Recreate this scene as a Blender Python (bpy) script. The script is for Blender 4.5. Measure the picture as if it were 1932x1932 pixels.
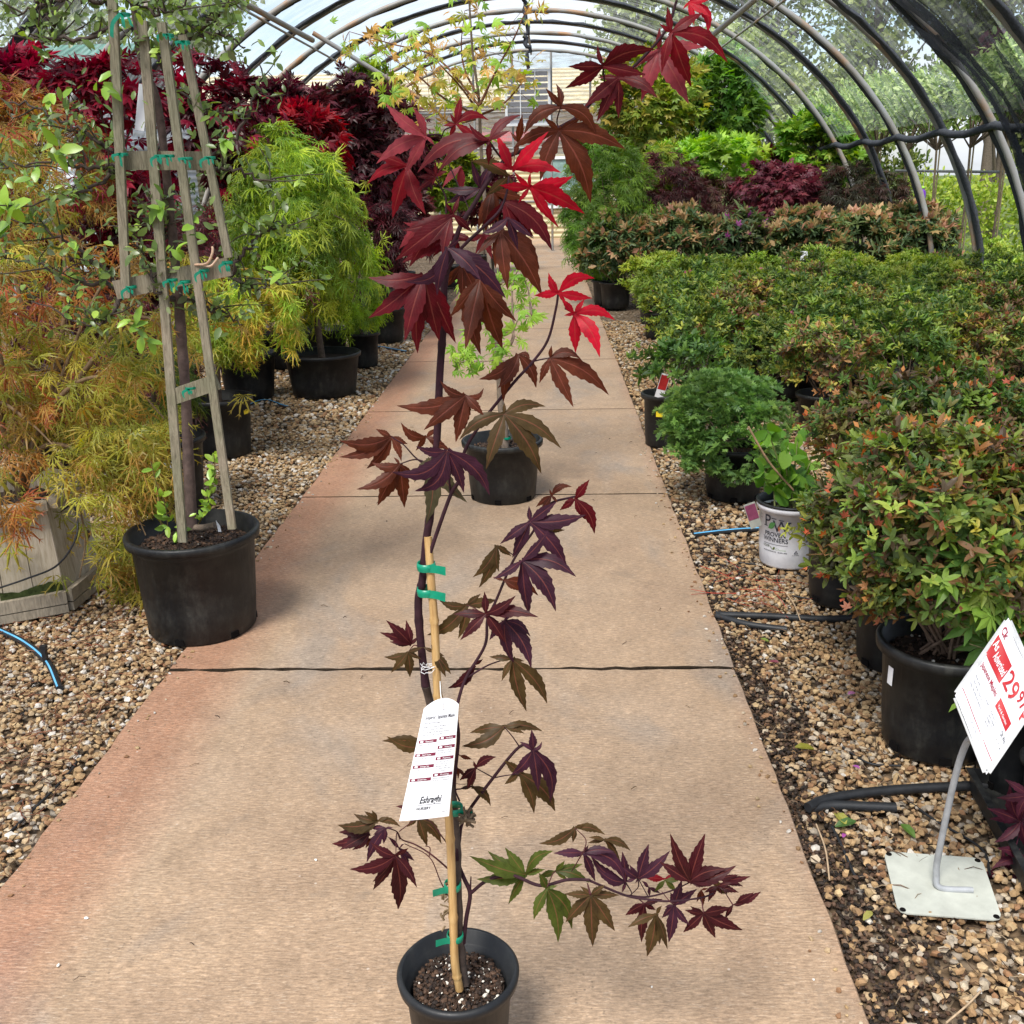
import bpy, math, random
import numpy as np
from mathutils import Vector, Matrix
for o in list(bpy.data.objects): bpy.data.objects.remove(o)
SC = bpy.context.scene
COL = SC.collection
# ---------------------------------------------------------------- camera
H = 1.45; PITCH = math.radians(18.0); YAW = math.radians(2.25); ROLL = math.radians(1.25)
F = 1932.0                                    # focal length in pixels of a 1932 px wide picture
cam = bpy.data.cameras.new('camera'); camo = bpy.data.objects.new('camera', cam); COL.objects.link(camo)
cam.sensor_width = 36; cam.lens = 36.0; cam.clip_end = 500; cam.clip_start = 0.05
RM = Matrix.Rotation(YAW, 3, 'Z') @ Matrix.Rotation(math.pi/2-PITCH, 3, 'X') @ Matrix.Rotation(-ROLL, 3, 'Z')
camo.matrix_world = Matrix.Translation((0, 0, H)) @ RM.to_4x4()
SC.camera = camo
R3 = np.array(RM)
CAMP = np.array([0, 0, H])
def ray(px, py): return R3 @ np.array([(px-966)/F, (966-py)/F, -1.0])
def at(px, py, Y):                            # a picture point at distance Y down the path
    d = ray(px, py); return CAMP + d*(Y/d[1])
def gz(px, py, z=0.0):                        # a picture point on the level z
    d = ray(px, py); return CAMP + d*((z-H)/d[2])
# ---------------------------------------------------------------- sky and sun
w = bpy.data.worlds.new('World'); SC.world = w; w.use_nodes = True
nt = w.node_tree; nt.nodes.clear()
def N(nt, t, **k):
    n = nt.nodes.new(t)
    for a, b in k.items():
        if a.startswith('i_'): n.inputs[a[2:].replace('_', ' ')].default_value = b
        else: setattr(n, a, b)
    return n
out = N(nt, 'ShaderNodeOutputWorld'); bg = N(nt, 'ShaderNodeBackground')
sky = N(nt, 'ShaderNodeTexSky', sky_type='NISHITA', sun_disc=False)
SUN_EL, SUN_ROT = math.radians(58), math.radians(205)
sky.sun_elevation = SUN_EL; sky.sun_rotation = SUN_ROT; sky.air_density = 1.0; sky.dust_density = 1.5
tc = N(nt, 'ShaderNodeTexCoord'); mp = N(nt, 'ShaderNodeMapping'); mp.inputs['Scale'].default_value = (1.2, 1.2, 4.0)
nz = N(nt, 'ShaderNodeTexNoise'); nz.inputs['Scale'].default_value = 2.6; nz.inputs['Detail'].default_value = 7; nz.inputs['Roughness'].default_value = .55
cr = N(nt, 'ShaderNodeValToRGB'); cr.color_ramp.elements[0].position = .36; cr.color_ramp.elements[1].position = .6
mx = N(nt, 'ShaderNodeMix', data_type='RGBA')
L = nt.links.new
L(tc.outputs['Generated'], mp.inputs[0]); L(mp.outputs[0], nz.inputs['Vector']); L(nz.outputs['Fac'], cr.inputs[0]); L(cr.outputs[0], mx.inputs[0])
L(sky.outputs[0], mx.inputs[6]); mx.inputs[7].default_value = (4.7, 4.95, 5.4, 1)
L(mx.outputs[2], bg.inputs[0]); bg.inputs[1].default_value = 0.1; L(bg.outputs[0], out.inputs[0])
sun = bpy.data.lights.new('sun', 'SUN'); sun.energy = 2.6; sun.angle = math.radians(18); sun.color = (1, .95, .88)
suno = bpy.data.objects.new('sun', sun); COL.objects.link(suno)
sd = Vector((math.sin(SUN_ROT)*math.cos(SUN_EL), math.cos(SUN_ROT)*math.cos(SUN_EL), math.sin(SUN_EL)))
suno.rotation_euler = sd.to_track_quat('Z', 'Y').to_euler(); suno.location = (0, 0, 12)
SC.view_settings.view_transform = 'Standard'; SC.view_settings.look = 'None'; SC.view_settings.exposure = 1.12; SC.view_settings.gamma = 1
SC.render.engine = 'CYCLES'
SC.cycles.transparent_max_bounces = 12; SC.cycles.max_bounces = 7; SC.cycles.diffuse_bounces = 4; SC.cycles.transmission_bounces = 4
# ---------------------------------------------------------------- helpers
rng = np.random.default_rng(7)
def nrm(v): v = np.asarray(v, float); return v/(np.linalg.norm(v, axis=-1, keepdims=True)+1e-12)
class MB:                                     # collects shapes, builds ONE mesh object
    def __init__(s): s.v = []; s.f = []; s.c = []; s.m = []; s.sm = []; s.n = 0; s.uv = []
    def add(s, v, f, col=(.5, .5, .5), mi=0, smooth=True, uv=None):
        v = np.asarray(v, float).reshape(-1, 3); f = np.asarray(f, int)
        s.v.append(v); s.f.append(f+s.n); s.n += len(v)
        c = np.asarray(col, float)
        if c.ndim == 1: c = np.tile(c, (len(v), 1))
        s.c.append(c); s.m.append(np.full(len(f), mi)); s.sm.append(np.full(len(f), smooth))
        s.uv.append(np.zeros((len(v), 2)) if uv is None else np.asarray(uv, float))
    def mesh(s, name, mats):
        V = np.concatenate(s.v); C = np.concatenate(s.c)
        lens = np.concatenate([np.full(len(f), f.shape[1]) for f in s.f]); loops = np.concatenate([f.ravel() for f in s.f])
        me = bpy.data.meshes.new(name)
        me.vertices.add(len(V)); me.vertices.foreach_set('co', V.astype(np.float32).ravel())
        me.loops.add(len(loops)); me.loops.foreach_set('vertex_index', loops.astype(np.int32))
        me.polygons.add(len(lens)); st = np.concatenate([[0], np.cumsum(lens)[:-1]])
        me.polygons.foreach_set('loop_start', st.astype(np.int32))
        if not isinstance(mats, (list, tuple)): mats = [mats]
        for m in mats: me.materials.append(m)
        me.polygons.foreach_set('material_index', np.concatenate(s.m).astype(np.int32))
        me.polygons.foreach_set('use_smooth', np.concatenate(s.sm))
        ca = me.color_attributes.new('Col', 'FLOAT_COLOR', 'POINT')
        ca.data.foreach_set('color', np.concatenate([C, np.ones((len(C), 1))], 1).astype(np.float32).ravel())
        U = np.concatenate(s.uv)
        if np.any(U):
            ul = me.uv_layers.new(name='UVMap'); ul.data.foreach_set('uv', U[loops].astype(np.float32).ravel())
        me.update(calc_edges=True); me.validate()
        return me
    def build(s, name, mats, parent=None, loc=None):
        o = bpy.data.objects.new(name, s.mesh(name, mats)); COL.objects.link(o)
        if parent is not None: o.parent = parent
        if loc is not None: o.location = loc
        return o
def tag(o, label=None, cat=None, group=None, kind=None):
    if label: o['label'] = label
    if cat: o['category'] = cat
    if group: o['group'] = group
    if kind: o['kind'] = kind
    return o
def thing(name, label, cat, loc, group=None):
    o = bpy.data.objects.new(name, None); COL.objects.link(o); o.location = Vector(loc); o.empty_display_size = .1
    return tag(o, label, cat, group)
def copy_tree(o, loc=None, rz=0, sc=1, label=None, parent=None):
    c = o.copy(); COL.objects.link(c)
    if parent is not None: c.parent = parent
    for ch in list(o.children): copy_tree(ch, parent=c)
    if loc is not None: c.location = Vector(loc); c.rotation_euler = (0, 0, rz); c.scale = (sc, sc, sc)
    if label: c['label'] = label
    return c
def tube(mb, pts, r, sides=6, col=(.5, .5, .5), mi=0, cap=True, smooth=True):
    P = np.asarray(pts, float); n = len(P); r = np.broadcast_to(np.asarray(r, float), (n,))
    T = np.gradient(P, axis=0); T = nrm(T)
    ref = np.array([0, 0, 1.]) if abs(T[0][2]) < .9 else np.array([1., 0, 0])
    a = nrm(np.cross(ref, T[0])); A = []
    for i in range(n):
        a = a - T[i]*np.dot(a, T[i]); a = a/(np.linalg.norm(a)+1e-9); A.append(a)
    A = np.array(A); B = np.cross(T, A); th = np.linspace(0, 2*math.pi, sides, endpoint=False)
    V = P[:, None, :] + r[:, None, None]*(np.cos(th)[None, :, None]*A[:, None, :]+np.sin(th)[None, :, None]*B[:, None, :])
    V = V.reshape(-1, 3); i = np.arange(n-1)[:, None]*sides; j = np.arange(sides)[None, :]; k = (j+1) % sides
    Fq = np.stack([i+j, i+k, i+sides+k, i+sides+j], -1).reshape(-1, 4)
    mb.add(V, Fq, col, mi, smooth)
    if cap:
        for e, q in ((0, -1), (n-1, 1)):
            ring = V[e*sides:(e+1)*sides]; c = ring.mean(0)
            ff = [[0, 1+(t+1) % sides, 1+t] if q < 0 else [0, 1+t, 1+(t+1) % sides] for t in range(sides)]
            mb.add(np.vstack([c, ring]), ff, col, mi, False)
def curve(pts, n=12):                          # Catmull-Rom through points
    P = np.asarray(pts, float)
    if len(P) == 2: return P[0]+(P[1]-P[0])*np.linspace(0, 1, n)[:, None]
    Q = np.vstack([2*P[0]-P[1], P, 2*P[-1]-P[-2]]); o = []
    m = max(2, n//(len(P)-1)+1)
    for i in range(1, len(Q)-2):
        t = np.linspace(0, 1, m, endpoint=(i == len(Q)-3))[:, None]; a, b, c, d = Q[i-1:i+3]
        o.append(.5*((2*b)+(-a+c)*t+(2*a-5*b+4*c-d)*t**2+(-a+3*b-3*c+d)*t**3))
    return np.vstack(o)
def lathe(mb, prof, sides=48, col=(.5, .5, .5), mi=0, c=(0, 0, 0), smooth=True, jag=None):
    prof = np.asarray(prof, float); th = np.linspace(0, 2*math.pi, sides, endpoint=False)
    V = np.stack([prof[:, None, 0]*np.cos(th), prof[:, None, 0]*np.sin(th), np.repeat(prof[:, None, 1], sides, 1)], -1)
    V = V.reshape(-1, 3)+np.asarray(c); n = len(prof); i = np.arange(n-1)[:, None]*sides; j = np.arange(sides)[None, :]; k = (j+1) % sides
    mb.add(V, np.stack([i+j, i+k, i+sides+k, i+sides+j], -1).reshape(-1, 4), col, mi, smooth)
def box(mb, c, s, rot=None, col=(.5, .5, .5), mi=0):
    v = np.array([[x, y, z] for x in (-.5, .5) for y in (-.5, .5) for z in (-.5, .5)])*np.asarray(s, float)
    if rot is not None: v = v @ np.asarray(rot).T
    mb.add(v+np.asarray(c), [[0, 1, 3, 2], [4, 6, 7, 5], [0, 4, 5, 1], [2, 3, 7, 6], [0, 2, 6, 4], [1, 5, 7, 3]], col, mi, False)
def plank(mb, a, b, w, t, face=(0, -1, 0), col=(.5, .5, .5), mi=0):   # board from a to b, wide w, thick t, broad side towards face
    a = np.asarray(a, float); b = np.asarray(b, float); d = nrm(b-a); f = np.asarray(face, float); f = nrm(f-d*np.dot(f, d)); s = np.cross(d, f)
    box(mb, (a+b)/2, (np.linalg.norm(b-a), w, t), np.stack([d, s, f], 1), col, mi)
class Noise:
    def __init__(s, f, n=10, seed=0):
        r = np.random.default_rng(seed); s.k = nrm(r.normal(size=(n, 3)))*f*r.uniform(.6, 1.6, (n, 1)); s.p = r.uniform(0, 6.28, n)
    def __call__(s, P): return np.cos(np.asarray(P) @ s.k.T + s.p).sum(-1)/math.sqrt(len(s.p))
# ---------------------------------------------------------------- materials
def mat(name, rough=.6, spec=.5):
    m = bpy.data.materials.new(name); m.use_nodes = True; t = m.node_tree; b = t.nodes['Principled BSDF']
    b.inputs['Roughness'].default_value = rough; b.inputs['Specular IOR Level'].default_value = spec
    return m, t, b
def lk(t, a, b): t.links.new(a, b)
def noise(t, scale, detail=4, rough=.6, coord='Object', mscale=None, dist=0):
    c = N(t, 'ShaderNodeTexCoord'); m = N(t, 'ShaderNodeMapping'); n = N(t, 'ShaderNodeTexNoise')
    n.inputs['Scale'].default_value = scale; n.inputs['Detail'].default_value = detail; n.inputs['Roughness'].default_value = rough; n.inputs['Distortion'].default_value = dist
    if mscale: m.inputs['Scale'].default_value = mscale
    lk(t, c.outputs[coord], m.inputs[0]); lk(t, m.outputs[0], n.inputs['Vector']); return n
def ramp(t, src, stops):
    r = N(t, 'ShaderNodeValToRGB'); e = r.color_ramp.elements
    while len(e) < len(stops): e.new(.5)
    for i, (p, c) in enumerate(stops): e[i].position = p; e[i].color = (c if len(c) == 4 else (*c, 1)) if hasattr(c, '__len__') else (c, c, c, 1)
    lk(t, src, r.inputs[0]); return r
def mixc(t, fac, a, b, mode='MIX'):
    m = N(t, 'ShaderNodeMix', data_type='RGBA', blend_type=mode)
    for sock, v in ((0, fac), (6, a), (7, b)):
        if hasattr(v, 'is_linked') or hasattr(v, 'links'): lk(t, v, m.inputs[sock])
        elif sock == 0: m.inputs[0].default_value = v
        else: m.inputs[sock].default_value = (*v, 1) if len(v) == 3 else v
    return m.outputs[2]
def bump(t, b, h, strength=.5, dist=.01):
    n = N(t, 'ShaderNodeBump'); n.inputs['Strength'].default_value = strength; n.inputs['Distance'].default_value = dist
    lk(t, h, n.inputs['Height']); lk(t, n.outputs[0], b.inputs['Normal']); return n
def leaf_mat(name, rough=.45, trans=.35, spec=.35, veins=False, rnd=.25):
    m, t, b = mat(name, rough, spec); a = N(t, 'ShaderNodeVertexColor', layer_name='Col')
    col = a.outputs[0]
    if rnd:
        oi = N(t, 'ShaderNodeObjectInfo'); mr = N(t, 'ShaderNodeMapRange'); mr.inputs[3].default_value = 1-rnd; mr.inputs[4].default_value = 1+rnd
        lk(t, oi.outputs['Random'], mr.inputs[0]); hs = N(t, 'ShaderNodeHueSaturation'); lk(t, mr.outputs[0], hs.inputs['Value']); lk(t, col, hs.inputs['Color']); col = hs.outputs[0]
    if veins:
        uv = N(t, 'ShaderNodeUVMap', uv_map='UVMap'); sp = N(t, 'ShaderNodeSeparateXYZ'); lk(t, uv.outputs[0], sp.inputs[0])
        def M(op, a_, b_=None):
            n = N(t, 'ShaderNodeMath', operation=op)
            for i, v in enumerate((a_, b_)):
                if v is None: continue
                if hasattr(v, 'links'): lk(t, v, n.inputs[i])
                else: n.inputs[i].default_value = v
            return n.outputs[0]
        ab = M('ABSOLUTE', M('SUBTRACT', sp.outputs[0], .5))
        mid = M('LESS_THAN', ab, .035)
        sv = M('FRACT', M('SUBTRACT', M('MULTIPLY', sp.outputs[1], 11.0), M('MULTIPLY', ab, 5.0)))
        side = M('LESS_THAN', sv, .09)
        nz_ = noise(t, 55, 3); mo = ramp(t, nz_.outputs[0], [(.35, .72), (.7, 1.25)])
        col = mixc(t, 1.0, col, mo.outputs[0], 'MULTIPLY')
        col = mixc(t, M('MULTIPLY', mid, .32), col, (.38, .11, .08))
        col = mixc(t, M('MULTIPLY', side, .10), col, (.35, .12, .10))
        hgt = M('ADD', M('MULTIPLY', M('SMOOTH_MIN', sv, .3), 1.0), M('MULTIPLY', M('MINIMUM', ab, .08), -8.0))
        bump(t, b, sv, .22, .003)
    lk(t, col, b.inputs['Base Color'])
    tr = N(t, 'ShaderNodeBsdfTranslucent'); ms = N(t, 'ShaderNodeMixShader'); ms.inputs[0].default_value = trans
    hs2 = N(t, 'ShaderNodeHueSaturation'); hs2.inputs['Saturation'].default_value = 1.15; hs2.inputs['Value'].default_value = 1.5; lk(t, col, hs2.inputs['Color'])
    lk(t, hs2.outputs[0], tr.inputs[0]); lk(t, b.outputs[0], ms.inputs[1]); lk(t, tr.outputs[0], ms.inputs[2])
    lk(t, ms.outputs[0], t.nodes['Material Output'].inputs[0]); return m
LEAF = leaf_mat('foliage'); GLOSSLEAF = leaf_mat('glossy_foliage', .33, .22, .5)
HERO = leaf_mat('maple_leaf', .42, .38, .16, veins=True, rnd=0)
def simple(name, col, rough=.6, var=.25, scale=30, bumpd=.002, spec=.4, detail=5, mscale=None):
    m, t, b = mat(name, rough, spec); n = noise(t, scale, detail, .65, 'Object', mscale)
    c0 = tuple(x*(1-var) for x in col); c1 = tuple(min(1, x*(1+var)) for x in col)
    r = ramp(t, n.outputs[0], [(.3, c0), (.7, c1)]); lk(t, r.outputs[0], b.inputs['Base Color'])
    if bumpd: bump(t, b, n.outputs[0], .6, bumpd)
    return m
def vmat(name, rough=.7, spec=.3, var=.3, scale=60):
    m, t, b = mat(name, rough, spec); a = N(t, 'ShaderNodeVertexColor', layer_name='Col'); n = noise(t, scale, 4)
    r = ramp(t, n.outputs[0], [(.3, 1-var), (.7, 1+var)]); lk(t, mixc(t, 1.0, a.outputs[0], r.outputs[0], 'MULTIPLY'), b.inputs['Base Color'])
    bump(t, b, n.outputs[0], .5, .003); return m
VCOL = vmat('tinted_matte'); BARK = vmat('bark', .8, .25, .35, 45)
# black nursery plastic: scuffed, dusty, faint vertical scratches
def pot_plastic(name, base=(.007, .0075, .009), dust=(.060, .060, .052)):
    m, t, b = mat(name, .42, .35); n = noise(t, 7, 9, .75); n2 = noise(t, 30, 6, .75, 'Object', (1, 1, .25))
    r = ramp(t, n.outputs[0], [(.44, 0.05), (.62, .95)]); r2 = ramp(t, n2.outputs[0], [(.45, .25), (.75, 1.0)])
    f = mixc(t, 1.0, r.outputs[0], r2.outputs[0], 'MULTIPLY')
    lk(t, mixc(t, f, base, dust), b.inputs['Base Color'])
    rr = ramp(t, n2.outputs[0], [(.3, .36), (.75, .62)]); lk(t, rr.outputs[0], b.inputs['Roughness']); bump(t, b, n2.outputs[0], .15, .002); return m
POT = pot_plastic('black_pot_plastic'); POTG = pot_plastic('grey_black_plastic', (.010, .011, .013), (.05, .05, .047))
SOIL = simple('potting_soil', (.035, .02, .013), .95, .6, 120, .01, .2)
WOODG, _t, _b = mat('weathered_lath', .8, .25)
_n = noise(_t, 22, 7, .7, 'Object', (7, 7, .7), 1.0); _r = ramp(_t, _n.outputs[0], [(.28, (.10, .085, .062)), (.5, (.27, .235, .18)), (.75, (.40, .36, .29))])
_n2 = noise(_t, 5, 3); _r2 = ramp(_t, _n2.outputs[0], [(.4, (.75, .8, .68)), (.65, (1.1, 1.05, 1.0))])
lk(_t, mixc(_t, 1.0, _r.outputs[0], _r2.outputs[0], 'MULTIPLY'), _b.inputs['Base Color']); bump(_t, _b, _n.outputs[0], .7, .004)
RIBBON = simple('green_tie_ribbon', (.0, .23, .13), .35, .25, 40, .001, .5)
HOSE = simple('black_hose', (.018, .019, .021), .5, .4, 25, .001, .4)
STRIPE = simple('blue_stripe', (.12, .42, .70), .5, .2, 20, 0)
WHITE = simple('white_card', (.78, .78, .80), .45, .04, 8, 0)
INK = simple('black_print', (.02, .02, .025), .5, .1, 10, 0)
GALV = simple('galvanized_steel', (.30, .31, .32), .42, .3, 18, .001, .6)
# ================================================================ SETTING
XL, XR = -1.205, .562                          # edges of the path
# check edges against the picture: done by unprojecting joints
# ground sheet
m, t, b = mat('gravel_bed', .95, .2)
v = N(t, 'ShaderNodeTexVoronoi'); v.inputs['Scale'].default_value = 42; c = N(t, 'ShaderNodeTexCoord'); lk(t, c.outputs['Object'], v.inputs['Vector'])
n = noise(t, 1.3, 5); r = ramp(t, v.outputs['Color'], [(.1, (.09, .06, .035)), (.45, (.20, .135, .08)), (.8, (.34, .26, .18)), (1, (.5, .46, .4))])
rr = ramp(t, v.outputs['Distance'], [(.0, 1.0), (.55, .8), (.85, .22)]); c1 = mixc(t, 1.0, r.outputs[0], rr.outputs[0], 'MULTIPLY')
r3 = ramp(t, n.outputs[0], [(.35, .6), (.65, 1.05)]); lk(t, mixc(t, 1.0, c1, r3.outputs[0], 'MULTIPLY'), b.inputs['Base Color'])
inv = N(t, 'ShaderNodeMath', operation='SUBTRACT'); inv.inputs[0].default_value = 1; lk(t, v.outputs['Distance'], inv.inputs[1]); bump(t, b, inv.outputs[0], 1.0, .012)
g = MB(); g.add([[-150, -30, -.03], [150, -30, -.03], [150, 300, -.03], [-150, 300, -.03]], [[0, 1, 2, 3]], smooth=False)
tag(g.build('ground', m), 'tan gravel ground on both sides of the concrete path', kind='structure')
# path: slabs with open joints
m, t, b = mat('broomed_concrete', .85, .25)
n1 = noise(t, 1.1, 6, .6); n2 = noise(t, 9, 6, .7); n3 = noise(t, 22, 7, .78, 'Object', (2.0, 8.5, 1)); n4 = noise(t, 150, 3, .7); n5 = noise(t, 2.2, 4, .6, 'Object', (1, .5, 1), .6)
base = ramp(t, n1.outputs[0], [(.3, (.32, .215, .14)), (.5, (.39, .27, .175)), (.7, (.44, .315, .215))])
c2 = mixc(t, ramp(t, n5.outputs[0], [(.52, 0.), (.66, .55)]).outputs[0], base.outputs[0], (.27, .235, .20))           # grey tracks
sp_ = N(t, 'ShaderNodeTexCoord'); sx = N(t, 'ShaderNodeSeparateXYZ'); lk(t, sp_.outputs['Object'], sx.inputs[0])
ed = N(t, 'ShaderNodeMath', operation='ABSOLUTE'); su = N(t, 'ShaderNodeMath', operation='ADD'); su.inputs[1].default_value = .20; lk(t, sx.outputs[0], su.inputs[0]); lk(t, su.outputs[0], ed.inputs[0])
ed2 = N(t, 'ShaderNodeMath', operation='ADD'); lk(t, ed.outputs[0], ed2.inputs[0]); nm = N(t, 'ShaderNodeMath', operation='MULTIPLY'); nm.inputs[1].default_value = .25; lk(t, n1.outputs[0], nm.inputs[0]); lk(t, nm.outputs[0], ed2.inputs[1])
edr = ramp(t, ed2.outputs[0], [(.84, 0.), (1.2, .68)])
c3 = mixc(t, edr.outputs[0], c2, (.36, .165, .095))                                                                     # rusty clay wash along the edges
st = ramp(t, n3.outputs[0], [(.35, .55), (.5, .97), (.63, 1.45)]); c4 = mixc(t, .85, c3, st.outputs[0], 'MULTIPLY')
ls_ = noise(t, 30, 4, .8, 'Object', (1.2, 9, 1)); c4 = mixc(t, ramp(t, ls_.outputs[0], [(.56, 0.), (.66, .55)]).outputs[0], c4, (.66, .53, .41)); c5 = mixc(t, 1.0, c4, ramp(t, n4.outputs[0], [(.3, .86), (.7, 1.14)]).outputs[0], 'MULTIPLY')
c6 = mixc(t, 1.0, c5, ramp(t, n2.outputs[0], [(.3, .84), (.7, 1.12)]).outputs[0], 'MULTIPLY')
vs = N(t, 'ShaderNodeTexVoronoi', feature='DISTANCE_TO_EDGE'); vs.inputs['Scale'].default_value = 2.3; nw = noise(t, 6, 4); av = N(t, 'ShaderNodeVectorMath', operation='ADD')
lk(t, sp_.outputs['Object'], av.inputs[0]); lk(t, nw.outputs['Color'], av.inputs[1]); lk(t, av.outputs[0], vs.inputs['Vector'])
v2 = N(t, 'ShaderNodeTexVoronoi'); v2.inputs['Scale'].default_value = 24; lk(t, sp_.outputs['Object'], v2.inputs['Vector'])
spk = ramp(t, v2.outputs['Distance'], [(.0, 1.), (.05, 1.), (.08, 0.)]); gate = ramp(t, noise(t, 3.5, 3).outputs[0], [(.52, 0.), (.6, .6)])
c7 = mixc(t, mixc(t, 1.0, spk.outputs[0], gate.outputs[0], 'MULTIPLY'), c6, (.62, .54, .46))
v3 = N(t, 'ShaderNodeTexVoronoi'); v3.inputs['Scale'].default_value = 5.1; lk(t, av.outputs[0], v3.inputs['Vector'])
c8 = mixc(t, ramp(t, v3.outputs['Distance'], [(.02, .55), (.05, 0.)]).outputs[0], c7, (.13, .11, .09))
v4 = N(t, 'ShaderNodeTexVoronoi'); v4.inputs['Scale'].default_value = 75; lk(t, sp_.outputs['Object'], v4.inputs['Vector']); pg = ramp(t, noise(t, 5, 4).outputs[0], [(.45, 0.), (.62, 1.)])
pit = mixc(t, 1.0, ramp(t, v4.outputs['Distance'], [(.10, .8), (.24, 0.)]).outputs[0], pg.outputs[0], 'MULTIPLY'); c8 = mixc(t, pit, c8, (.20, .145, .10))
ws = noise(t, 3.2, 7, .65, 'Object', None, 1.2); c8 = mixc(t, ramp(t, ws.outputs[0], [(.60, 0.), (.66, .35)]).outputs[0], c8, (.24, .18, .13)); lk(t, c8, b.inputs['Base Color']); bump(t, b, n3.outputs[0], .55, .004)
rough_r = ramp(t, n2.outputs[0], [(.3, .6), (.7, .9)]); lk(t, rough_r.outputs[0], b.inputs['Roughness'])
CONC = m
JY = [-1.55, .37]; 
jy0 = (gz(330, 1266)[1]+gz(1385, 1258)[1])/2; jy1 = (gz(570, 937)[1]+gz(1255, 932)[1])/2; jy2 = (gz(696, 776)[1]+gz(1195, 772)[1])/2; jy3 = (gz(765, 682)[1]+gz(1160, 678)[1])/2
step = (jy3-jy0)/3; print('joints', jy0, jy1, jy2, jy3, 'edges', gz(330, 1266)[0], gz(569, 937)[0], gz(1385, 1258)[0], gz(1255, 932)[0], gz(1195, 773)[0], gz(0, 1665)[0], gz(1640, 1932)[0])
ys = [jy0-2*step, jy0-step, jy0, jy1, jy2, jy3]+[jy3+step*k for k in range(1, 11)]
p = MB(); r_ = random.Random(3)
for i in range(len(ys)-1):
    gap = .015 if abs(ys[i]-jy0) < .01 else (.010 if abs(ys[i]-jy1) < .01 else .008); gap2 = .015 if abs(ys[i+1]-jy0) < .01 else (.010 if abs(ys[i+1]-jy1) < .01 else .008)
    a, b_ = ys[i]+gap/2+.002, ys[i+1]-gap2/2-.002; e = .006
    nx = 40; xs = np.linspace(XL, XR, nx); jf = np.array([r_.uniform(-1, 1) for _ in xs])*(.006 if gap > .013 else .0015); jb = np.array([r_.uniform(-1, 1) for _ in xs])*(.006 if gap2 > .013 else .0015)
    ny = 30; yy = np.linspace(0, 1, ny); el = np.array([r_.uniform(-1, 1) for _ in yy])*.004; er = np.array([r_.uniform(-1, 1) for _ in yy])*.004
    # top grid with slightly worn edges
    G = np.zeros((ny, nx, 3))
    for q, f in enumerate(yy):
        xx = xs.copy(); xx[0] += el[q]; xx[-1] += er[q]
        G[q, :, 0] = xx; G[q, :, 1] = (a+jf)*(1-f)+(b_+jb)*f; G[q, :, 2] = 0
    idx = np.arange(ny*nx).reshape(ny, nx); f4 = np.stack([idx[:-1, :-1], idx[:-1, 1:], idx[1:, 1:], idx[1:, :-1]], -1).reshape(-1, 4)
    p.add(G.reshape(-1, 3), f4, smooth=False)
    ring = np.concatenate([idx[0, :], idx[1:, -1], idx[-1, -2::-1], idx[-2:0:-1, 0]]); top = G.reshape(-1, 3)[ring]; c0 = np.array([(XL+XR)/2, (a+b_)/2, 0])
    lo1 = top+nrm((top-c0)*[1, 1, 0])*e*0+[0, 0, -.004]; out_ = np.sign(top-c0)*np.array([.004, .004, 0]); lo1 = top+out_+[0, 0, -.006]; lo2 = lo1+[0, 0, -.10]
    k = len(ring); q = np.arange(k); q2 = (q+1) % k
    cross = (q < nx-1) | ((q >= nx+ny-2) & (q < nx+ny-2+nx-1)); FA = np.stack([q, q+k, q2+k, q2], -1); FB_ = np.stack([q+k, q+2*k, q2+2*k, q2+k], -1); VV = np.vstack([top, lo1, lo2])
    p.add(VV, np.vstack([FA[~cross], FB_[~cross]]), smooth=False); p.add(VV, np.vstack([FA[cross], FB_[cross]]), mi=1, smooth=False)
JD = simple('joint_dirt', (.030, .021, .014), .95, .5, 60, .004, .1)
tag(p.build('path', [CONC, JD]), 'brushed tan concrete slab path running down the middle', kind='structure')
# dirt in the joints
mb = MB()
for y in ys:
    mb.add([[XL+.01, y-.03, -.028], [XR-.01, y-.03, -.028], [XR-.01, y+.03, -.028], [XL+.01, y+.03, -.028]], [[0, 1, 2, 3]], smooth=False)
tag(mb.build('joint_dirt', JD), 'dark dirt packed into the slab joints', kind='structure')
# ---- gravel stones: thousands of loose pebbles
def ico():
    f = (1+5**.5)/2; v = nrm(np.array([[-1, f, 0], [1, f, 0], [-1, -f, 0], [1, -f, 0], [0, -1, f], [0, 1, f], [0, -1, -f], [0, 1, -f], [f, 0, -1], [f, 0, 1], [-f, 0, -1], [-f, 0, 1]]))
    fc = np.array([[0, 11, 5], [0, 5, 1], [0, 1, 7], [0, 7, 10], [0, 10, 11], [1, 5, 9], [5, 11, 4], [11, 10, 2], [10, 7, 6], [7, 1, 8], [3, 9, 4], [3, 4, 2], [3, 2, 6], [3, 6, 8], [3, 8, 9], [4, 9, 5], [2, 4, 11], [6, 2, 10], [8, 6, 7], [9, 8, 1]])
    return v, fc
IV, IF = ico()
def rotz(a): c, s = np.cos(a), np.sin(a); z = np.zeros_like(a); o = np.ones_like(a); return np.stack([c, -s, z, s, c, z, z, z, o], -1).reshape(-1, 3, 3)
def randrot(n, r=rng):
    q = nrm(r.normal(size=(n, 4))); w_, x, y, z = q.T
    return np.stack([1-2*(y*y+z*z), 2*(x*y-z*w_), 2*(x*z+y*w_), 2*(x*y+z*w_), 1-2*(x*x+z*z), 2*(y*z-x*w_), 2*(x*z-y*w_), 2*(y*z+x*w_), 1-2*(x*x+y*y)], -1).reshape(-1, 3, 3)
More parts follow.
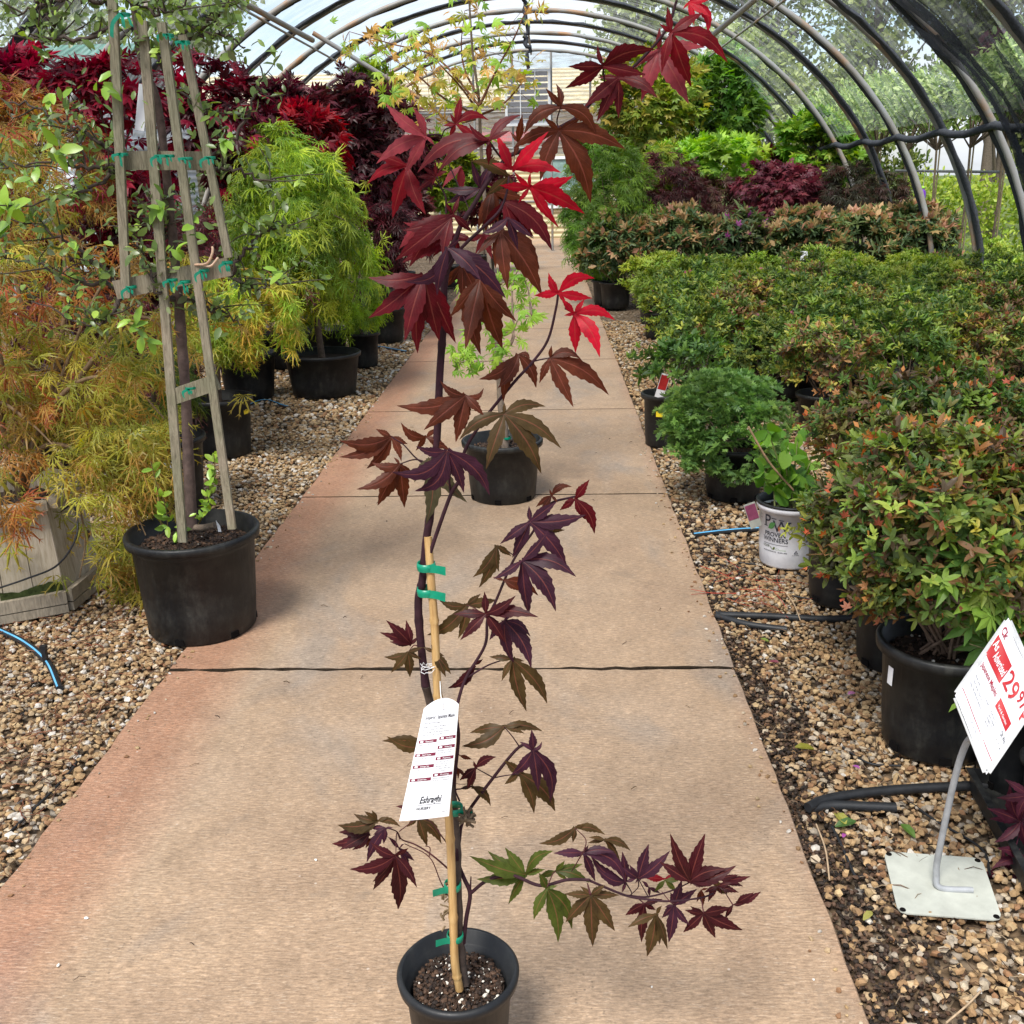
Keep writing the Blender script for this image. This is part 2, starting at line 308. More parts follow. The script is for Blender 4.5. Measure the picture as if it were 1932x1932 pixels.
def stones(mb, P, S, cols, flat=.6):
    n = len(P); var = [IV*rng.uniform(.6, 1.25, (12, 1))*np.array([1, rng.uniform(.6, .9), rng.uniform(.45, .75)]) for _ in range(16)]; vi = rng.integers(0, 16, n)
    R = rotz(rng.uniform(0, 6.28, n)); T = randrot(n); tilt = T*.0
    V = np.array(var)[vi]*S[:, None, None]
    ax = rng.normal(0, .35, (n, 2)); cx, sx_ = np.cos(ax[:, 0]), np.sin(ax[:, 0]); Rx = np.zeros((n, 3, 3)); Rx[:, 0, 0] = 1; Rx[:, 1, 1] = cx; Rx[:, 1, 2] = -sx_; Rx[:, 2, 1] = sx_; Rx[:, 2, 2] = cx
    V = np.einsum('nij,nkj->nki', R @ Rx, V)+P[:, None, :]
    Fc = (IF[None]+np.arange(n)[:, None, None]*12).reshape(-1, 3); mb.add(V.reshape(-1, 3), Fc, np.repeat(cols, 12, 0), 0, False)
PAL = np.array([[.42, .27, .135], [.50, .36, .21], [.33, .20, .10], [.58, .47, .33], [.66, .60, .52], [.40, .33, .25], [.30, .16, .08], [.46, .30, .15], [.54, .38, .2]])
def gravel(x0, x1, y0, y1, dens, smin, smax, seed, palw, keep=None, zb=-.022):
    r = np.random.default_rng(seed); n = int((x1-x0)*(y1-y0)*dens); P = np.stack([r.uniform(x0, x1, n), r.uniform(y0, y1, n), r.uniform(zb, zb+.018, n)], -1)
    if keep is not None: P = P[keep(P)]
    n = len(P); S = r.uniform(smin, smax, n)**1.0; cols = PAL[r.choice(len(PAL), n, p=palw)]*r.uniform(.7, 1.05, (n, 1)); return P, S, cols
pw = np.array([.2, .17, .1, .12, .1, .07, .07, .1, .07]); pw /= pw.sum(); pwr = np.array([.16, .16, .20, .06, .02, .16, .08, .10, .06]); pwr /= pwr.sum()
def debris(mb, x0, x1, y0, y1, n, cols, L=.05, z=-.003, seed=3):
    r = np.random.default_rng(seed)
    for _ in range(n):
        x, y = r.uniform(x0, x1), r.uniform(y0, y1); a = r.uniform(0, 6.28); l = r.uniform(.3, 1.3)*L; d = np.array([math.cos(a), math.sin(a), 0]); q = np.array([x, y, z+r.uniform(0, .008)])
        tube(mb, [q, q+d*l*.5+[0, 0, r.uniform(0, .006)]+np.array([-d[1], d[0], 0])*l*r.uniform(-.15, .15), q+d*l], r.uniform(.0006, .0016), 3, cols[r.integers(len(cols))], cap=False)
GST, tt, bb = mat('gravel_stone', .85, .3); a = N(tt, 'ShaderNodeVertexColor', layer_name='Col'); nn = noise(tt, 90, 4); lk(tt, mixc(tt, 1.0, a.outputs[0], ramp(tt, nn.outputs[0], [(.3, .72), (.7, 1.2)]).outputs[0], 'MULTIPLY'), bb.inputs['Base Color']); bump(tt, bb, nn.outputs[0], .4, .003)
mb = MB(); nzs = Noise(9, seed=5)
edgeR = lambda P: (P[:, 0] > XR+.012) & ((P[:, 0] > XR+.16+.08*nzs(P)) | (rng.random(len(P)) < .30) | (P[:, 1] > 2.9+.3*nzs(P*.5)))
edgeL = lambda P: (P[:, 0] < XL-.012)
for args in [(-3.2, XL, .95, 3.4, 5400, .0055, .014, 1, pw, edgeL), (-3.8, XL, 3.4, 6.2, 3000, .008, .016, 2, pw, edgeL), (-3.2, XL, 6.2, 11, 1100, .013, .022, 3, pw, edgeL),
             (XR, 2.2, .95, 3.6, 5600, .0055, .014, 4, pwr, edgeR), (XR, 2.6, 3.6, 6.4, 3000, .008, .016, 5, pwr, edgeR), (XR, 1.6, 6.4, 11, 1200, .013, .022, 6, pwr, edgeR)]:
    stones(mb, *gravel(*args))
r = np.random.default_rng(77)
for x0_, sg_, y1_ in ((XL, 1, 7), (XR, -1, 6)):
    n = 150; P = np.stack([x0_+sg_*np.abs(r.normal(0, .035, n)), r.uniform(1, y1_, n), np.full(n, .003)], -1); stones(mb, P, r.uniform(.003, .009, n), PAL[r.integers(0, len(PAL), n)]*.8)
debris(mb, XL+.05, XR-.03, 1.4, 7, 60, [(.10, .06, .03), (.2, .13, .07), (.05, .03, .02)], .022, .001, 41)
tag(mb.build('gravel', GST), 'loose tan and white pebbles beside the path', kind='stuff')
# mulch and dark soil crumbs along the right edge
mb = MB(); r = np.random.default_rng(11); n = 9000
P = np.stack([XR+.006+np.abs(r.normal(0, .12, n)), r.uniform(.9, 4.6, n), r.uniform(-.026, -.006, n)], -1); S = r.uniform(.003, .009, n)
stones(mb, P, S, np.array([[.03, .02, .014], [.05, .03, .02], [.09, .05, .03], [.02, .014, .01], [.16, .1, .06]])[r.integers(0, 5, n)])
debris(mb, XR+.01, XR+.35, 1.0, 4, 500, [(.08, .04, .02), (.16, .1, .06), (.25, .18, .11), (.05, .03, .02)], .035, seed=4)
tag(mb.build('mulch', VCOL), 'dark soil crumbs and bark bits along the right slab edge', kind='stuff')
mb = MB(); debris(mb, -2.6, XL-.03, 1.2, 3.6, 2200, [(.22, .07, .035), (.16, .06, .03), (.30, .13, .07), (.12, .06, .04)], .06, seed=5)
tag(mb.build('leaf_litter', VCOL), 'reddish dry needles and twigs on the left gravel', kind='stuff')
# a few white chips lying on the slab
for i, (px, py) in enumerate([(163, 1732), (110, 1822), (596, 1622), (1535, 1848), (1418, 1402), (1230, 1862)]):
    mb = MB(); q = gz(px, py, .003); stones(mb, np.array([[0, 0, 0]]), np.array([.0055-.0006*i]), np.array([[.75, .73, .68]]))
    tag(mb.build('pebble', GST, loc=Vector(q)), ['white pebble alone on the bare left side of the slab', 'white pebble near the lower left corner of the slab', 'white chip on the slab below the red leaf cluster left of the tag', 'pale pebble at the lower right edge of the slab', 'small pale chip by the right edge of the slab near the black hose', 'small pale chip on the slab right of the front pot'][i], 'pebble', 'pebbles lying on the slab')

# ================================================================ GREENHOUSE FRAME
CX, HA, HB = -.29, 4.6, 3.85
gh = thing('greenhouse', 'long quonset greenhouse of bent steel hoops with clear film over the path', 'greenhouse', (CX, 10, 0))
def hoop_pts(y, a=HA, b=HB, n=44, t0=0, t1=math.pi): th = np.linspace(t0, t1, n); return np.stack([a*np.cos(th), np.full(n, y-10), b*np.sin(th)], -1)
STEEL = simple('rusty_galvanized_tube', (.26, .27, .27), .5, .35, 5, .001, .5)
_t = STEEL.node_tree; _b = _t.nodes['Principled BSDF']; _n = noise(_t, 1.7, 6, .6); _r = ramp(_t, _n.outputs[0], [(.40, (.30, .31, .31)), (.56, (.27, .25, .22)), (.66, (.36, .20, .10))]); lk(_t, _r.outputs[0], _b.inputs['Base Color'])
CLOTH = simple('black_shade_cloth', (.055, .06, .07), .9, .45, 60, .004, .2)
ctr = [.6, 1.8, 3.05, 4.3, 5.55, 6.85, 8.1, 9.35, 10.6, 11.85, 13.1, 14.35, 15.6, 16.85, 18.1, 19.35, 20.6, 21.85]
for i, y in enumerate(ctr):
    mb = MB(); P = hoop_pts(y, n=60); tube(mb, P, .030, 8); hp = mb.build('hoop', STEEL, gh)
    # shade cloth bunched along the hoop, drooping unevenly
    r = np.random.default_rng(100+i); n = 90; P = hoop_pts(y, HA+.01, HB+.01, n); wv = np.convolve(r.uniform(0, 1, n+8), np.ones(9)/9, 'valid')
    wd = .065+.26*np.clip(wv-.35, 0, 1)+(.07 if y < 9.5 else .03)*wv; off = .04+.5*wd; off[:] = np.convolve(np.pad(off, 4, 'edge'), np.ones(9)/9, 'valid')
    c = P+np.stack([0*off, off*(1 if i % 2 else -1), -.012+0*off], -1); sides = 7; th = np.linspace(0, 2*math.pi, sides, endpoint=False)
    nr = nrm(P*[1/HA**2, 0, 1/HB**2]); V = c[:, None]+np.cos(th)[None, :, None]*np.array([0, 1, 0])*wd[:, None, None]*.55*(1+.15*r.normal(size=(n, sides, 1)))+np.sin(th)[None, :, None]*nr[:, None]*.022*(1+.4*r.normal(size=(n, sides, 1)))
    ii = np.arange(n-1)[:, None]*sides; j = np.arange(sides)[None, :]; k = (j+1) % sides; mc = MB(); mc.add(V.reshape(-1, 3), np.stack([ii+j, ii+k, ii+sides+k, ii+sides+j], -1).reshape(-1, 4))
    mc.build('shade_cloth', CLOTH, hp)
# gathered shade net panels hanging under the right slope
NET, t, b = mat('shade_net', .9, .1); b.inputs['Base Color'].default_value = (.03, .033, .04, 1); tr = N(t, 'ShaderNodeBsdfTransparent'); m1 = N(t, 'ShaderNodeMixShader'); nn = noise(t, 1.6, 5, .6, 'Object', (1, 3, 1)); lk(t, ramp(t, nn.outputs[0], [(.35, .12), (.62, .50)]).outputs[0], m1.inputs[0]); lk(t, b.outputs[0], m1.inputs[1]); lk(t, tr.outputs[0], m1.inputs[2]); lk(t, m1.outputs[0], t.nodes['Material Output'].inputs[0])
for (y0_, y1_, sd) in ((8.2, 9.25, 1), (6.9, 7.5, 2)):
    nu, nv = 50, 16; th = np.linspace(math.radians(4), math.radians(84), nu); rn = Noise(3.5, 8, 60+sd); V = []
    for i, a in enumerate(th):
        for j in range(nv):
            f = j/(nv-1); wob = .06*rn(np.array([i*.22, j*.1, sd])); sag = .10*math.sin(math.pi*f)+.04*rn(np.array([i*.1, j*.9, 3.])); yy = y0_+(y1_-y0_)*(.5+(f-.5)*(.9+.25*math.sin(i*.31)))+wob; V.append([(HA-.02-sag)*math.cos(a), yy-10, (HB-.02-sag)*math.sin(a)])
    idx = np.arange(nu*nv).reshape(nu, nv); mb = MB(); mb.add(V, np.stack([idx[:-1, :-1], idx[1:, :-1], idx[1:, 1:], idx[:-1, 1:]], -1).reshape(-1, 4)); mb.build('shade_net', NET, gh)
# ridge pipe, purlins, diagonal braces
def ghp(name, pts, r, m=STEEL, sides=7): mb = MB(); tube(mb, np.asarray(pts)-[CX, 10, 0], r, sides); return mb.build(name, m, gh)
ghp('ridge_pipe', [(CX, -.5, HB-.06), (CX, 22, HB-.06)], .02)
for s in (-1, 1):
    a = math.radians(28); pts = []
    for y in np.arange(.6, 22, .31):
        sag = .06*abs(math.sin((y-.6)/1.25*math.pi)); pts.append((CX+s*(HA*math.cos(a)-.02), y, HB*math.sin(a)-sag))
    ghp('rolled_curtain', pts, .035, CLOTH, 8)
    ghp('purlin', [(CX+s*HA*math.cos(.95), 0, HB*math.sin(.95)-.04), (CX+s*HA*math.cos(.95), 22, HB*math.sin(.95)-.04)], .014)
def br(p1, y1, p2, y2): return ghp('brace', [at(*p1, y1), at(*p2, y2)], .02)
br((450, 0), 7.2, (590, 76), 8.1); br((590, 62), 9.3, (800, 190), 9.6)
br((1338, 72), 8.1, (1430, -6), 6.9)
# dark knotted cord hanging from the ridge
mb = MB(); r = np.random.default_rng(8); pts = [at(988, -10, 11.9)+np.array([0, 0, 0])]; 
for k in range(26): pts.append(at(989+7*k/26, -10+k*5.6, 11.9)+r.normal(0, .015, 3))
tube(mb, np.array(pts), .018+.012*r.random(len(pts)), 5); tag(mb.build('hanging_cord', CLOTH), 'dark knotted cord hanging from the greenhouse ridge', 'cord')
# film over the roof, down to the rolled curtain
m, t, b = mat('clear_film', .12, .5)
tr = N(t, 'ShaderNodeBsdfTransparent'); tr.inputs[0].default_value = (.93, .95, .96, 1); df = N(t, 'ShaderNodeBsdfTranslucent'); df.inputs[0].default_value = (.85, .87, .9, 1); gl = N(t, 'ShaderNodeBsdfGlossy'); gl.inputs['Roughness'].default_value = .18
nw = noise(t, 2.5, 6, .6, 'Object', (1, 5, 1)); m1 = N(t, 'ShaderNodeMixShader'); m2 = N(t, 'ShaderNodeMixShader')
lk(t, ramp(t, nw.outputs[0], [(.42, .03), (.66, .17)]).outputs[0], m1.inputs[0]); lk(t, tr.outputs[0], m1.inputs[1]); lk(t, df.outputs[0], m1.inputs[2])
m2.inputs[0].default_value = .05; lk(t, m1.outputs[0], m2.inputs[1]); lk(t, gl.outputs[0], m2.inputs[2]); lk(t, m2.outputs[0], t.nodes['Material Output'].inputs[0])
FILM = m
mb = MB(); ny = 60; nt_ = 50; ya = np.linspace(-1, 22, ny); ta = np.linspace(math.radians(29), math.pi-math.radians(29), nt_)
Y_, T_ = np.meshgrid(ya, ta, indexing='ij'); nf = Noise(2.2, seed=9); bul = .025*nf(np.stack([Y_*1.5, T_*3, Y_*0], -1))
V = np.stack([(HA+.07+bul)*np.cos(T_), Y_-10, (HB+.07+bul)*np.sin(T_)], -1); idx = np.arange(ny*nt_).reshape(ny, nt_)
mb.add(V.reshape(-1, 3), np.stack([idx[:-1, :-1], idx[1:, :-1], idx[1:, 1:], idx[:-1, 1:]], -1).reshape(-1, 4)); mb.build('roof_film', FILM, gh)
# far end wall: studs, crossbars, louvred vent, translucent corrugated panel
yE = 22.2; mb = MB()
for x in np.linspace(-4.3, 4.3, 12):
    h = HB*math.sqrt(max(0, 1-(x/HA)**2)); tube(mb, [(x, yE-10, 0), (x, yE-10, h)], .025, 5)
for z in (1.0, 2.05, 2.75): a = HA*math.sqrt(max(0, 1-(z/HB)**2)); tube(mb, [(-a, yE-10, z), (a, yE-10, z)], .025, 5)
mb.build('end_frame', STEEL, gh)
v0 = at(956, 236, yE-.1); v1 = at(1036, 132, yE-.1); vc = (v0+v1)/2-np.array([CX, 10, 0]); vw, vh = abs(v1[0]-v0[0]), abs(v1[2]-v0[2])
mb = MB(); 
for s in (-1, 1): box(mb, vc+[s*vw/2, 0, 0], (.05, .08, vh+.05)); box(mb, vc+[0, 0, s*vh/2], (vw-.05, .08, .05))
for x in (-.17, .17): box(mb, vc+[x*vw, -.03, 0], (.02, .02, vh-.05))
vent = mb.build('louvre_vent', simple('pale_aluminium', (.62, .64, .66), .4, .1, 10, 0), gh); mb = MB()
for k in range(9):
    z = -vh/2+(k+.5)*vh/9; a = .5; box(mb, vc+[0, 0, z], (vw-.06, .012, vh/9*.8), np.array([[1, 0, 0], [0, math.cos(a), -math.sin(a)], [0, math.sin(a), math.cos(a)]]))
mb.build('louvre_slats', simple('louvre_grey', (.45, .46, .5), .5, .1, 10, 0), vent)
m, t, b = mat('corrugated_clear_panel', .2, .5); tr = N(t, 'ShaderNodeBsdfTransparent'); df = N(t, 'ShaderNodeBsdfTranslucent'); df.inputs[0].default_value = (.9, .92, .93, 1); m1 = N(t, 'ShaderNodeMixShader'); nw = noise(t, 4, 4, .6, 'Object', (1, 1, 6))
lk(t, ramp(t, nw.outputs[0], [(.4, .15), (.6, .6)]).outputs[0], m1.inputs[0]); lk(t, tr.outputs[0], m1.inputs[1]); lk(t, df.outputs[0], m1.inputs[2]); lk(t, m1.outputs[0], t.nodes['Material Output'].inputs[0])
mb = MB(); n = 60; xs = np.linspace(-HA+.05, HA-.05, n); hs = HB*np.sqrt(1-(xs/HA)**2); mb.add(np.vstack([np.stack([xs, 0*xs+yE-9.94, 0*xs+1.9*np.minimum(1, hs/1.9)], -1), np.stack([xs, 0*xs+yE-9.94, np.maximum(hs, 1.9*np.minimum(1, hs/1.9))], -1)]), [[i, i+1, n+i+1, n+i] for i in range(n-1)], smooth=False)
mb.build('end_panel', m, gh)
# ================================================================ FOLIAGE TOOLS
def lobe_leaf(angs, lens, wid, fold=.12, barbs=0, droop=.12, webbed=.12):
    V = [[0, 0, 0]]; Fc = []
    for a, l in zip(angs, lens):
        a = math.radians(a); d = np.array([math.sin(a), math.cos(a), 0]); s = np.array([d[1], -d[0], 0])
        k = len(V); mid = d*l*.5; wv = s*l*wid
        V += [list(mid+wv+[0, 0, -fold*l*wid-droop*l*.25]), list(d*l+[0, 0, -droop*l]), list(mid-wv+[0, 0, -fold*l*wid-droop*l*.25]), list(mid+[0, 0, .02-droop*l*.2])]
        Fc += [[0, k, k+3], [k, k+1, k+3], [0, k+3, k+2], [k+3, k+1, k+2]]
        for bi in range(barbs):
            tpos = .28+.5*bi/max(1, barbs-1) if barbs > 1 else .45
            for q in (-1, 1):
                kk = len(V); bl = l*(.26-.10*bi/max(1, barbs)); o = d*l*tpos-np.array([0, 0, droop*l*tpos*tpos]); bd = nrm(d*1.0+s*q*.95)
                V += [list(o-d*l*.03), list(o+d*l*.04), list(o+bd*bl+[0, 0, -.02])]; Fc.append([kk, kk+1, kk+2])
    return np.array(V, float), np.array(Fc)
T_MAPLE = [lobe_leaf((0, 36, -36, 74, -74, 118, -118), (1, .9, .88, .68, .66, .38, .4), .15), lobe_leaf((0, 33, -38, 70, -78), (1, .86, .92, .6, .62), .17, droop=.25)]
T_LACE = [lobe_leaf((0, 30, -30, 62, -62, 98, -98), (1, .92, .92, .75, .75, .5, .5), .045, barbs=2, droop=.3), lobe_leaf((0, 26, -30, 55, -60), (1, .95, .9, .72, .72), .05, barbs=2, droop=.4)]
T_LACE_LO = [lobe_leaf((0, 32, -32, 66, -66), (1, .92, .92, .75, .75), .08, droop=.3)]
T_STAR = [lobe_leaf((0, 42, -42, 88, -88), (1, .85, .88, .6, .62), .2, droop=.2)]
def oval(l=1, w=.22, fold=.3, arch=.15):
    ys_ = [0, .34, .74, 1.0]; V = []; Fc = []
    for y in ys_:
        ww = w*math.sin(math.pi*min(.97, y*.92+.04))**.8; z = -arch*y*y
        V += [[-ww, y*l, z+fold*ww], [0, y*l, z], [ww, y*l, z+fold*ww]]
    for i in range(3):
        a = i*3; Fc += [[a, a+1, a+4, a+3], [a+1, a+2, a+5, a+4]]
    return np.array(V, float), np.array(Fc)
def rosette(n=6, tilt=.55, w=.2, seed=0, up=1):
    r = random.Random(seed); Vs = []; Fs = []
    for i in range(n):
        V, Fc = oval(1, w, .25, .25); l = r.uniform(.5, 1.0); V = V*l; e = tilt+r.uniform(-.6, .45); c, s = math.cos(e), math.sin(e)
        V = V @ np.array([[1, 0, 0], [0, c, -s], [0, s, c]]).T; a = i*2*math.pi/n+r.uniform(-.3, .3); c, s = math.cos(a), math.sin(a)
        V = V @ np.array([[c, -s, 0], [s, c, 0], [0, 0, 1]]).T+[r.uniform(-.15, .15), r.uniform(-.15, .15), r.uniform(-.35, .3)]; Fs.append(Fc+len(Vs)*12); Vs.append(V)
    V = np.concatenate(Vs); V = V[:, [0, 2, 1]]*[1, 1, -1]                      # rosette axis along +y (the shoot direction)
    return V, np.concatenate(Fs)
T_ROS = [rosette(6, .85, .21, q) for q in (1, 2, 3)]+[rosette(7, .6, .19, q) for q in (4, 5)]+[rosette(5, 1.1, .22, q) for q in (6, 7)]
T_ROSLO = []
for q in range(3):
    r_0 = random.Random(q); V = []; Fc = []
    for i in range(5):
        a = i*1.257+r_0.uniform(-.3, .3); e = r_0.uniform(.2, .9); d = np.array([math.cos(a)*math.cos(e), math.sin(e), math.sin(a)*math.cos(e)])*r_0.uniform(.75, 1); s = nrm(np.cross(d, [0, 1, 0]))*.2; k = len(V)
        V += [[0, 0, 0], list(d*.5+s), list(d), list(d*.5-s)]; Fc.append([k, k+1, k+2, k+3])
    T_ROSLO.append((np.array(V), np.array(Fc)))
T_OVAL = [oval(1, .24, .3, .2), oval(1, .28, .15, .35), oval(1, .2, .5, .1)]
T_BIT = [(np.array([[0, 0, 0], [.32, .5, .05], [0, 1, 0], [-.32, .5, .05]], float), np.array([[0, 1, 2, 3]]))]
def fan(seed):
    r = random.Random(seed); V = []; Fc = []
    for i in range(9):
        a = math.radians(-75+150*i/8+r.uniform(-8, 8)); l = r.uniform(.6, 1); d = np.array([math.sin(a), math.cos(a), 0]); s = np.array([d[1], -d[0], 0])*.13; k = len(V); z = r.uniform(-.15, .15)
        V += [[0, 0, 0], list(d*l*.55+s+[0, 0, z]), list(d*l+[0, 0, z*1.5]), list(d*l*.55-s+[0, 0, z])]; Fc.append([k, k+1, k+2, k+3])
    return np.array(V, float), np.array(Fc)
T_FAN = [fan(1), fan(2), fan(3)]
def frames(Td, Nd):
    Y = nrm(Td); X = nrm(np.cross(Y, Nd)); Z = np.cross(X, Y); return np.stack([X, Y, Z], -1)
def scatter(mb, temps, P, Td, Nd, S, C, mi=0, tipc=None, smooth=False):
    n = len(P)
    if n == 0: return
    P = np.asarray(P); R = frames(Td, Nd); S = np.broadcast_to(S, (n,)); C = np.broadcast_to(C, (n, 3)); ti = rng.integers(0, len(temps), n)
    for k, (TV, TF) in enumerate(temps):
        q = np.where(ti == k)[0]
        if len(q) == 0: continue
        V = np.einsum('nij,kj->nki', R[q], TV)*S[q][:, None, None]+P[q][:, None, :]
        c = np.repeat(C[q][:, None, :], len(TV), 1)
        if tipc is not None:
            f = np.clip(TV[:, 1], 0, 1)[None, :, None]**1.5; c = c*(1-f*.6)+np.asarray(tipc)[None, None, :]*f*.6
        Fc = (TF[None]+np.arange(len(q))[:, None, None]*len(TV)).reshape(-1, TF.shape[1]); mb.add(V.reshape(-1, 3), Fc, c.reshape(-1, 3), mi, smooth)
def pick(cols, n, r=rng, w=None, jit=.2):
    cols = np.asarray(cols, float); return cols[r.choice(len(cols), n, p=w)]*r.uniform(1-jit, 1+jit, (n, 1))
def crown_pts(c, rad, n, seed=0, lump=.22, freq=2.6, shell=.62, zlo=-1.0, gaps=.0, per=26, weep=0.0, spread=.15):
    """leaf positions gathered in sprays, the sprays spread through the outer part of the crown"""
    r = np.random.default_rng(seed); k = max(12, n//per); D = nrm(r.normal(size=(k*4, 3))*[1, 1, 1]); D = D[D[:, 2] > zlo]; ns = Noise(freq, 8, seed); D = D[:k]; k = len(D)
    rr = (shell+(1-shell)*r.random(k)**.55)*(1+lump*ns(D)); rad = np.asarray(rad, float); Cn = D*rad*rr[:, None]
    q = r.integers(0, k, n); sz = r.uniform(.6, 1.35, k)[q][:, None]; m = rad.mean(); off = r.normal(size=(n, 3))*np.array([spread, spread, spread*.5])*np.minimum(m, rad.max())*sz
    if weep: t_ = r.random(n)[:, None]; out_ = D[q]*[1, 1, 0]; off = off*np.array([.55, .55, .6])+out_*t_*m*.22*sz-np.array([0, 0, 1.])*(t_**1.6)*rad[2]*.50*weep*sz
    P = np.asarray(c)+Cn[q]+off; return P, nrm((P-np.asarray(c))/rad)
def limbs(mb, base, P, rad0, col, n=14, seed=0, sides=5, kink=.06, r1=.004, origin=None):
    r = np.random.default_rng(seed); base = np.asarray(base, float)
    for q in r.choice(len(P), min(n, len(P)), replace=False):
        e = P[q]; m = base+(e-base)*.5+r.normal(0, kink, 3)*np.linalg.norm(e-base)+[0, 0, .08*np.linalg.norm(e-base)]
        c = curve([base, m, e], 8); tube(mb, c, np.linspace(rad0, r1, len(c)), sides, col, cap=False)
def pot_mesh(R, h, Rb=None, rim=.012, sides=44, soil=.03, lip=True, wall=None):
    Rb = Rb or R*.84; mb = MB(); t_ = .004
    pr = [(Rb*.6, .004), (Rb*.96, 0), (Rb, .008), (Rb+(R-Rb)*.30, h*.30), (R-.006, h*.86), (R-.004, h*.862), (R-.002, h*.90), (R+.0, h-.03*min(1, h/.3)), (R+rim, h-.028*min(1, h/.3)), (R+rim+.002, h-.006), (R+rim-.003, h), (R-.002, h-.001), (R-.005, h-.03), (R-.012, h-.032), (R-.014, h-.10*h/.3), (R-.02, h-.10*h/.3-.002), (Rb*.97, .05)]
    lathe(mb, pr, sides); return mb
def soil_mesh(R, z, n=900, seed=0, perlite=.06, size=.006):
    mb = MB(); r = np.random.default_rng(seed); k = 24; th = np.linspace(0, 6.283, k, endpoint=False)
    V = [[0, 0, z-.002]]
    for rr in (.5, 1): V += [[R*rr*math.cos(a), R*rr*math.sin(a), z-.004+r.uniform(-.003, .003)] for a in th]
    Fc3 = [[0, 1+i, 1+(i+1) % k] for i in range(k)]; Fc = [[1+i, 1+k+i, 1+k+(i+1) % k, 1+(i+1) % k] for i in range(k)]
    mb.add(V, Fc3, (.03, .018, .012)); mb.n -= 0; mb.add(V, Fc, (.03, .018, .012))
    if n:
        rad = R*.96*np.sqrt(r.random(n)); a = r.uniform(0, 6.283, n); P = np.stack([rad*np.cos(a), rad*np.sin(a), z+r.uniform(-.004, .006, n)], -1)
        cols = np.array([[.03, .018, .012], [.055, .03, .018], [.09, .05, .03], [.02, .013, .01], [.045, .028, .02]])[r.integers(0, 5, n)]; w_ = r.random(n) < perlite; cols[w_] = [.66, .62, .54]
        S = r.uniform(.4, 1.5, n)*size; S[w_] *= r.uniform(.5, 1.0, w_.sum()); stones(mb, P, S, cols)
    return mb
def make_pot(parent, R, h, Rb=None, mat_=None, soil_n=0, sides=40, soil_z=None, seed=0, size=.006, rim=.012, holes=True, perlite=.05):
    p_ = pot_mesh(R, h, Rb, rim, sides).build('pot', mat_ or POT, parent)
    if holes:
        rb = (Rb or R*.84)
        for k in range(6):
            mb = MB(); a = k*math.pi/3+.4; c_, s_ = math.cos(a), math.sin(a); box(mb, [(rb+.0015)*c_, (rb+.0015)*s_, .016], (.004, .03, .02), [[c_, -s_, 0], [s_, c_, 0], [0, 0, 1]]); mb.build('drain_slot', simple_hole, p_)
    soil_mesh(R-.018, soil_z if soil_z else h*.84, soil_n, seed, perlite, size).build('potting_soil', VCOL, parent); return p_
simple_hole = simple('drain_shadow', (.006, .005, .005), .9, .2, 30, 0, .1)
def font_mesh(txt, size=1.0, shear=0, bold=0, spacing=1.0, align='LEFT'):
    cu = bpy.data.curves.new('txt', 'FONT'); cu.body = txt; cu.size = size; cu.shear = shear; cu.offset = bold; cu.space_character = spacing; cu.align_x = align; cu.resolution_u = 3
    o = bpy.data.objects.new('txt', cu); COL.objects.link(o); bpy.context.view_layer.update()
    me = bpy.data.meshes.new_from_object(o.evaluated_get(bpy.context.evaluated_depsgraph_get())); bpy.data.objects.remove(o)
    V = np.array([v.co[:] for v in me.vertices]) if len(me.vertices) else np.zeros((0, 3)); Fs = [list(p.vertices) for p in me.polygons]; bpy.data.meshes.remove(me); return V, Fs
def put_text(mb, txt, u, v, hgt, fmap, width=None, shear=0, bold=0, col=(.02, .02, .02), lift=.0006, spacing=1.0, rot=0):
    V, Fs = font_mesh(txt, 1.0, shear, bold, spacing)
    if not len(V): return
    V = V[:, :2]; sc = hgt/.72; V = V*sc
    if width: V[:, 0] *= width/(V[:, 0].max()-V[:, 0].min()+1e-9)
    if rot: V = V @ np.array([[math.cos(rot), math.sin(rot)], [-math.sin(rot), math.cos(rot)]])
    V = V+[u, v]; W = fmap(V[:, 0], V[:, 1], lift)
    for k in (3, 4):
        ff = [f for f in Fs if len(f) == k]
        if ff: mb.add(W, ff, col, 0, False)
    for f in Fs:
        if len(f) > 4: mb.add(W[f], [list(range(len(f)))], col, 0, False)
def rect(mb, u0, v0, u1, v1, fmap, col, lift=.0004, n=6):
    if n > 6 and abs(v1-v0) > .05:
        for q in range(8): rect(mb, u0, v0+(v1-v0)*q/8, u1, v0+(v1-v0)*(q+1)/8, fmap, col, lift, 6) if False else _strip(mb, u0, v0+(v1-v0)*q/8, u1, v0+(v1-v0)*(q+1)/8, fmap, col, lift, n)
        return
    _strip(mb, u0, v0, u1, v1, fmap, col, lift, n)
def _strip(mb, u0, v0, u1, v1, fmap, col, lift, n):
    us = np.linspace(u0, u1, n); P = np.concatenate([fmap(us, np.full(n, v0), lift), fmap(us, np.full(n, v1), lift)]); mb.add(P, [[i, i+1, n+i+1, n+i] for i in range(n-1)], col, 0, False)

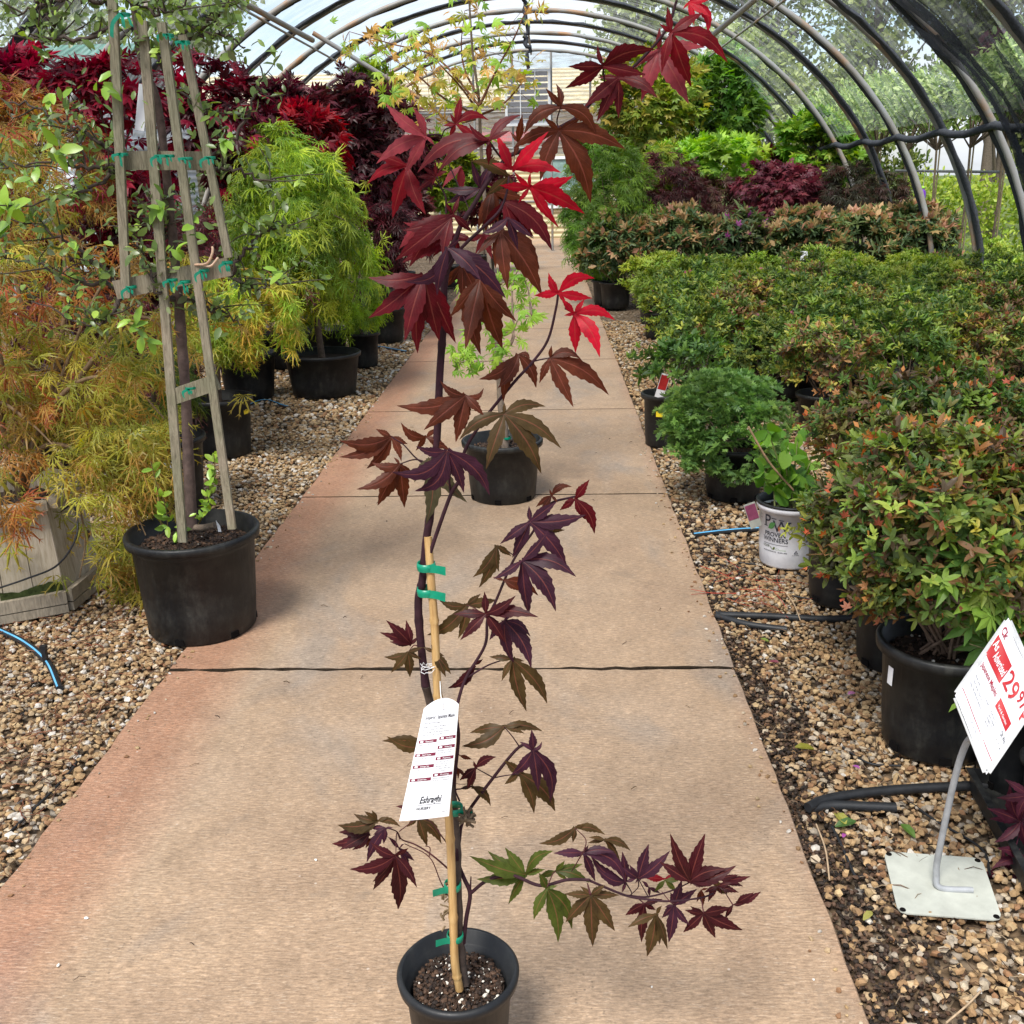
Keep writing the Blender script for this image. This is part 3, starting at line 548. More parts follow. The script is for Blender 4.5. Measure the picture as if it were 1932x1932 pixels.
# ================================================================ THE RED MAPLE IN THE FRONT POT
def ov(src): return src/1.5652
CR = {'A': (1050, 280, 3.5127), 'B': (1050, 600, 3.5127), 'C': (1550, 0, 3.22), 'D': (1750, 2400, 3.864), 'E': (980, 2300, 3.864), 'G': (1350, 100, 3.22),
      'M': (1000, 1000, 1.932), 'N': (1000, 2024, 1.932), 'P': (1000, 0, 1.932), 'L': (0, 0, 1.932), 'Q': (0, 1000, 1.932), 'S': (2024, 2024, 1.932), 'T': (2024, 1000, 1.932), 'Z': (2780, 1800, 3.717), 'Y': (1150, 2050, 4.832), 'U': (2024, 0, 1.932), 'W': (2180, 1480, 7.156)}
def cp(c, x, y): o = CR[c]; return ((x/o[2]+o[0])/1.56522, (y/o[2]+o[1])/1.56522)
YM = 1.375                                      # distance of the maple's stem down the path
pot0 = gz(864, 1826, .20)
LC = {'R': (.46, .006, .022), 'D': (.095, .006, .010), 'K': (.26, .045, .055), 'P': (.050, .016, .030), 'B': (.095, .024, .011), 'O': (.075, .048, .018), 'G': (.075, .10, .018), 'M': (.055, .010, .013), 'E': (.17, .006, .012), 'X': (.085, .075, .040)}
LEAVES = [  # crop, centre, lobe tips, colour, depth layer (metres nearer)
 ('C', (1390, 310), [(1355, 60), (1700, 120), (1275, 225), (1930, 600, -.15), (1585, 830), (1300, 700)], 'E', .05),
 ('C', (1560, 20), [(1730, 345, -.25), (1500, 90), (1610, 245), (1650, -90), (1790, -20), (1765, 160)], 'R', 0),
 ('C', (1270, 470), [(1040, 650), (1105, 965), (1560, 990), (1720, 450), (1280, 260), (1420, 640)], 'K', 0),
 ('C', (745, 630), [(410, 632), (380, 840), (920, 410, .12), (1240, 468, -.12), (1150, 710), (690, 420, -.1)], 'D', .03),
 ('C', (890, 740), [(560, 1020), (890, 1125), (1265, 938, -.1), (690, 735), (680, 1165), (1150, 700)], 'D', 0),
 ('C', (345, 1015), [(195, 835), (295, 795, .1), (-10, 1280, .15), (680, 1290, -.18), (265, 940), (540, 1010)], 'B', .04),
 ('G', (970, 920), [(1600, 1095, -.08), (1270, 1610, -.08), (790, 1400, .05), (530, 1090, .08), (820, 790), (1180, 800)], 'B', 0),
 ('G', (580, 1030), [(620, 760), (505, 930), (540, 1180)], 'B', 0),
 ('G', (520, 1290), [(370, 950), (870, 925, .04), (990, 1320, -.1), (330, 1230)], 'R', .07),
 ('G', (690, 1460), [(540, 1310), (1105, 1352, .05), (1215, 1712, -.1), (580, 1610), (970, 1850, -.05), (700, 1310), (400, 1440)], 'R', .05),
 ('A', (730, 430), [(310, 90, -.08), (595, 125, .05), (212, 718, .08), (508, 822), (820, 525)], 'K', .05),
 ('A', (535, 735), [(158, 598), (118, 928, .1), (380, 1285), (730, 1245, .05)], 'E', 0),
 ('A', (1040, 300), [(1095, 10), (978, 190), (905, 320), (1385, 265, -.2), (1275, 455), (970, 450)], 'E', .02),
 ('A', (1385, 470), [(640, 810, .14), (860, 800, .1), (1170, 290, -.2), (1720, 208, -.12), (1610, 370), (1380, 730)], 'D', .08),
 ('A', (830, 845), [(640, 850), (640, 992), (690, 740), (960, 785), (790, 945), (830, 690)], 'D', .02),
 ('A', (1590, 850), [(1190, 685, .1), (1400, 700), (1350, 1050), (1660, 1010)], 'O', 0),
 ('A', (1290, 970), [(905, 965, -.1), (1200, 680), (940, 1130), (1430, 700), (1120, 1110)], 'P', -.02),
 ('A', (1090, 740), [(1100, 1032), (900, 965), (1000, 850)], 'K', -.03),
 ('A', (1010, 1240), [(560, 1315, -.12), (488, 1408, -.05), (1080, 1050), (1215, 1430), (930, 1120)], 'D', .03),
 ('A', (990, 1280), [(410, 1720), (555, 1790, .05), (750, 1570), (900, 1700)], 'D', .04),
 ('A', (720, 1290), [(450, 1600), (495, 1320, -.2), (600, 1640)], 'K', 0),
 ('B', (960, 460), [(505, 815, -.22), (845, 960, .06), (1560, 990, -.06), (1300, 800, -.05), (1090, 370)], 'P', .10),
 ('B', (705, 740), [(128, 768, -.12), (130, 1192, -.08), (508, 1435), (645, 1560, .04), (870, 1432), (1040, 1452)], 'D', .03),
 ('B', (1290, 790), [(975, 1185), (1138, 1522), (1525, 1512), (1672, 1228), (1530, 850), (1300, 1575, .1), (1360, 745)], 'B', .05),
 ('A', (1540, 1110), [(1965, 1360, -.1), (1850, 1480), (1660, 1610), (1270, 1420), (2040, 1620, -.12)], 'D', 0),
 ('B', (1500, 285), [(1255, 540), (1580, 905), (1935, 960, -.05), (1450, 680), (1910, 690, -.12), (1740, 640)], 'B', .04),
 ('B', (1580, 150), [(1305, 315, -.1), (1685, 490), (1850, 370)], 'P', .09),
 ('A', (1420, 1000), [(1350, 1440), (1270, 1400), (1500, 1090), (1760, 1080), (1480, 1330)], 'B', -.03),
 ('A', (1330, 1450), [(1130, 1520), (1240, 1660), (1420, 1710), (1560, 1560)], 'K', -.04),
 ('B', (1000, 320), [(640, 470), (800, 560), (1240, 400), (1100, 620), (480, 620)], 'D', -.02),
 ('B', (1100, 640), [(980, 850), (1100, 1000), (1300, 1100), (900, 900)], 'B', -.05),
 ('P', (1255, 1672), [(1198, 1555, -.1), (1462, 1588, -.2), (1115, 1686), (1448, 1702), (1300, 1735)], 'R', .02),
 ('P', (1345, 1790), [(1405, 1703), (1578, 1828, -.15), (1490, 2040, -.1), (1352, 2015), (1268, 1700), (1285, 1800)], 'R', 0),
 ('M', (1025, 90), [(800, 232, -.12), (940, 362, .08), (1127, 282, -.1), (905, 285, -.1), (1090, 130, -.3)], 'B', 0),
 ('M', (1205, 110), [(1215, 38), (1382, 116, -.2), (1542, 322, -.08), (1340, 392), (1145, 256)], 'B', 0),
 ('M', (725, 325), [(330, 382, -.1), (578, 238, -.15), (828, 280, .3), (485, 522), (668, 592), (830, 440), (720, 520)], 'B', .03),
 ('M', (945, 430), [(688, 577, .1), (840, 748), (1157, 772, -.05), (1270, 627, -.08), (1182, 387, -.12), (945, 362)], 'O', .05),
 ('M', (300, 560), [(2, 580, -.12), (2, 676, -.1), (158, 742, -.08), (358, 702, -.08), (395, 602), (212, 515)], 'B', 0),
 ('M', (350, 715), [(100, 860, -.12), (222, 953), (376, 966), (440, 812), (188, 706, -.15), (314, 676)], 'B', .02),
 ('M', (620, 640), [(432, 870, -.2), (715, 882, -.05), (862, 895, -.15), (440, 612, -.1), (300, 760, -.2)], 'P', .08),
 ('M', (520, 680), [(497, 1062, -.08), (735, 936, .04), (430, 820)], 'X', 0),
 ('M', (500, 560), [(355, 478, -.2), (600, 602), (640, 640), (440, 640), (560, 510)], 'B', 0),
 ('M', (1092, 1045), [(1086, 953), (1412, 1005, .06), (920, 1172), (990, 1252), (1306, 1312, -.05), (1245, 930)], 'P', .04),
 ('M', (1215, 895), [(1332, 845, -.2), (1125, 960), (1250, 935), (1203, 858), (1150, 1000)], 'B', 0),
 ('M', (1350, 915), [(1432, 803), (1460, 1115, -.12), (1402, 1030), (1290, 930), (1260, 980)], 'D', .02),
 ('M', (1185, 1090), [(1292, 1092), (1252, 1136), (1172, 1096)], 'O', 0),
 ('M', (1045, 1265), [(1197, 1092, .08), (1357, 1360, -.12), (1240, 1558, -.1), (1087, 1582, -.04), (880, 1372, -.1)], 'P', .05),
 ('M', (905, 1180), [(765, 1362, -.08), (800, 1422, -.05), (916, 1332, .08), (985, 1240)], 'O', 0),
 ('M', (945, 1380), [(1140, 1467, -.12), (878, 1360), (1040, 1442)], 'B', .03),
 ('M', (840, 1570), [(655, 1572), (693, 1722), (1142, 1590, -.05), (1012, 1465, .08), (832, 1442), (952, 1735)], 'M', .05),
 ('M', (730, 1520), [(573, 1490, -.12), (503, 1692, -.1), (682, 1712, -.06), (812, 1455), (905, 1490)], 'O', 0),
 ('M', (945, 1610), [(1002, 1520), (1095, 1700, -.12), (1100, 1882, -.1), (1002, 1855, .06), (860, 1722)], 'P', .03),
 ('M', (415, 1745), [(233, 1676), (270, 1606), (385, 1604), (290, 1730), (455, 1700)], 'M', 0),
 ('M', (395, 1790), [(258, 1815, -.1), (298, 1907), (407, 1932), (472, 1830), (482, 1760)], 'O', .02),
 ('M', (545, 1790), [(605, 1812), (642, 1915), (528, 1745), (612, 1932), (480, 1760)], 'O', 0),
 ('M', (990, 1830), [(858, 1815), (930, 1955), (1072, 2128), (1190, 2084, -.12), (1060, 1840)], 'O', .02),
 ('M', (775, 1862), [(620, 1995, -.12), (735, 1935), (825, 1828)], 'M', 0),
 ('N', (500, 340), [(245, 318, .06), (274, 290, -.12)], 'O', -.02),
 ('N', (945, 235), [(700, 347, -.12), (805, 362, .08), (1062, 275), (1166, 262, -.08), (748, 270), (1050, 222)], 'O', 0),
 ('N', (1110, 368), [(1100, 250), (1160, 318, .2), (1030, 320), (985, 508, -.08), (1205, 670, -.12), (1140, 605)], 'P', .03),
 ('N', (1032, 500), [(945, 428), (1062, 478), (945, 566), (1115, 732, -.06), (1236, 720, -.08)], 'O', 0),
 ('N', (782, 470), [(900, 408, -.1), (690, 542), (770, 430), (735, 592)], 'M', 0),
 ('N', (760, 578), [(765, 508), (832, 602), (868, 690, -.1), (690, 592)], 'O', 0),
 ('N', (690, 400), [(762, 422), (672, 380)], 'B', -.02), ('N', (678, 470), [(727, 532), (668, 440), (680, 540)], 'B', -.02),
 ('E', (520, 480), [(65, 525, -.1), (245, 395, -.1), (455, 358), (650, 432), (785, 548, -.1), (300, 642), (370, 370)], 'O', .02),
 ('E', (610, 560), [(398, 955, .06), (470, 640), (700, 560), (430, 560), (590, 745)], 'P', .04),
 ('E', (430, 620), [(0, 740, -.08), (90, 812), (230, 812, -.1), (180, 642), (75, 608)], 'M', 0),
 ('E', (725, 880), [(200, 1030, -.08), (470, 1268, .05), (755, 1495), (972, 1242, -.05), (875, 788), (440, 722, -.08), (462, 1180)], 'M', .06),
 ('E', (770, 790), [(945, 938), (880, 1032), (640, 660), (830, 740)], 'P', .02),
 ('E', (980, 440), [(1090, 775), (1252, 742, -.08), (853, 552), (1165, 520)], 'O', -.02),
 ('E', (450, 680), [(385, 792), (348, 720), (465, 690)], 'B', 0), ('E', (860, 330), [(728, 312), (815, 272)], 'M', -.03),
 ('N', (1065, 1080), [(745, 972, -.05), (850, 944, -.06), (948, 924), (785, 1105, -.05), (915, 1148), (968, 1250), (1226, 944, -.1), (1180, 1050)], 'G', .02),
 ('N', (1240, 1060), [(1290, 1000), (1392, 1020), (1308, 1112), (1432, 1126, -.08), (1140, 1092)], 'G', 0),
 ('N', (1190, 1160), [(1113, 1338, .05), (1252, 1468, -.06), (1332, 1392, -.1), (1143, 1070), (1252, 1142)], 'G', .03),
 ('N', (1438, 1195), [(1288, 1190), (1378, 1145), (1520, 1140), (1602, 1196), (1294, 1352), (1450, 1492), (1577, 1402)], 'O', .04),
 ('N', (1350, 812), [(1143, 902, -.1), (1336, 897), (1522, 852, -.12), (1400, 790)], 'O', 0),
 ('N', (1397, 955), [(1225, 957), (1323, 977), (1577, 952, -.08), (1465, 1120), (1640, 1130, -.18), (1425, 910)], 'P', .03),
 ('N', (1520, 880), [(1667, 945, -.08), (1611, 1012), (1425, 868), (1420, 900)], 'O', 0),
 ('D', (380, 790), [(-30, 470, -.15), (35, 620, -.15), (338, 440), (335, 912), (500, 752)], 'P', .02),
 ('D', (522, 750), [(642, 353), (886, 430, .06), (330, 620), (488, 805), (420, 590)], 'P', .04),
 ('D', (1110, 785), [(884, 234), (1286, 232), (1645, 600, .08), (762, 558), (1535, 640, -.06), (1330, 840)], 'M', .06),
 ('D', (820, 755), [(580, 735), (970, 700)], 'E', -.01), ('D', (828, 770), [(705, 905), (962, 905), (1005, 770)], 'G', .01),
 ('D', (1450, 760), [(1672, 708), (1805, 724, .08), (1722, 842), (1385, 800), (1340, 660)], 'M', .02),
 ('D', (1430, 840), [(1672, 912), (1318, 1022, .06), (1270, 912), (1475, 932), (1600, 800)], 'M', .01),
 ('D', (1240, 880), [(1188, 1022), (1262, 1065), (1320, 860)], 'B', 0),
 ('D', (930, 1055), [(1020, 758), (1195, 868), (888, 905), (818, 1080), (790, 1202), (868, 1485), (1115, 1285, .06)], 'P', .04),
 ('D', (590, 1038), [(373, 1170), (558, 1482), (802, 985), (722, 1110)], 'M', .01),
 ('D', (725, 1158), [(398, 1310), (620, 1643), (856, 1563), (792, 1058), (762, 1512), (560, 1240)], 'O', .05),
 ('D', (1265, 1150), [(1113, 1065), (1050, 1110), (1033, 1366), (1402, 1432), (1717, 1342), (1580, 1080), (1500, 1212)], 'M', .03),
 ('D', (1600, 1050), [(1732, 1045), (1508, 1210), (1575, 1110)], 'M', .02), ('D', (1640, 1030), [(1925, 898, .03), (1842, 908)], 'M', .02),
 ('D', (1535, 925), [(1338, 758), (1480, 860)], 'O', .02),
 ('D', (640, 850), [(650, 955), (590, 832), (775, 920), (560, 778)], 'P', 0),
]
def hero_leaf(mb, C, tips, col, r, wide=False):
    """one maple leaf: petiole point C, list of (tip, bend)."""
    tocam = nrm(CAMP-O0-C); Lmax = max(np.linalg.norm(t-C) for t, _ in tips); nl = nrm(tocam+r.normal(0, .26, 3)+[0, 0, .15])
    m = len(tips); big_ = Lmax > .068
    for t, bend in tips:
        d = t-C; Ln = np.linalg.norm(d); nt_ = 15; s = np.linspace(0, 1, nt_); side = nrm(np.cross(nl, d)); nn = nrm(np.cross(d, side))
        arch = r.uniform(.04, .14)*Ln; curvev = side*bend*Ln*-1
        mid = C+d*s[:, None]+nn*(arch*np.sin(math.pi*s)*.8)[:, None]+curvev*(np.sin(math.pi*s))[:, None]
        tang = nrm(np.gradient(mid, axis=0)); sd_ = nrm(np.cross(nn, tang)) ; sd_ = nrm(np.cross(tang, np.cross(sd_, tang)))
        ratio = r.uniform(.108, .138) if wide else r.uniform(.105, .132)*min(1.18, max(.9, (.075/Ln)**.25)); w_ = Ln*ratio*(np.sin(math.pi*np.clip(s, 0, 1)**.78)**.95)*(1.12-.52*s)*1.2*(.5+.5*np.clip(s*2.6, 0, 1))
        w_ = np.maximum(w_, Ln*.06*np.clip(1-s*4, 0, 1)); w_[-1] = 0
        ser = 1+.17*(np.arange(nt_) % 2)*(s > .2); fold = r.uniform(.12, .38)
        V = []; UV = []
        for i in range(nt_):
            for u in (-1, -.5, 0, .5, 1):
                q = mid[i]+sd_[i]*w_[i]*u*ser[i]-nn*abs(u)*w_[i]*fold*(1+.2*math.sin(7*s[i]*u+Ln*900)); V.append(q+(tang[i]*w_[i]*.25*abs(u) if ser[i] > 1 else 0)); UV.append((.5+u*.5, s[i]+.001))
        Fq = [[i*5+j, i*5+j+1, (i+1)*5+j+1, (i+1)*5+j] for i in range(nt_-1) for j in range(4)]
        c = np.asarray(col)*r.uniform(.85, 1.15); mb.add(V, Fq, c, 0, True, UV)
rm = thing('potted_maple', 'tall staked red leaf maple in a small black pot at the front of the path', 'potted maple', (pot0[0], pot0[1], 0))
O0 = np.array([pot0[0], pot0[1], 0])
make_pot(rm, .0945, .20, .074, POTG, 1500, 72, .165, 5, .0042, .006, perlite=.10)
# stem, branches (picture points at their distances)
STEMC = (.035, .012, .018); TWIG = (.07, .02, .022)
def path3(pts, Y=None): return np.array([at(*cp(c, x, y), (Y if Y else YM)+dz) for (c, x, y, dz) in pts])-O0
def stem(mb, pts, r0, r1, col=STEMC, n=26, sides=8, knots=0):
    C = curve(path3(pts), n); rr = np.linspace(r0, r1, len(C)); 
    if knots: rr = rr*(1+.16*(np.arange(len(C)) % max(2, len(C)//knots) == 0))
    tube(mb, C, rr, sides, col); return C
mb = MB()
stem(mb, [('N', 716, 1700, 0), ('N', 700, 1560, 0), ('N', 684, 1400, .0), ('N', 676, 1150, 0), ('N', 670, 900, .012), ('N', 655, 690, .014), ('N', 620, 500, .014), ('N', 560, 250, .012), ('N', 525, 110, .01), ('N', 497, 0, .0)], .0085, .0062, (.075, .055, .045), 30, 9, 7)
stem(mb, [('N', 497, 0, 0), ('M', 466, 1700, 0), ('M', 455, 1500, 0), ('M', 476, 1390, 0), ('M', 487, 1300, 0), ('M', 500, 1150, .0), ('M', 530, 950, 0), ('M', 552, 700, 0), ('M', 565, 500, 0), ('M', 578, 200, 0), ('P', 592, 1930, 0), ('P', 600, 1800, 0), ('P', 605, 1600, 0), ('P', 640, 1440, .0)], .0062, .0048, STEMC, 60, 9, 9)
mb.build('trunk', BARK, rm)
BR = [
 [('P', 640, 1440, 0), ('P', 700, 1280, 0), ('P', 770, 1170, 0), ('P', 855, 1030, 0), ('P', 960, 900, 0), ('C', 0, 1420, 0), ('C', 300, 1230, 0), ('C', 500, 1110, 0), ('C', 700, 900, 0), ('C', 880, 740, 0), ('C', 1060, 610, 0), ('C', 1340, 290, 0), ('C', 1445, 0, 0)],
 [('P', 610, 1560, -.02), ('A', 1090, 1600, -.04), ('A', 1350, 1350, -.05), ('A', 1500, 1190, -.05), ('A', 1575, 990, -.04), ('A', 1590, 850, -.03)],
 [('A', 940, 1230, -.02), ('A', 930, 1050, -.02), ('A', 835, 880, -.02)],
 [('A', 1380, 480, -.06), ('A', 1530, 680, -.03), ('A', 1640, 790, -.03)],
 [('A', 730, 420, -.03), ('A', 870, 415, -.02), ('A', 900, 480, 0), ('A', 960, 700, .02), ('A', 1180, 1190, 0)],
 [('A', 1040, 320, 0), ('A', 930, 360, 0), ('A', 895, 430, 0)],
 [('C', 330, 1240, 0), ('C', 305, 1150, 0), ('C', 340, 1020, -.03)], [('C', 745, 640, -.02), ('C', 755, 800, 0), ('C', 740, 860, 0)],
 [('M', 500, 1290, -.01), ('M', 560, 1110, -.01), ('M', 640, 890, -.015), ('M', 690, 800, -.02), ('M', 720, 640, 0), ('M', 830, 460, 0), ('M', 1000, 250, 0), ('M', 1110, 130, 0), ('M', 1195, 5, 0), ('P', 1240, 1760, 0), ('P', 1252, 1680, 0)],
 [('M', 640, 885, -.01), ('M', 632, 800, -.02), ('M', 650, 715, -.03), ('M', 620, 645, -.06)],
 [('M', 830, 460, 0), ('M', 880, 436, -.02), ('M', 945, 430, -.04)], [('M', 825, 450, 0), ('M', 790, 380, 0), ('M', 725, 328, -.02)],
 [('M', 1110, 130, 0), ('M', 1160, 118, 0), ('M', 1205, 110, 0)], [('P', 1290, 1760, 0), ('P', 1345, 1790, 0)],
 [('M', 545, 760, 0), ('M', 440, 680, 0), ('M', 370, 605, 0), ('M', 300, 560, 0)], [('M', 530, 720, 0), ('M', 440, 690, 0), ('M', 350, 715, -.02)],
 [('N', 676, 1000, .0), ('N', 660, 640, .03), ('N', 665, 500, -.01), ('N', 684, 300, -.02), ('N', 672, 170, -.02), ('N', 690, 60, -.01), ('M', 732, 1925, 0), ('M', 835, 1750, 0), ('M', 850, 1600, 0), ('M', 900, 1490, 0), ('M', 1000, 1260, 0), ('M', 1110, 1100, 0), ('M', 1195, 950, 0), ('M', 1350, 900, 0)],
 [('M', 740, 1930, 0), ('M', 860, 1860, 0), ('M', 985, 1822, 0)], [('M', 920, 1180, 0), ('M', 1010, 1245, 0)],
 [('N', 712, 1470, 0), ('N', 728, 1330, 0), ('N', 750, 1190, 0), ('N', 715, 1100, .01), ('N', 684, 1010, .02), ('N', 690, 880, .02), ('N', 722, 750, .02), ('N', 880, 530, 0), ('N', 1032, 350, 0), ('N', 1100, 365, -.02)],
 [('N', 750, 1190, 0), ('N', 755, 1092, 0)], [('N', 1032, 350, 0), ('N', 990, 290, 0), ('N', 945, 237, 0)], [('N', 885, 528, 0), ('N', 780, 470, 0)],
 [('N', 885, 528, 0), ('N', 950, 515, 0), ('N', 1030, 505, 0)], [('N', 690, 660, 0), ('N', 668, 600, 0), ('N', 700, 590, 0), ('N', 760, 575, 0)],
 [('N', 750, 1188, 0), ('N', 850, 1112, -.01), ('N', 985, 1083, -.02), ('N', 1150, 1142, -.03), ('N', 1300, 1110, -.03), ('N', 1420, 1110, -.04), ('D', 0, 790, -.04), ('D', 380, 945, -.04), ('D', 640, 990, -.05), ('D', 900, 1010, -.05), ('D', 1240, 970, -.05), ('D', 1380, 920, -.05)],
 [('D', 380, 945, -.04), ('D', 620, 960, -.04), ('D', 900, 890, -.05), ('D', 1120, 790, -.07)],
 [('D', 520, 760, -.07), ('D', 520, 850, -.05), ('D', 430, 940, -.04)], [('D', 380, 800, -.05), ('D', 440, 900, -.04), ('D', 440, 940, -.04)], [('D', 640, 970, -.04), ('D', 580, 860, -.03), ('D', 530, 770, -.05)],
 [('D', 930, 1050, -.08), ('D', 870, 1000, -.05), ('D', 790, 900, -.04)], [('D', 1265, 1140, -.07), ('D', 1250, 1040, -.06), ('D', 1240, 970, -.05)], [('D', 1600, 1050, -.06), ('D', 1530, 940, -.05), ('D', 1480, 860, -.05)],
 [('D', 590, 1038, -.05), ('D', 520, 980, -.04), ('D', 440, 935, -.04)], [('N', 1395, 950, -.05), ('N', 1360, 1010, -.04), ('N', 1330, 1060, -.03)], [('N', 1397, 955, -.04), ('N', 1410, 880, -.03), ('N', 1350, 815, -.02), ], [('N', 1437, 1195, -.07), ('N', 1420, 1130, -.05)], [('N', 1190, 1150, -.05), ('N', 1220, 1080, -.03), ('N', 1240, 1060, -.03)],
 [('N', 640, 1060, .01), ('N', 560, 990, 0), ('N', 500, 945, 0), ('N', 430, 905, 0), ('N', 362, 880, 0), ('E', 740, 600, -.01), ('E', 620, 560, -.03)],
 [('E', 780, 690, 0), ('E', 740, 620, 0), ('E', 730, 860, -.05)], [('E', 1330, 755, .01), ('E', 1250, 650, 0), ('E', 1165, 530, 0), ('E', 1100, 470, 0), ('E', 980, 440, .0)], [('E', 770, 600, 0), ('E', 860, 530, 0), ('E', 980, 440, .0)],
 [('E', 1345, 1370, 0), ('E', 1240, 1170, .0), ('E', 1110, 890, 0), ('E', 830, 740, 0)], [('E', 1110, 890, 0), ('E', 1120, 790, 0), ('E', 1065, 765, 0)],
 [('M', 460, 1760, 0), ('M', 430, 1750, 0), ('M', 400, 1785, 0)], [('M', 465, 1740, 0), ('M', 500, 1770, 0), ('M', 545, 1790, 0)], [('M', 850, 1600, 0), ('M', 780, 1540, 0), ('M', 730, 1520, 0)], [('N', 640, 420, .02), ('N', 560, 370, 0), ('N', 480, 335, 0)],
]
RR = [.0036, .0024, .0018, .0016, .0015, .0013, .0012, .0012, .0034, .002, .0013, .0013, .0012, .0011, .0014, .0014, .0034, .0016, .001, .0042, .0022, .0011, .001, .0011, .0015, .0030, .0018] + [.0011]*9 + [.0020, .001, .0016, .0013, .0012, .0008, .0011, .001, .001, .001]
br_objs = []
for i, pts in enumerate(BR):
    mb = MB(); stem(mb, pts, RR[i] if i < len(RR) else .001, max(.0007, (RR[i] if i < len(RR) else .001)*.5), STEMC if i < 30 else TWIG, max(10, 5*len(pts)), 6); br_objs.append((mb, path3(pts)))
big = [0, 1, 8, 16, 19, 25, 39-3]
# merge small twigs into the nearest big branch, leaves become that branch's foliage
bigs = [0, 1, 8, 16, 19, 25, 36, 14]
names = {}
def nearest(p):
    return min(bigs, key=lambda b: np.min(np.linalg.norm(curve(br_objs[b][1], 40)-p, axis=1)))
MBs = {b: br_objs[b][0] for b in bigs}
for i, (mb, P) in enumerate(br_objs):
    if i in bigs: continue
    b = nearest(P[len(P)//2]); T = MBs[b]
    for v_, f_, c_ in zip(mb.v, mb.f, mb.c): pass
    off = 0; V = np.concatenate(mb.v); C_ = np.concatenate(mb.c); T.add(V, np.concatenate([f for f in mb.f if f.shape[1] == 4]), C_)
r = np.random.default_rng(21); FOL = {b: MB() for b in bigs}
for (cr_, ctr_, tips, col, lay) in LEAVES:
    dC = -lay+r.uniform(-.015, .015); sc_ = CR[cr_][2]
    Cw = at(*cp(cr_, *ctr_), YM+dC); tt_ = []
    for tp in tips:
        px = cp(cr_, tp[0], tp[1]); l2 = math.hypot(tp[0]-ctr_[0], tp[1]-ctr_[1])/sc_/1.565*YM*1.1/F
        tt_.append((at(*px, YM+dC+r.uniform(-.38, .22)*l2)-O0, (tp[2] if len(tp) > 2 else 0)))
    b = nearest(Cw-O0); hero_leaf(FOL[b], Cw-O0, tt_, LC[col], r, cr_ in 'ABCG')
for b in bigs:
    o = MBs[b].build('branch', BARK, rm); FOL[b].build('foliage', HERO, o) if FOL[b].n else None
# dead curled leaf and bits
mb = MB(); c = at(*cp('N', 735, 755), YM-.03)-O0; rd = np.random.default_rng(3)
for k in range(16):
    a = rd.normal(size=3); a = nrm(a)*rd.uniform(.006, .013); tube(mb, curve([c+a, c+a*.3+rd.normal(0, .004, 3), c-a*.6+rd.normal(0, .006, 3)], 6), [.001, .0035, .004, .003, .0028, .0015, .001][:7] if False else .0026, 4, [(.13, .09, .055), (.09, .06, .04), (.18, .13, .08)][k % 3])
mb.build('dry_leaf', BARK, rm); mb = MB()
c2 = at(*cp('N', 615, 1290), YM-.01)-O0
for k in range(14):
    a = rd.normal(size=3)*[.005, .004, .022]; tube(mb, curve([c2+a, c2+a+rd.normal(0, .006, 3), c2+a+rd.normal(0, .008, 3)], 6), .0016, 4, (.20, .14, .075))
mb.build('dry_leaf', BARK, rm)
# bamboo stake
BAM, t, b = mat('bamboo', .5, .4); n = noise(t, 30, 5, .6, 'Object', (6, 6, .5)); lk(t, ramp(t, n.outputs[0], [(.3, (.36, .20, .07)), (.6, (.56, .36, .15)), (.8, (.62, .44, .22))]).outputs[0], b.inputs['Base Color'])
mb = MB(); C = curve(path3([('N', 690, 1735, -.012), ('N', 662, 1560, -.015), ('N', 650, 1200, -.018), ('N', 632, 800, -.02), ('N', 600, 420, -.02), ('N', 566, 60, -.016), ('M', 548, 1650, -.013), ('M', 525, 1350, -.012), ('M', 510, 1130, -.004)]), 120); rr = np.linspace(.0070, .0058, len(C)); kn = [8, 27, 45, 62, 80, 98]
for k in kn:
    if k < len(rr): rr[k] *= 1.22
tube(mb, C, rr, 12); mb.build('bamboo_stake', BAM, rm)
# green tape ties: a band plus the loose tab
def tie(cr_, x, y, tabdir, w=.0115, R=.013):
    c = at(*cp(cr_, x, y), YM-.008)-O0; mb = MB(); lathe(mb, [(R, -w/2), (R+.001, 0), (R, w/2), (R-.0008, w/2), (R-.0008, -w/2), (R, -w/2)], 20, c=c)
    d = np.array([tabdir[0], -.5, tabdir[1]])*.001; l = .03; dd = nrm([tabdir[0], -.15, tabdir[1]]); up = nrm(np.cross(dd, [0, 1, 0])); k = 6; V = []
    for i in range(k): 
        f = i/(k-1)
        for s in (-1, 1): V.append(c+np.array([0, -R, 0])+dd*l*f+up*s*w/2*(1+.15*f)+np.array([0, .003*math.sin(f*4), 0]))
    mb.add(V, [[2*i, 2*i+1, 2*i+3, 2*i+2] for i in range(k-1)]); return mb.build('green_tie', RIBBON, rm)
tie('M', 500, 1297, (1, -.03)); tie('M', 500, 1440, (1, -.08)); tie('N', 662, 705, (1, .12)); tie('N', 650, 1142, (-1, 0)); tie('N', 665, 1430, (-1, .05))
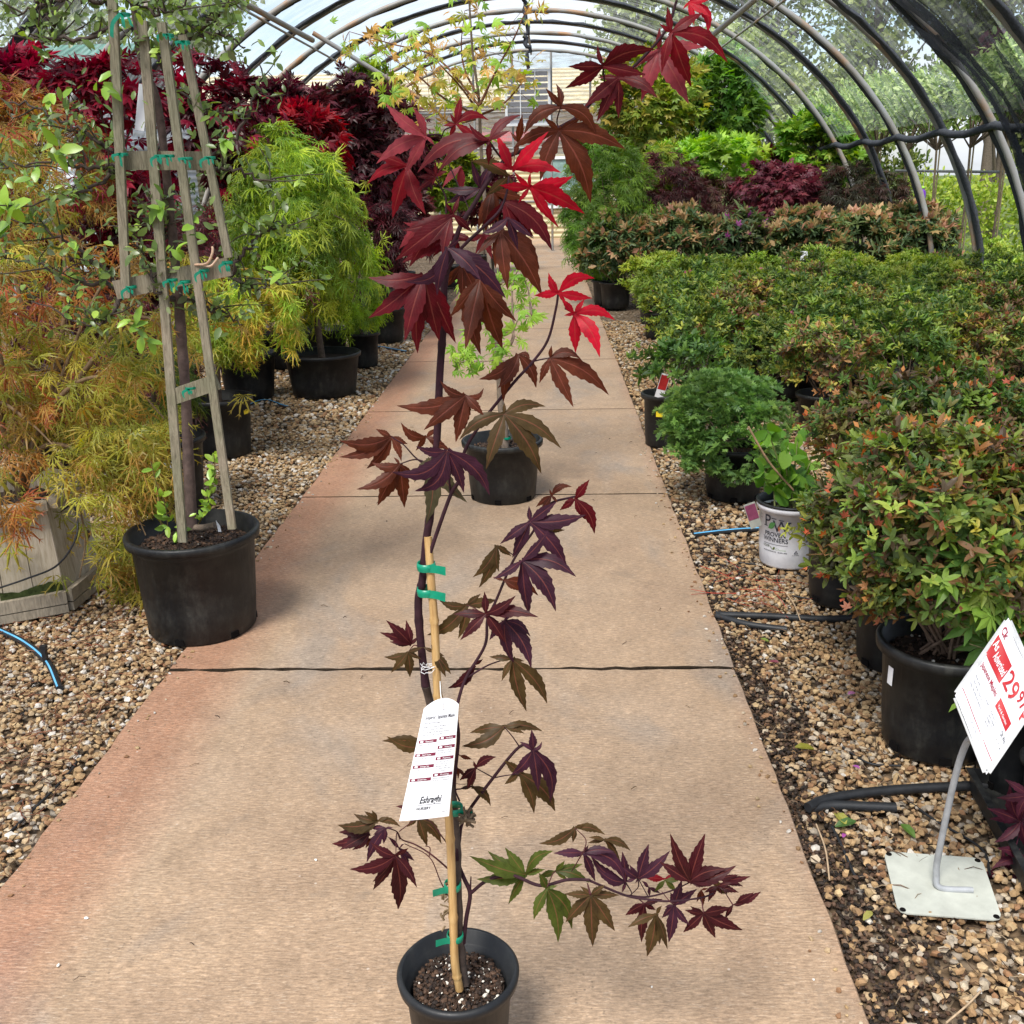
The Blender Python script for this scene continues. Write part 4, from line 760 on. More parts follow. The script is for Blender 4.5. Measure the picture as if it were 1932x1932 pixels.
# ---- hanging plant tag
TL, TR, BR_, BL = [at(*cp('Y', x, y), Y) for x, y, Y in ((490, 205, 1.325), (988, 140, 1.325), (850, 1740, 1.265), (140, 1812, 1.25))]
TC = (TL+TR+BR_+BL)/4
def tagmap(u, v, lift=0):
    u = np.asarray(u, float)[..., None]; v = np.asarray(v, float)[..., None]
    # u 0..1 left to right, v 0..1 bottom to top; rounded shoulders and a gentle bow
    P = (BL*(1-u)+BR_*u)*(1-v)+(TL*(1-u)+TR*u)*v; nn = nrm(np.cross(BR_-BL, TL-BL)); bow = .004*np.sin(math.pi*u)+.006*np.sin(math.pi*v*.9)
    up = nrm(TL-BL+TR-BR_); return P+nn*(bow+lift)+up*(.012*(1-(2*u-1)**2)*np.clip((v-.9)*10, 0, 1))-TC
pt = thing('plant_tag', 'white printed paper tag hanging on the stem of the front red maple', 'plant tag', TC)
mb = MB(); nu, nv = 12, 30; uu, vv = np.meshgrid(np.linspace(0, 1, nu), np.linspace(0, 1, nv), indexing='ij'); Fp = tagmap(uu, vv, 0).reshape(-1, 3); Bp = tagmap(uu, vv, -.0006).reshape(-1, 3); idx = np.arange(nu*nv).reshape(nu, nv); q = np.stack([idx[:-1, :-1], idx[1:, :-1], idx[1:, 1:], idx[:-1, 1:]], -1).reshape(-1, 4)
mb.add(Fp, q); mb.add(Bp, q[:, ::-1]); mb.build('card', WHITE, pt)
PRINT, t, b = mat('print_ink', .5, .3); a = N(t, 'ShaderNodeVertexColor', layer_name='Col'); lk(t, a.outputs[0], b.inputs['Base Color'])
def tm(u, v, l=0): return tagmap(u, v, l)
mb = MB(); K = (.035, .03, .04); MR = (.16, .012, .035)
W_ = 1.0
put_text(mb, 'Emperor I Japanese Maple', .10, .895, .026, tm, .80, 0, .012, K)
put_text(mb, 'Acer palmatum Emperor I', .10, .857, .014, tm, .52, .2, .004, K)
for i, s in enumerate(['Upright maple, similar to Bloodgood and', 'grows much faster. This cultivar has a', 'narrower habit with dark purple red leaves', 'which turn scarlet in the fall.']): put_text(mb, s, .09, .822-.024*i, .012, tm, [.68, .64, .72, .52][i], 0, .003, K)
rows = [(.05, .685, .50, 'Exposure'), (.03, .565, .52, 'Soil Type'), (.035, .462, .52, 'Average Size'), (.03, .345, .50, 'Growth Rate')]
rows2 = [(.56, .70, .98, 'Hardiness'), (.55, .62, .98, 'Watering'), (.54, .52, .97, 'Position'), (.53, .375, .98, 'Pruning')]
sub = [['Filtered to indirect sun.'], ['Moist, fertile, humid, well', 'drained soil.'], ["10-15' tall and wide"], ['Fast']]; sub2 = [['Zone 5, -20 to -10 F'], ['Regularly, then occasional', 'watering up to mature.'], ['Filtered to morning', 'sun, cooler in the', 'afternoon for the', 'best color, filter and', 'remove carefully.'], ['Remove damaged branches.', 'Prune to control growth.']]
for (u0, v0, u1, s), sb in list(zip(rows, sub))+list(zip(rows2, sub2)):
    rect(mb, u0, v0, u1, v0+.028, tm, MR); put_text(mb, s, u0+.17, v0+.007, .014, tm, (u1-u0)*.42, 0, .008, (.8, .78, .78), .0009)
    rect(mb, u0+.04, v0+.006, u0+.11, v0+.022, tm, (.8, .78, .78), .0008, 3)
    for k, line in enumerate(sb): put_text(mb, line, u0+.015, v0-.02-.02*k, .010, tm, min(.40, .016*len(line)), 0, .002, K)
put_text(mb, 'Eshraghi', .33, .145, .062, tm, .46, .25, .018, (.01, .01, .012)); rect(mb, .30, .127, .80, .130, tm, K); put_text(mb, 'NURSERY', .29, .085, .026, tm, .30, .15, .012, (.01, .01, .012)); put_text(mb, '10001-01', .83, .048, .008, tm, .11, 0, 0, K)
mb.build('lettering', PRINT, pt)
mb = MB(); c0 = tm(.55, .94, .001); tube(mb, curve([c0, c0+[.001, -.004, .012], c0+[-.002, 0, .022], c0+[-.006, .03, .03]], 14), .0008, 5, (.8, .8, .78)); mb.build('string', VCOL, pt)
mb = MB(); c0 = at(*cp('M', 515, 1875), YM-.015); rd = np.random.default_rng(9)
for k in range(3): 
    a = np.linspace(0, 6.28, 18); tube(mb, np.stack([.011*np.cos(a)+rd.normal(0, .001, 18), .013*np.sin(a), rd.normal(0, .0012, 18)+.004*np.cos(a+k)+(k-1)*.002], -1), .0005, 4, (.75, .75, .75))
tag(mb.build('wire_tie', VCOL, loc=Vector(c0)), 'white string tied round the stem and bamboo above the white tag', 'string')
# ================================================================ POTTED PLANTS, generic builders
def sc(px, Y): return px*Y*1.0/F
def D_at(px, py, Y): q = at(px, py, Y); d = q-CAMP; f = R3 @ np.array([0, 0, -1.]); return float(d @ f)
def box_px(x0, y0, x1, y1, Y):
    cx, cy = (x0+x1)/2, (y0+y1)/2; D = D_at(cx, cy, Y); return at(cx, cy, Y), (x1-x0)/2*D/F, (y1-y0)/2*D/F
GRN = [(.10, .16, .025), (.07, .12, .02), (.16, .20, .03), (.12, .15, .04)]
LIME = [(.33, .45, .035), (.23, .36, .03), (.42, .50, .05), (.15, .26, .025)]
CRIM = [(.27, .007, .032), (.18, .007, .026), (.33, .012, .036), (.09, .007, .018)]
BURG = [(.10, .018, .03), (.07, .018, .022), (.14, .022, .035), (.06, .022, .02)]
ORNG = [(.36, .15, .035), (.28, .18, .035), (.40, .21, .05), (.20, .13, .03), (.34, .09, .035)]
YELG = [(.42, .42, .05), (.50, .46, .07), (.30, .34, .04), (.50, .36, .06)]
MARO = [(.10, .025, .030), (.07, .022, .022), (.13, .03, .035), (.09, .04, .03)]
OLIV = [(.06, .06, .028), (.08, .05, .03), (.045, .05, .022), (.10, .045, .035)]
AZAL = [(.10, .19, .04), (.22, .33, .055), (.07, .13, .035), (.30, .37, .07), (.13, .20, .05)]
AZRD = [(.13, .18, .05), (.22, .12, .06), (.12, .085, .05), (.18, .26, .05), (.30, .17, .07), (.40, .40, .08)]
def orient(D, r, out=1.0, up=0.0, down=0.0, jit=.5):
    n = len(D); T = nrm(D*out+np.array([0, 0, up-down])+r.normal(0, jit, (n, 3))); Nn = nrm(D*.5+[0, 0, .8]+r.normal(0, .35, (n, 3))); return T, Nn
def plant(name, label, cat, base, cr_c, rad, n, temps, cols, size, potR=.0, poth=.28, group=None, seed=0, droop=.0, up=0., lump=.22, shell=.6, zlo=-1., stemc=(.10, .07, .05), stemr=.012, nl=18, potm=None, matl=None, tipc=None, gaps=0, dens=1.0, freq=2.6, soil_n=0, jit=.5, per=26, spread=.15, trunk_to=None, dead=None, potsides=36):
    """potted shrub or tree; base, cr_c in world coordinates"""
    t_ = thing(name, label, cat, base, group); B = np.asarray(base, float); r = np.random.default_rng(seed+77)
    if potR: make_pot(t_, potR, poth, None, potm or POT, soil_n, potsides, None, seed, holes=soil_n > 0)
    P, D = crown_pts(np.asarray(cr_c)-B, rad, int(n*dens), seed, lump, freq, shell, zlo, gaps, per, min(1, droop) if droop > .55 else 0, spread)
    mb = MB(); z0 = poth*.85 if potR else 0; root = np.array([0, 0, z0]); cc = np.asarray(cr_c)-B
    if trunk_to is None: fork = cc*np.array([.6, .6, 1])-np.array([0, 0, rad[2]*.35]); fork[2] = max(fork[2], z0+.03)
    else: fork = np.asarray(trunk_to)-B
    if stemr:
        m_ = (root+fork)/2+r.normal(0, .03, 3)*[1, 1, 0]; c_ = curve([root, m_, fork], 10); tube(mb, c_, np.linspace(stemr*1.15, stemr*.8, len(c_)), 8, stemc); mb.build('trunk', BARK, t_); mb = MB()
        limbs(mb, fork, P, stemr*.55, stemc, nl, seed, 5, r1=max(.0015, stemr*.12)); mb.build('branches', BARK, t_)
    else:
        for k in range(nl):
            e = P[r.integers(len(P))]; c_ = curve([root+np.append(r.normal(0, .025, 2), 0), root*.4+e*.6+r.normal(0, .03, 3), e], 7); tube(mb, c_, np.linspace(.005, .002, len(c_)), 5, stemc, cap=False)
        mb.build('stems', BARK, t_)
    T, Nn = orient(D, r, .8, up, droop, jit); mb = MB(); C = pick(cols, len(P), r)
    patch = np.clip(.95+.22*Noise(4.5/max(rad), 8, seed+3)(P), .55, 1.5)[:, None]; hue = (Noise(3.2/max(rad), 8, seed+4)(P) > .4)[:, None]
    C = C*patch; C = np.where(hue, C*np.array([1.12, .96, .9]), C)
    scatter(mb, temps, P, T, Nn, size*r.uniform(.7, 1.25, len(P)), C, 0, tipc); 
    if dead is not None:
        k = r.choice(len(P), int(len(P)*dead[1]), replace=False); scatter(mb, T_STAR+T_BIT, P[k]+D[k]*.02, T[k], Nn[k], size*dead[2], pick(dead[0], len(k), r))
    mb.build('foliage', matl or LEAF, t_); return t_

# ---- the staked green tree in the big black pot, left
PB = gz(385, 1180); PB[2] = 0
tt = thing('espalier_tree', 'young fruit tree tied to a grey lath trellis in a large black pot', 'fruit tree', PB)
Yt = PB[1]
Rp = .206; make_pot(tt, Rp, .355, .178, POT, 2200, 64, .30, 3, .007, .014, perlite=.01)
def TP(pts): return np.array([at(*cp(c, x, y), Yt+dz) for c, x, y, dz in pts])-PB
BK2 = (.11, .075, .065)
mb = MB(); C = curve(TP([('Q', 1095, 1085, 0), ('Q', 1075, 700, 0), ('Q', 1060, 330, 0), ('Q', 1035, 0, 0), ('L', 1020, 1720, 0), ('L', 985, 1350, 0), ('L', 950, 1000, .0), ('L', 900, 600, 0), ('L', 810, 350, .02), ('L', 780, 150, .02), ('L', 740, -80, 0)]), 60); tube(mb, C, np.linspace(.019, .009, len(C))*(1+.05*rng.normal(size=len(C))), 10, BK2)
tube(mb, curve(TP([('Q', 1100, 1075, 0), ('Q', 1150, 1080, -.02), ('Q', 1225, 1065, -.03)]), 8), .012, 6, (.16, .12, .09)); mb.build('trunk', BARK, tt)
fr = thing('lath_trellis', 'x', 'x', (0, 0, 0)); bpy.data.objects.remove(fr)
def lath(pts, w=.030, t_=.014, name='trellis_stake'):
    P = TP(pts); m_ = MB(); plank(m_, P[0], P[-1], w, t_); return m_.build(name, WOODG, tt)
lath([('L', 640, -60, -.10), ('L', 722, 1700, -.11)], .026); lath([('L', 815, 120, -.07), ('Q', 1043, 1160, -.13)], .027)
lath([('L', 922, 130, -.11), ('Q', 1325, 1085, -.14)], .025); lath([('L', 1042, 200, -.07), ('L', 1305, 1470, -.09)], .023)
lath([('L', 668, 915, -.075), ('L', 1190, 918, -.062)], .053, .016, 'trellis_crosspiece'); lath([('L', 660, 1655, -.085), ('L', 1310, 1520, -.068)], .055, .016, 'trellis_crosspiece'); lath([('Q', 965, 340, -.105), ('Q', 1242, 245, -.115)], .048, .016, 'trellis_crosspiece')
def ribbon(cr_, x, y, dz, s=1, seed=0):
    c = TP([(cr_, x, y, dz)])[0]; r = np.random.default_rng(seed); m_ = MB()
    lathe(m_, [(.016, -.004), (.017, 0), (.016, .004)], 12, c=c+[0, .012, 0])
    for q in (-1, 1, .4):
        l = r.uniform(.025, .05)*s; e = c+np.array([q*l*.5, -.025, -l*r.uniform(.4, 1.1)]); m1_ = (c+e)/2+[q*.008, -.012, .004]; cv = curve([c+[0, -.014, 0], m1_, e], 7); V = []
        for i, p_ in enumerate(cv): V += [p_+[-.002*s-.001, 0, .003], p_+[.003*s+.001, .002, -.003]]
        m_.add(V, [[2*i, 2*i+1, 2*i+3, 2*i+2] for i in range(len(cv)-1)])
    m_.build('green_tie', RIBBON, tt)
for i, (c_, x, y) in enumerate([('L', 690, 880), ('L', 905, 890), ('L', 955, 890), ('L', 1060, 905), ('L', 1190, 900), ('L', 740, 1640), ('L', 975, 1600), ('L', 1155, 1545), ('L', 1290, 1500), ('L', 1050, 1610), ('L', 950, 200), ('L', 1045, 240), ('Q', 1080, 285), ('L', 700, 80)]): ribbon(c_, x, y, -.13, 1.3 if i == 13 else .72, i)
c0 = TP([('L', 1150, 1510, -.13)])[0]; mb = MB(); tube(mb, curve([c0+[-.02, 0, 0], c0+[.02, -.01, .004], c0+[.04, -.01, .035], c0+[.038, 0, .05]], 8), .004, 5, (.55, .36, .24)); tube(mb, curve([c0, c0+[.03, -.01, -.004], c0+[.055, -.01, .02]], 8), .004, 5, (.60, .42, .30)); mb.build('twine_knot', VCOL, tt)
# limbs of the espalier: long, nearly level, in tiers
TIER = [
 [('L', 670, 950, .0), ('L', 450, 950, -.02), ('L', 300, 930, -.05), ('L', 0, 960, -.1)], [('L', 660, 960, 0), ('L', 560, 1060, -.05), ('L', 380, 1120, -.08), ('L', 100, 1180, -.1)],
 [('L', 640, 860, 0), ('L', 480, 760, 0), ('L', 250, 640, 0), ('L', 0, 560, .05)], [('L', 640, 160, 0), ('L', 400, 230, -.05), ('L', 180, 220, 0), ('L', -60, 190, .05)],
 [('L', 690, 1710, 0), ('L', 620, 1800, -.1), ('L', 500, 1850, -.12), ('L', 180, 1720, -.1)], [('L', 680, 1620, 0), ('L', 500, 1450, 0), ('L', 300, 1330, 0), ('L', 60, 1250, 0)],
 [('L', 660, 1620, 0), ('L', 400, 1600, .05), ('L', 200, 1500, .05), ('L', 0, 1480, .1)], [('L', 1200, 890, 0), ('L', 1330, 790, -.02), ('L', 1460, 560, 0), ('L', 1500, 330, 0)],
 [('L', 1220, 980, 0), ('L', 1290, 970, -.05), ('L', 1440, 1000, -.03), ('L', 1560, 1080, 0)], [('L', 1300, 1590, 0), ('L', 1400, 1440, 0), ('L', 1500, 1330, 0), ('L', 1600, 1270, 0)],
 [('L', 1040, 190, 0), ('L', 1200, 120, 0), ('L', 1340, 0, 0), ('L', 1450, -60, 0)], [('L', 1050, 230, 0), ('L', 1230, 190, 0), ('L', 1400, 270, 0)], [('L', 800, 340, 0), ('L', 880, 300, 0), ('L', 1000, 500, 0), ('L', 1120, 600, 0), ('L', 1180, 700, 0)],
 [('L', 620, 30, 0), ('L', 420, -10, 0), ('L', 200, 40, 0), ('L', 60, 100, 0)], [('L', 950, 1350, 0), ('L', 900, 1250, -.05), ('L', 860, 1090, -.05)], [('L', 1010, 1700, 0), ('L', 920, 1690, -.1), ('L', 800, 1450, -.1), ('L', 760, 1300, -.08)],
 [('L', 1330, 1600, 0), ('L', 1500, 1640, 0), ('L', 1640, 1560, 0)], [('L', 740, 0, 0), ('L', 860, 60, -.05), ('L', 1000, 40, -.05), ('L', 1150, -40, -.05)], [('L', 210, 0, 0), ('L', 300, 150, 0), ('L', 310, 230, 0)], [('L', 1020, 1700, 0), ('L', 1200, 1760, 0), ('L', 1380, 1850, 0)]]
mb = MB(); TW = []
for i, p_ in enumerate(TIER):
    C = curve(TP(p_), 22); r1 = np.random.default_rng(i); C[1:-1] += r1.normal(0, .006, C[1:-1].shape); tube(mb, C, np.linspace(.0075, .002, len(C)), 5, (.075, .055, .045)); TW.append(C)
    for k in range(7):
        s_ = C[r1.integers(3, len(C)-1)]; e = s_+np.array([r1.normal(0, .08), r1.normal(0, .06), r1.uniform(-.03, .12)]); c3 = curve([s_, (s_+e)/2+r1.normal(0, .01, 3), e], 6); tube(mb, c3, np.linspace(.003, .0012, len(c3)), 4, (.07, .055, .04), cap=False); TW.append(c3)
mb.build('branches', BARK, tt)
mb = MB(); P = []; r = np.random.default_rng(4)
for C in TW:
    for _ in range(int(5+len(C)*.55)): P.append(C[r.integers(1, len(C))]+r.normal(0, .014, 3))
# denser spurs at the head of the tree
for _ in range(330): q = at(r.uniform(205, 470), r.uniform(-30, 110), Yt+r.uniform(-.15, .2))-PB; P.append(q)
for _ in range(200): q = at(r.uniform(-20, 420), r.uniform(150, 640), Yt+r.uniform(-.2, .3))-PB; P.append(q)
P = np.array(P); T = nrm(r.normal(size=P.shape)+[0, -.2, .45]); Nn = nrm(r.normal(0, .6, P.shape)+[0, -.5, .6])
scatter(mb, T_OVAL, P, T, Nn, r.uniform(.016, .042, len(P)), pick([(.13, .20, .05), (.10, .15, .04), (.19, .27, .06), (.15, .18, .08), (.28, .40, .06)], len(P), r, [.3, .25, .2, .17, .08]), smooth=True)
for (c_, x, y, n_, sz) in [('L', 920, 1150, 5, .07), ('L', 60, 1200, 6, .085), ('L', 60, 1300, 3, .10), ('L', 330, 860, 6, .07), ('L', 1000, 1430, 6, .045), ('L', 320, 560, 4, .05), ('L', 600, 500, 5, .065), ('L', 770, 1850, 6, .06), ('Q', 810, 10, 3, .06), ('Q', 1200, 830, 4, .045), ('L', 440, 1420, 3, .06), ('L', 350, 1770, 3, .05), ('L', 1120, 1290, 3, .06), ('L', 1580, 1580, 5, .05), ('L', 1290, 800, 4, .05), ('L', 180, 1050, 5, .06), ('Q', 940, 1000, 4, .055), ('Q', 980, 1085, 5, .04), ('Q', 1150, 960, 4, .03)]:
    c0 = TP([(c_, x, y, -.12)])[0]; T = nrm(r.normal(size=(n_, 3))+[0, -.3, .1]); scatter(mb, T_OVAL[:2], np.tile(c0, (n_, 1))+r.normal(0, .01, (n_, 3)), T, nrm(r.normal(0, .4, (n_, 3))+[0, -1, .7]), sz*r.uniform(.7, 1, n_), pick([(.20, .34, .04), (.15, .26, .04), (.26, .40, .05)], n_, r), smooth=True)
mb.build('foliage', GLOSSLEAF, tt)
# basal suckers
mb = MB()
for (x0, y0, x1, y1) in [(920, 1080, 860, 700), (960, 1100, 900, 830), (1130, 1060, 1200, 860), (1140, 1050, 1180, 900), (1200, 830, 1220, 660)]:
    C = curve(TP([('Q', x0, y0, -.05), ('Q', (x0+x1)/2+15, (y0+y1)/2, -.07), ('Q', x1, y1, -.08)]), 8); tube(mb, C, .0017, 4, (.16, .12, .05))
    k = 9; P = C[r.integers(1, len(C), k)]; scatter(mb, T_OVAL, P, nrm(r.normal(size=(k, 3))+[0, 0, .4]), nrm(r.normal(0, .5, (k, 3))+[0, -1, .5]), r.uniform(.02, .045, k), pick([(.24, .36, .04), (.16, .28, .04)], k, r))
mb.build('sucker_shoots', LEAF, tt)
mb = MB(); c0 = at(*cp('L', 820, 480), Yt-.02); c1 = at(*cp('L', 795, 745), Yt-.06)
plank(mb, (0, 0, 0), c1-c0, .028, .001); tag(mb.build('price_tag', WHITE, loc=Vector(c0)), 'narrow white loop tag hanging in the staked green tree', 'plant tag')
mb = MB(); c0 = at(*cp('Q', 1235, 1070), Yt-.03); mb.add([[0, 0, .02], [.012, 0, 0], [.014, 0, -.02], [.004, 0, -.02]], [[0, 1, 2, 3]], smooth=False); mb.add(np.array([[0, .002, .02], [.012, .002, 0], [.014, .002, -.02], [.004, .002, -.02]]), [[3, 2, 1, 0]], smooth=False)
tag(mb.build('pot_label', WHITE, loc=Vector(c0)), 'small white plastic label stuck in the soil of the big trellis pot', 'plant label')

# ---- hexagonal wooden planter with an orange green laceleaf maple, far left
PLW, t, b = mat('bleached_planter_wood', .85, .2); n = noise(t, 16, 7, .7, 'Object', (8, 8, .5), .7); n2 = noise(t, 2.5, 4)
c_ = mixc(t, ramp(t, n2.outputs[0], [(.4, 0), (.7, .5)]).outputs[0], ramp(t, n.outputs[0], [(.3, (.30, .24, .17)), (.55, (.50, .43, .34)), (.8, (.60, .54, .45))]).outputs[0], (.34, .30, .20)); lk(t, c_, b.inputs['Base Color']); bump(t, b, n.outputs[0], .5, .003)
PLW2 = simple('planter_trim_wood', (.33, .28, .21), .8, .35, 22, .003, .2, 5, (8, 1, 1)); MOSS = simple('mossy_stain', (.045, .06, .02), .95, .5, 60, .004, .1)
c1 = gz(129, 1152); c2 = gz(196, 1095); side = np.linalg.norm(c2-c1)*1.02; side = max(side, .26)
u12 = nrm(c2-c1); nin = np.array([-u12[1], u12[0], 0]); 
if nin[0] > 0: nin = -nin
nside = 6; Rc = side/(2*math.sin(math.pi/nside)); cen = (c1+c2)/2+nin*Rc*math.cos(math.pi/nside); cen[2] = 0
pl = thing('wooden_planter', 'six sided bleached wood plank planter with trim boards at the left edge', 'planter', cen)
a0 = math.atan2(c1[1]-cen[1], c1[0]-cen[0]); step_ = 2*math.pi/nside; sgn = 1 if ((math.atan2(c2[1]-cen[1], c2[0]-cen[0])-a0) % (2*math.pi)) < math.pi else -1
ang = [a0+sgn*step_*k for k in range(nside)]; hz = .40; kt = .90
def ringp(R, z): return [np.array([R*math.cos(a), R*math.sin(a), z]) for a in ang]
bo, to = ringp(Rc, .045), ringp(Rc*kt, hz)
for k in range(nside):
    k2 = (k+1) % nside; npl = 3; mb = MB()
    for q in range(npl):
        f0, f1 = q/npl+.006, (q+1)/npl-.006; A = bo[k]*(1-f0)+bo[k2]*f0; B_ = bo[k]*(1-f1)+bo[k2]*f1; C_ = to[k]*(1-f1)+to[k2]*f1; D_ = to[k]*(1-f0)+to[k2]*f0; inw = -nrm((A+B_)/2*[1, 1, 0])*.018
        mb.add(np.array([A, B_, C_, D_, A+inw, B_+inw, C_+inw, D_+inw]), [[0, 1, 2, 3], [7, 6, 5, 4], [0, 4, 5, 1], [3, 2, 6, 7], [0, 3, 7, 4], [1, 5, 6, 2]], smooth=False)
    mb.build('side_panel', PLW, pl)
    for z_, R_, w_, th in ((.06, Rc*1.0, .045, .022), (.018, Rc*1.005, .03, .02), (hz, Rc*kt*1.02, .03, .05)):
        mb = MB(); rr_ = ringp(R_, z_); mid = (rr_[k]+rr_[k2])/2; plank(mb, rr_[k]+nrm(mid*[1, 1, 0])*.012, rr_[k2]+nrm(mid*[1, 1, 0])*.012, w_, th, mid*[1, 1, 0]); mb.build('trim_board', PLW2, pl)
o = soil_mesh(Rc*kt*.92, hz-.05, 300, 3, .02, .008).build('potting_soil', VCOL, pl)
mb = MB(); A, B_ = bo[0], bo[-1]; rr_ = np.random.default_rng(2); nrm_ = nrm((A+B_)/2*[1, 1, 0]); xs = np.linspace(.02, .7, 24); top = .05+.03*np.sin(xs*9)*rr_.uniform(.3, 1, 24)*.4+.018
base_ = np.array([A*(1-x)+B_*x for x in xs]); mb.add(np.vstack([base_+nrm_*.003+[0, 0, .02], base_+nrm_*.002+np.stack([0*top, 0*top, top], -1)]), [[i, i+1, 24+i+1, 24+i] for i in range(23)]); mb.build('moss_stain', MOSS, pl)
mb = MB(); A, B_ = bo[0]*.3+to[0]*.7, bo[1]*.3+to[1]*.7; q = (bo[1]*.55+to[1]*.45)*.85+(bo[0]*.55+to[0]*.45)*.15; q = q*1.005; lathe(mb, [(.018, 0), (.012, .004), (.0, .002)], 16); V = mb.v[0]; nrm_ = nrm((bo[0]+bo[1])/2*[1, 1, 0]); fr_ = np.stack([np.array([0, 0, 1.]), np.cross(nrm_, [0, 0, 1.]), nrm_], 1); mb.v[0] = V @ fr_.T+q; mb.build('drain_knot', simple('dark_knot', (.09, .05, .03), .8, .4, 60, .002), pl)
# drip line over the planter
def line(name, label, cat, pts, r, m_=HOSE, n=40, group=None, sides=7):
    P = np.array(pts, float); o0 = P[0].copy(); mb = MB(); tube(mb, curve(P-o0, n), r, sides); return tag(mb.build(name, m_, loc=Vector(o0)), label, cat, group)
Yp = cen[1]-Rc*.80
line('drip_tube', 'thin black drip tube looping down the face of the wooden planter', 'drip line', [at(*cp('Q', -60, 1440), Yp-.03), at(*cp('Q', 150, 1370), Yp-.03), at(*cp('Q', 330, 1290), Yp-.02), at(*cp('Q', 435, 1130), Yp+.02), at(*cp('Q', 430, 980), Yp+.08), at(*cp('Q', 370, 850), Yp+.12)], .0035)
# laceleaf maple in the planter: limbs arching out, leaves in hanging tiers
lm = thing('laceleaf_maple', 'weeping laceleaf maple with orange tipped yellow green leaves rooted in the wooden planter', 'laceleaf maple', cen+[0, 0, hz-.05])
L0 = cen+np.array([0, 0, hz-.05]); Yc = cen[1]
def LP(x, y, dz=0): return at(x, y, Yc+dz)-L0
mb = MB(); ARMS = []
for i, pts in enumerate([[(40, 940), (45, 880), (90, 840), (150, 850), (225, 900), (275, 1010)], [(40, 940), (10, 820), (0, 760), (60, 800), (110, 850)], [(45, 930), (80, 800), (150, 720), (240, 720), (310, 790)], [(40, 930), (60, 700), (20, 500), (-40, 420)], [(45, 900), (110, 680), (120, 480), (60, 350)],
    [(45, 900), (160, 700), (260, 600), (330, 640)], [(45, 930), (-40, 860), (-80, 900), (-60, 1040)], [(60, 900), (170, 820), (250, 850), (270, 960)], [(60, 900), (90, 860), (130, 900), (160, 1010), (150, 1090)], [(60, 880), (20, 840), (10, 950), (30, 1060)], [(45, 900), (180, 560), (260, 500), (330, 560)], [(45, 900), (-20, 600), (-120, 500)]]):
    C = curve(np.array([LP(x, y, (-.05*j if i not in (3, 4, 10) else .12*j)) for j, (x, y) in enumerate(pts)]), 26); ARMS.append(C); tube(mb, C, np.linspace(.014 if i < 6 else .009, .002, len(C)), 6, (.20, .13, .07))
mb.build('branches', BARK, lm); r = np.random.default_rng(12); mb = MB(); P = []
for i, C in enumerate(ARMS):
    for _ in range(56 if i not in (6, 8, 9) else 14): q = C[r.integers(8, len(C))]+r.normal(0, 1, 3)*[.085, .10, .045]; P.append(q)
for (x0, y0, x1, y1, n_, d0, d1) in [(-40, 230, 120, 470, 150, .1, .8), (-40, 480, 160, 660, 50, .0, .6), (-60, 660, 330, 830, 150, -.15, .4), (150, 800, 330, 950, 130, -.3, -.1), (-60, 920, 90, 1010, 26, -.45, -.35), (220, 1060, 310, 1130, 60, -.1, .0), (180, 980, 260, 1090, 40, -.2, 0)]:
    for _ in range(n_): P.append(LP(r.uniform(x0, x1), r.uniform(y0, y1), r.uniform(d0, d1)))
P = np.array(P); pxz = P[:, 2]; T = nrm(r.normal(0, .55, P.shape)+[.25, -.3, -.65]); Nn = nrm(r.normal(0, .35, P.shape)+[0, -.5, .75])
cA, cB = pick([(.36, .36, .045), (.28, .30, .04), (.42, .37, .055), (.20, .23, .03), (.36, .22, .045)], len(P), r), pick(ORNG, len(P), r); mixv = (Noise(6, 8, 3)(P)+1.0*(P[:, 2] > .70) > 1.0)[:, None]
scatter(mb, T_LACE, P, T, Nn, r.uniform(.065, .115, len(P)), np.where(mixv, cB, cA), 0, (.34, .16, .05)); mb.build('foliage', LEAF, lm)

# ---- the other plants down the left side (nearest first)
def G(px, py): q = gz(px, py); q[2] = 0; return q
RAWLEFT = [ # name,label,cat, base px/py or world, crown box px, Y crown, depth radius, n, temps, cols, size, pot R, pot h, kwargs
 ('laceleaf_maple', 'dark red laceleaf maple with tan dead tufts behind the wooden planter', 'laceleaf maple', (120, 880), (-60, 560, 330, 830), None, .5, 1500, T_LACE, BURG+[(.20, .03, .03)], .09, .20, .3, dict(droop=.9, dead=([(.42, .27, .10), (.36, .22, .08)], .05, .6))),
 ('laceleaf_maple', 'green feathery laceleaf maple hanging behind the trellis pot', 'laceleaf maple', (318, 955), (240, 600, 350, 800), None, .25, 420, T_LACE, [(.10, .17, .02), (.16, .20, .03), (.07, .13, .02)], .075, .195, .345, dict(droop=.8)),
 ('laceleaf_maple', 'lime and orange laceleaf maple whose pot carries a yellow sticker', 'laceleaf maple', (425, 855), (345, 490, 560, 665), None, .36, 1000, T_LACE, LIME[:2]+YELG, .095, .172, .33, dict(droop=.9)),
 ('laceleaf_maple', 'big cascading lime green laceleaf maple in a wide black tub left of the path', 'laceleaf maple', (613, 742), (420, 225, 685, 570), None, .7, 3600, T_LACE, LIME, .115, .265, .30, dict(droop=1.0, lump=.22, shell=.45, stemr=.022, per=34, spread=.17)),
 ('laceleaf_maple', 'wine red laceleaf maple at the foot of the lime green cascade', 'laceleaf maple', (540, 690), (300, 330, 560, 600), None, .6, 1900, T_LACE, MARO+CRIM[:1], .085, .22, .3, dict(droop=.8, dead=([(.40, .26, .12)], .05, .6))),
 ('laceleaf_maple', 'low lime laceleaf maple spilling over pots beside the wide black tub', 'laceleaf maple', (688, 690), (612, 470, 722, 600), None, .35, 900, T_LACE, LIME[:2]+[(.12, .22, .02)], .08, .13, .28, dict(droop=.8)),
]
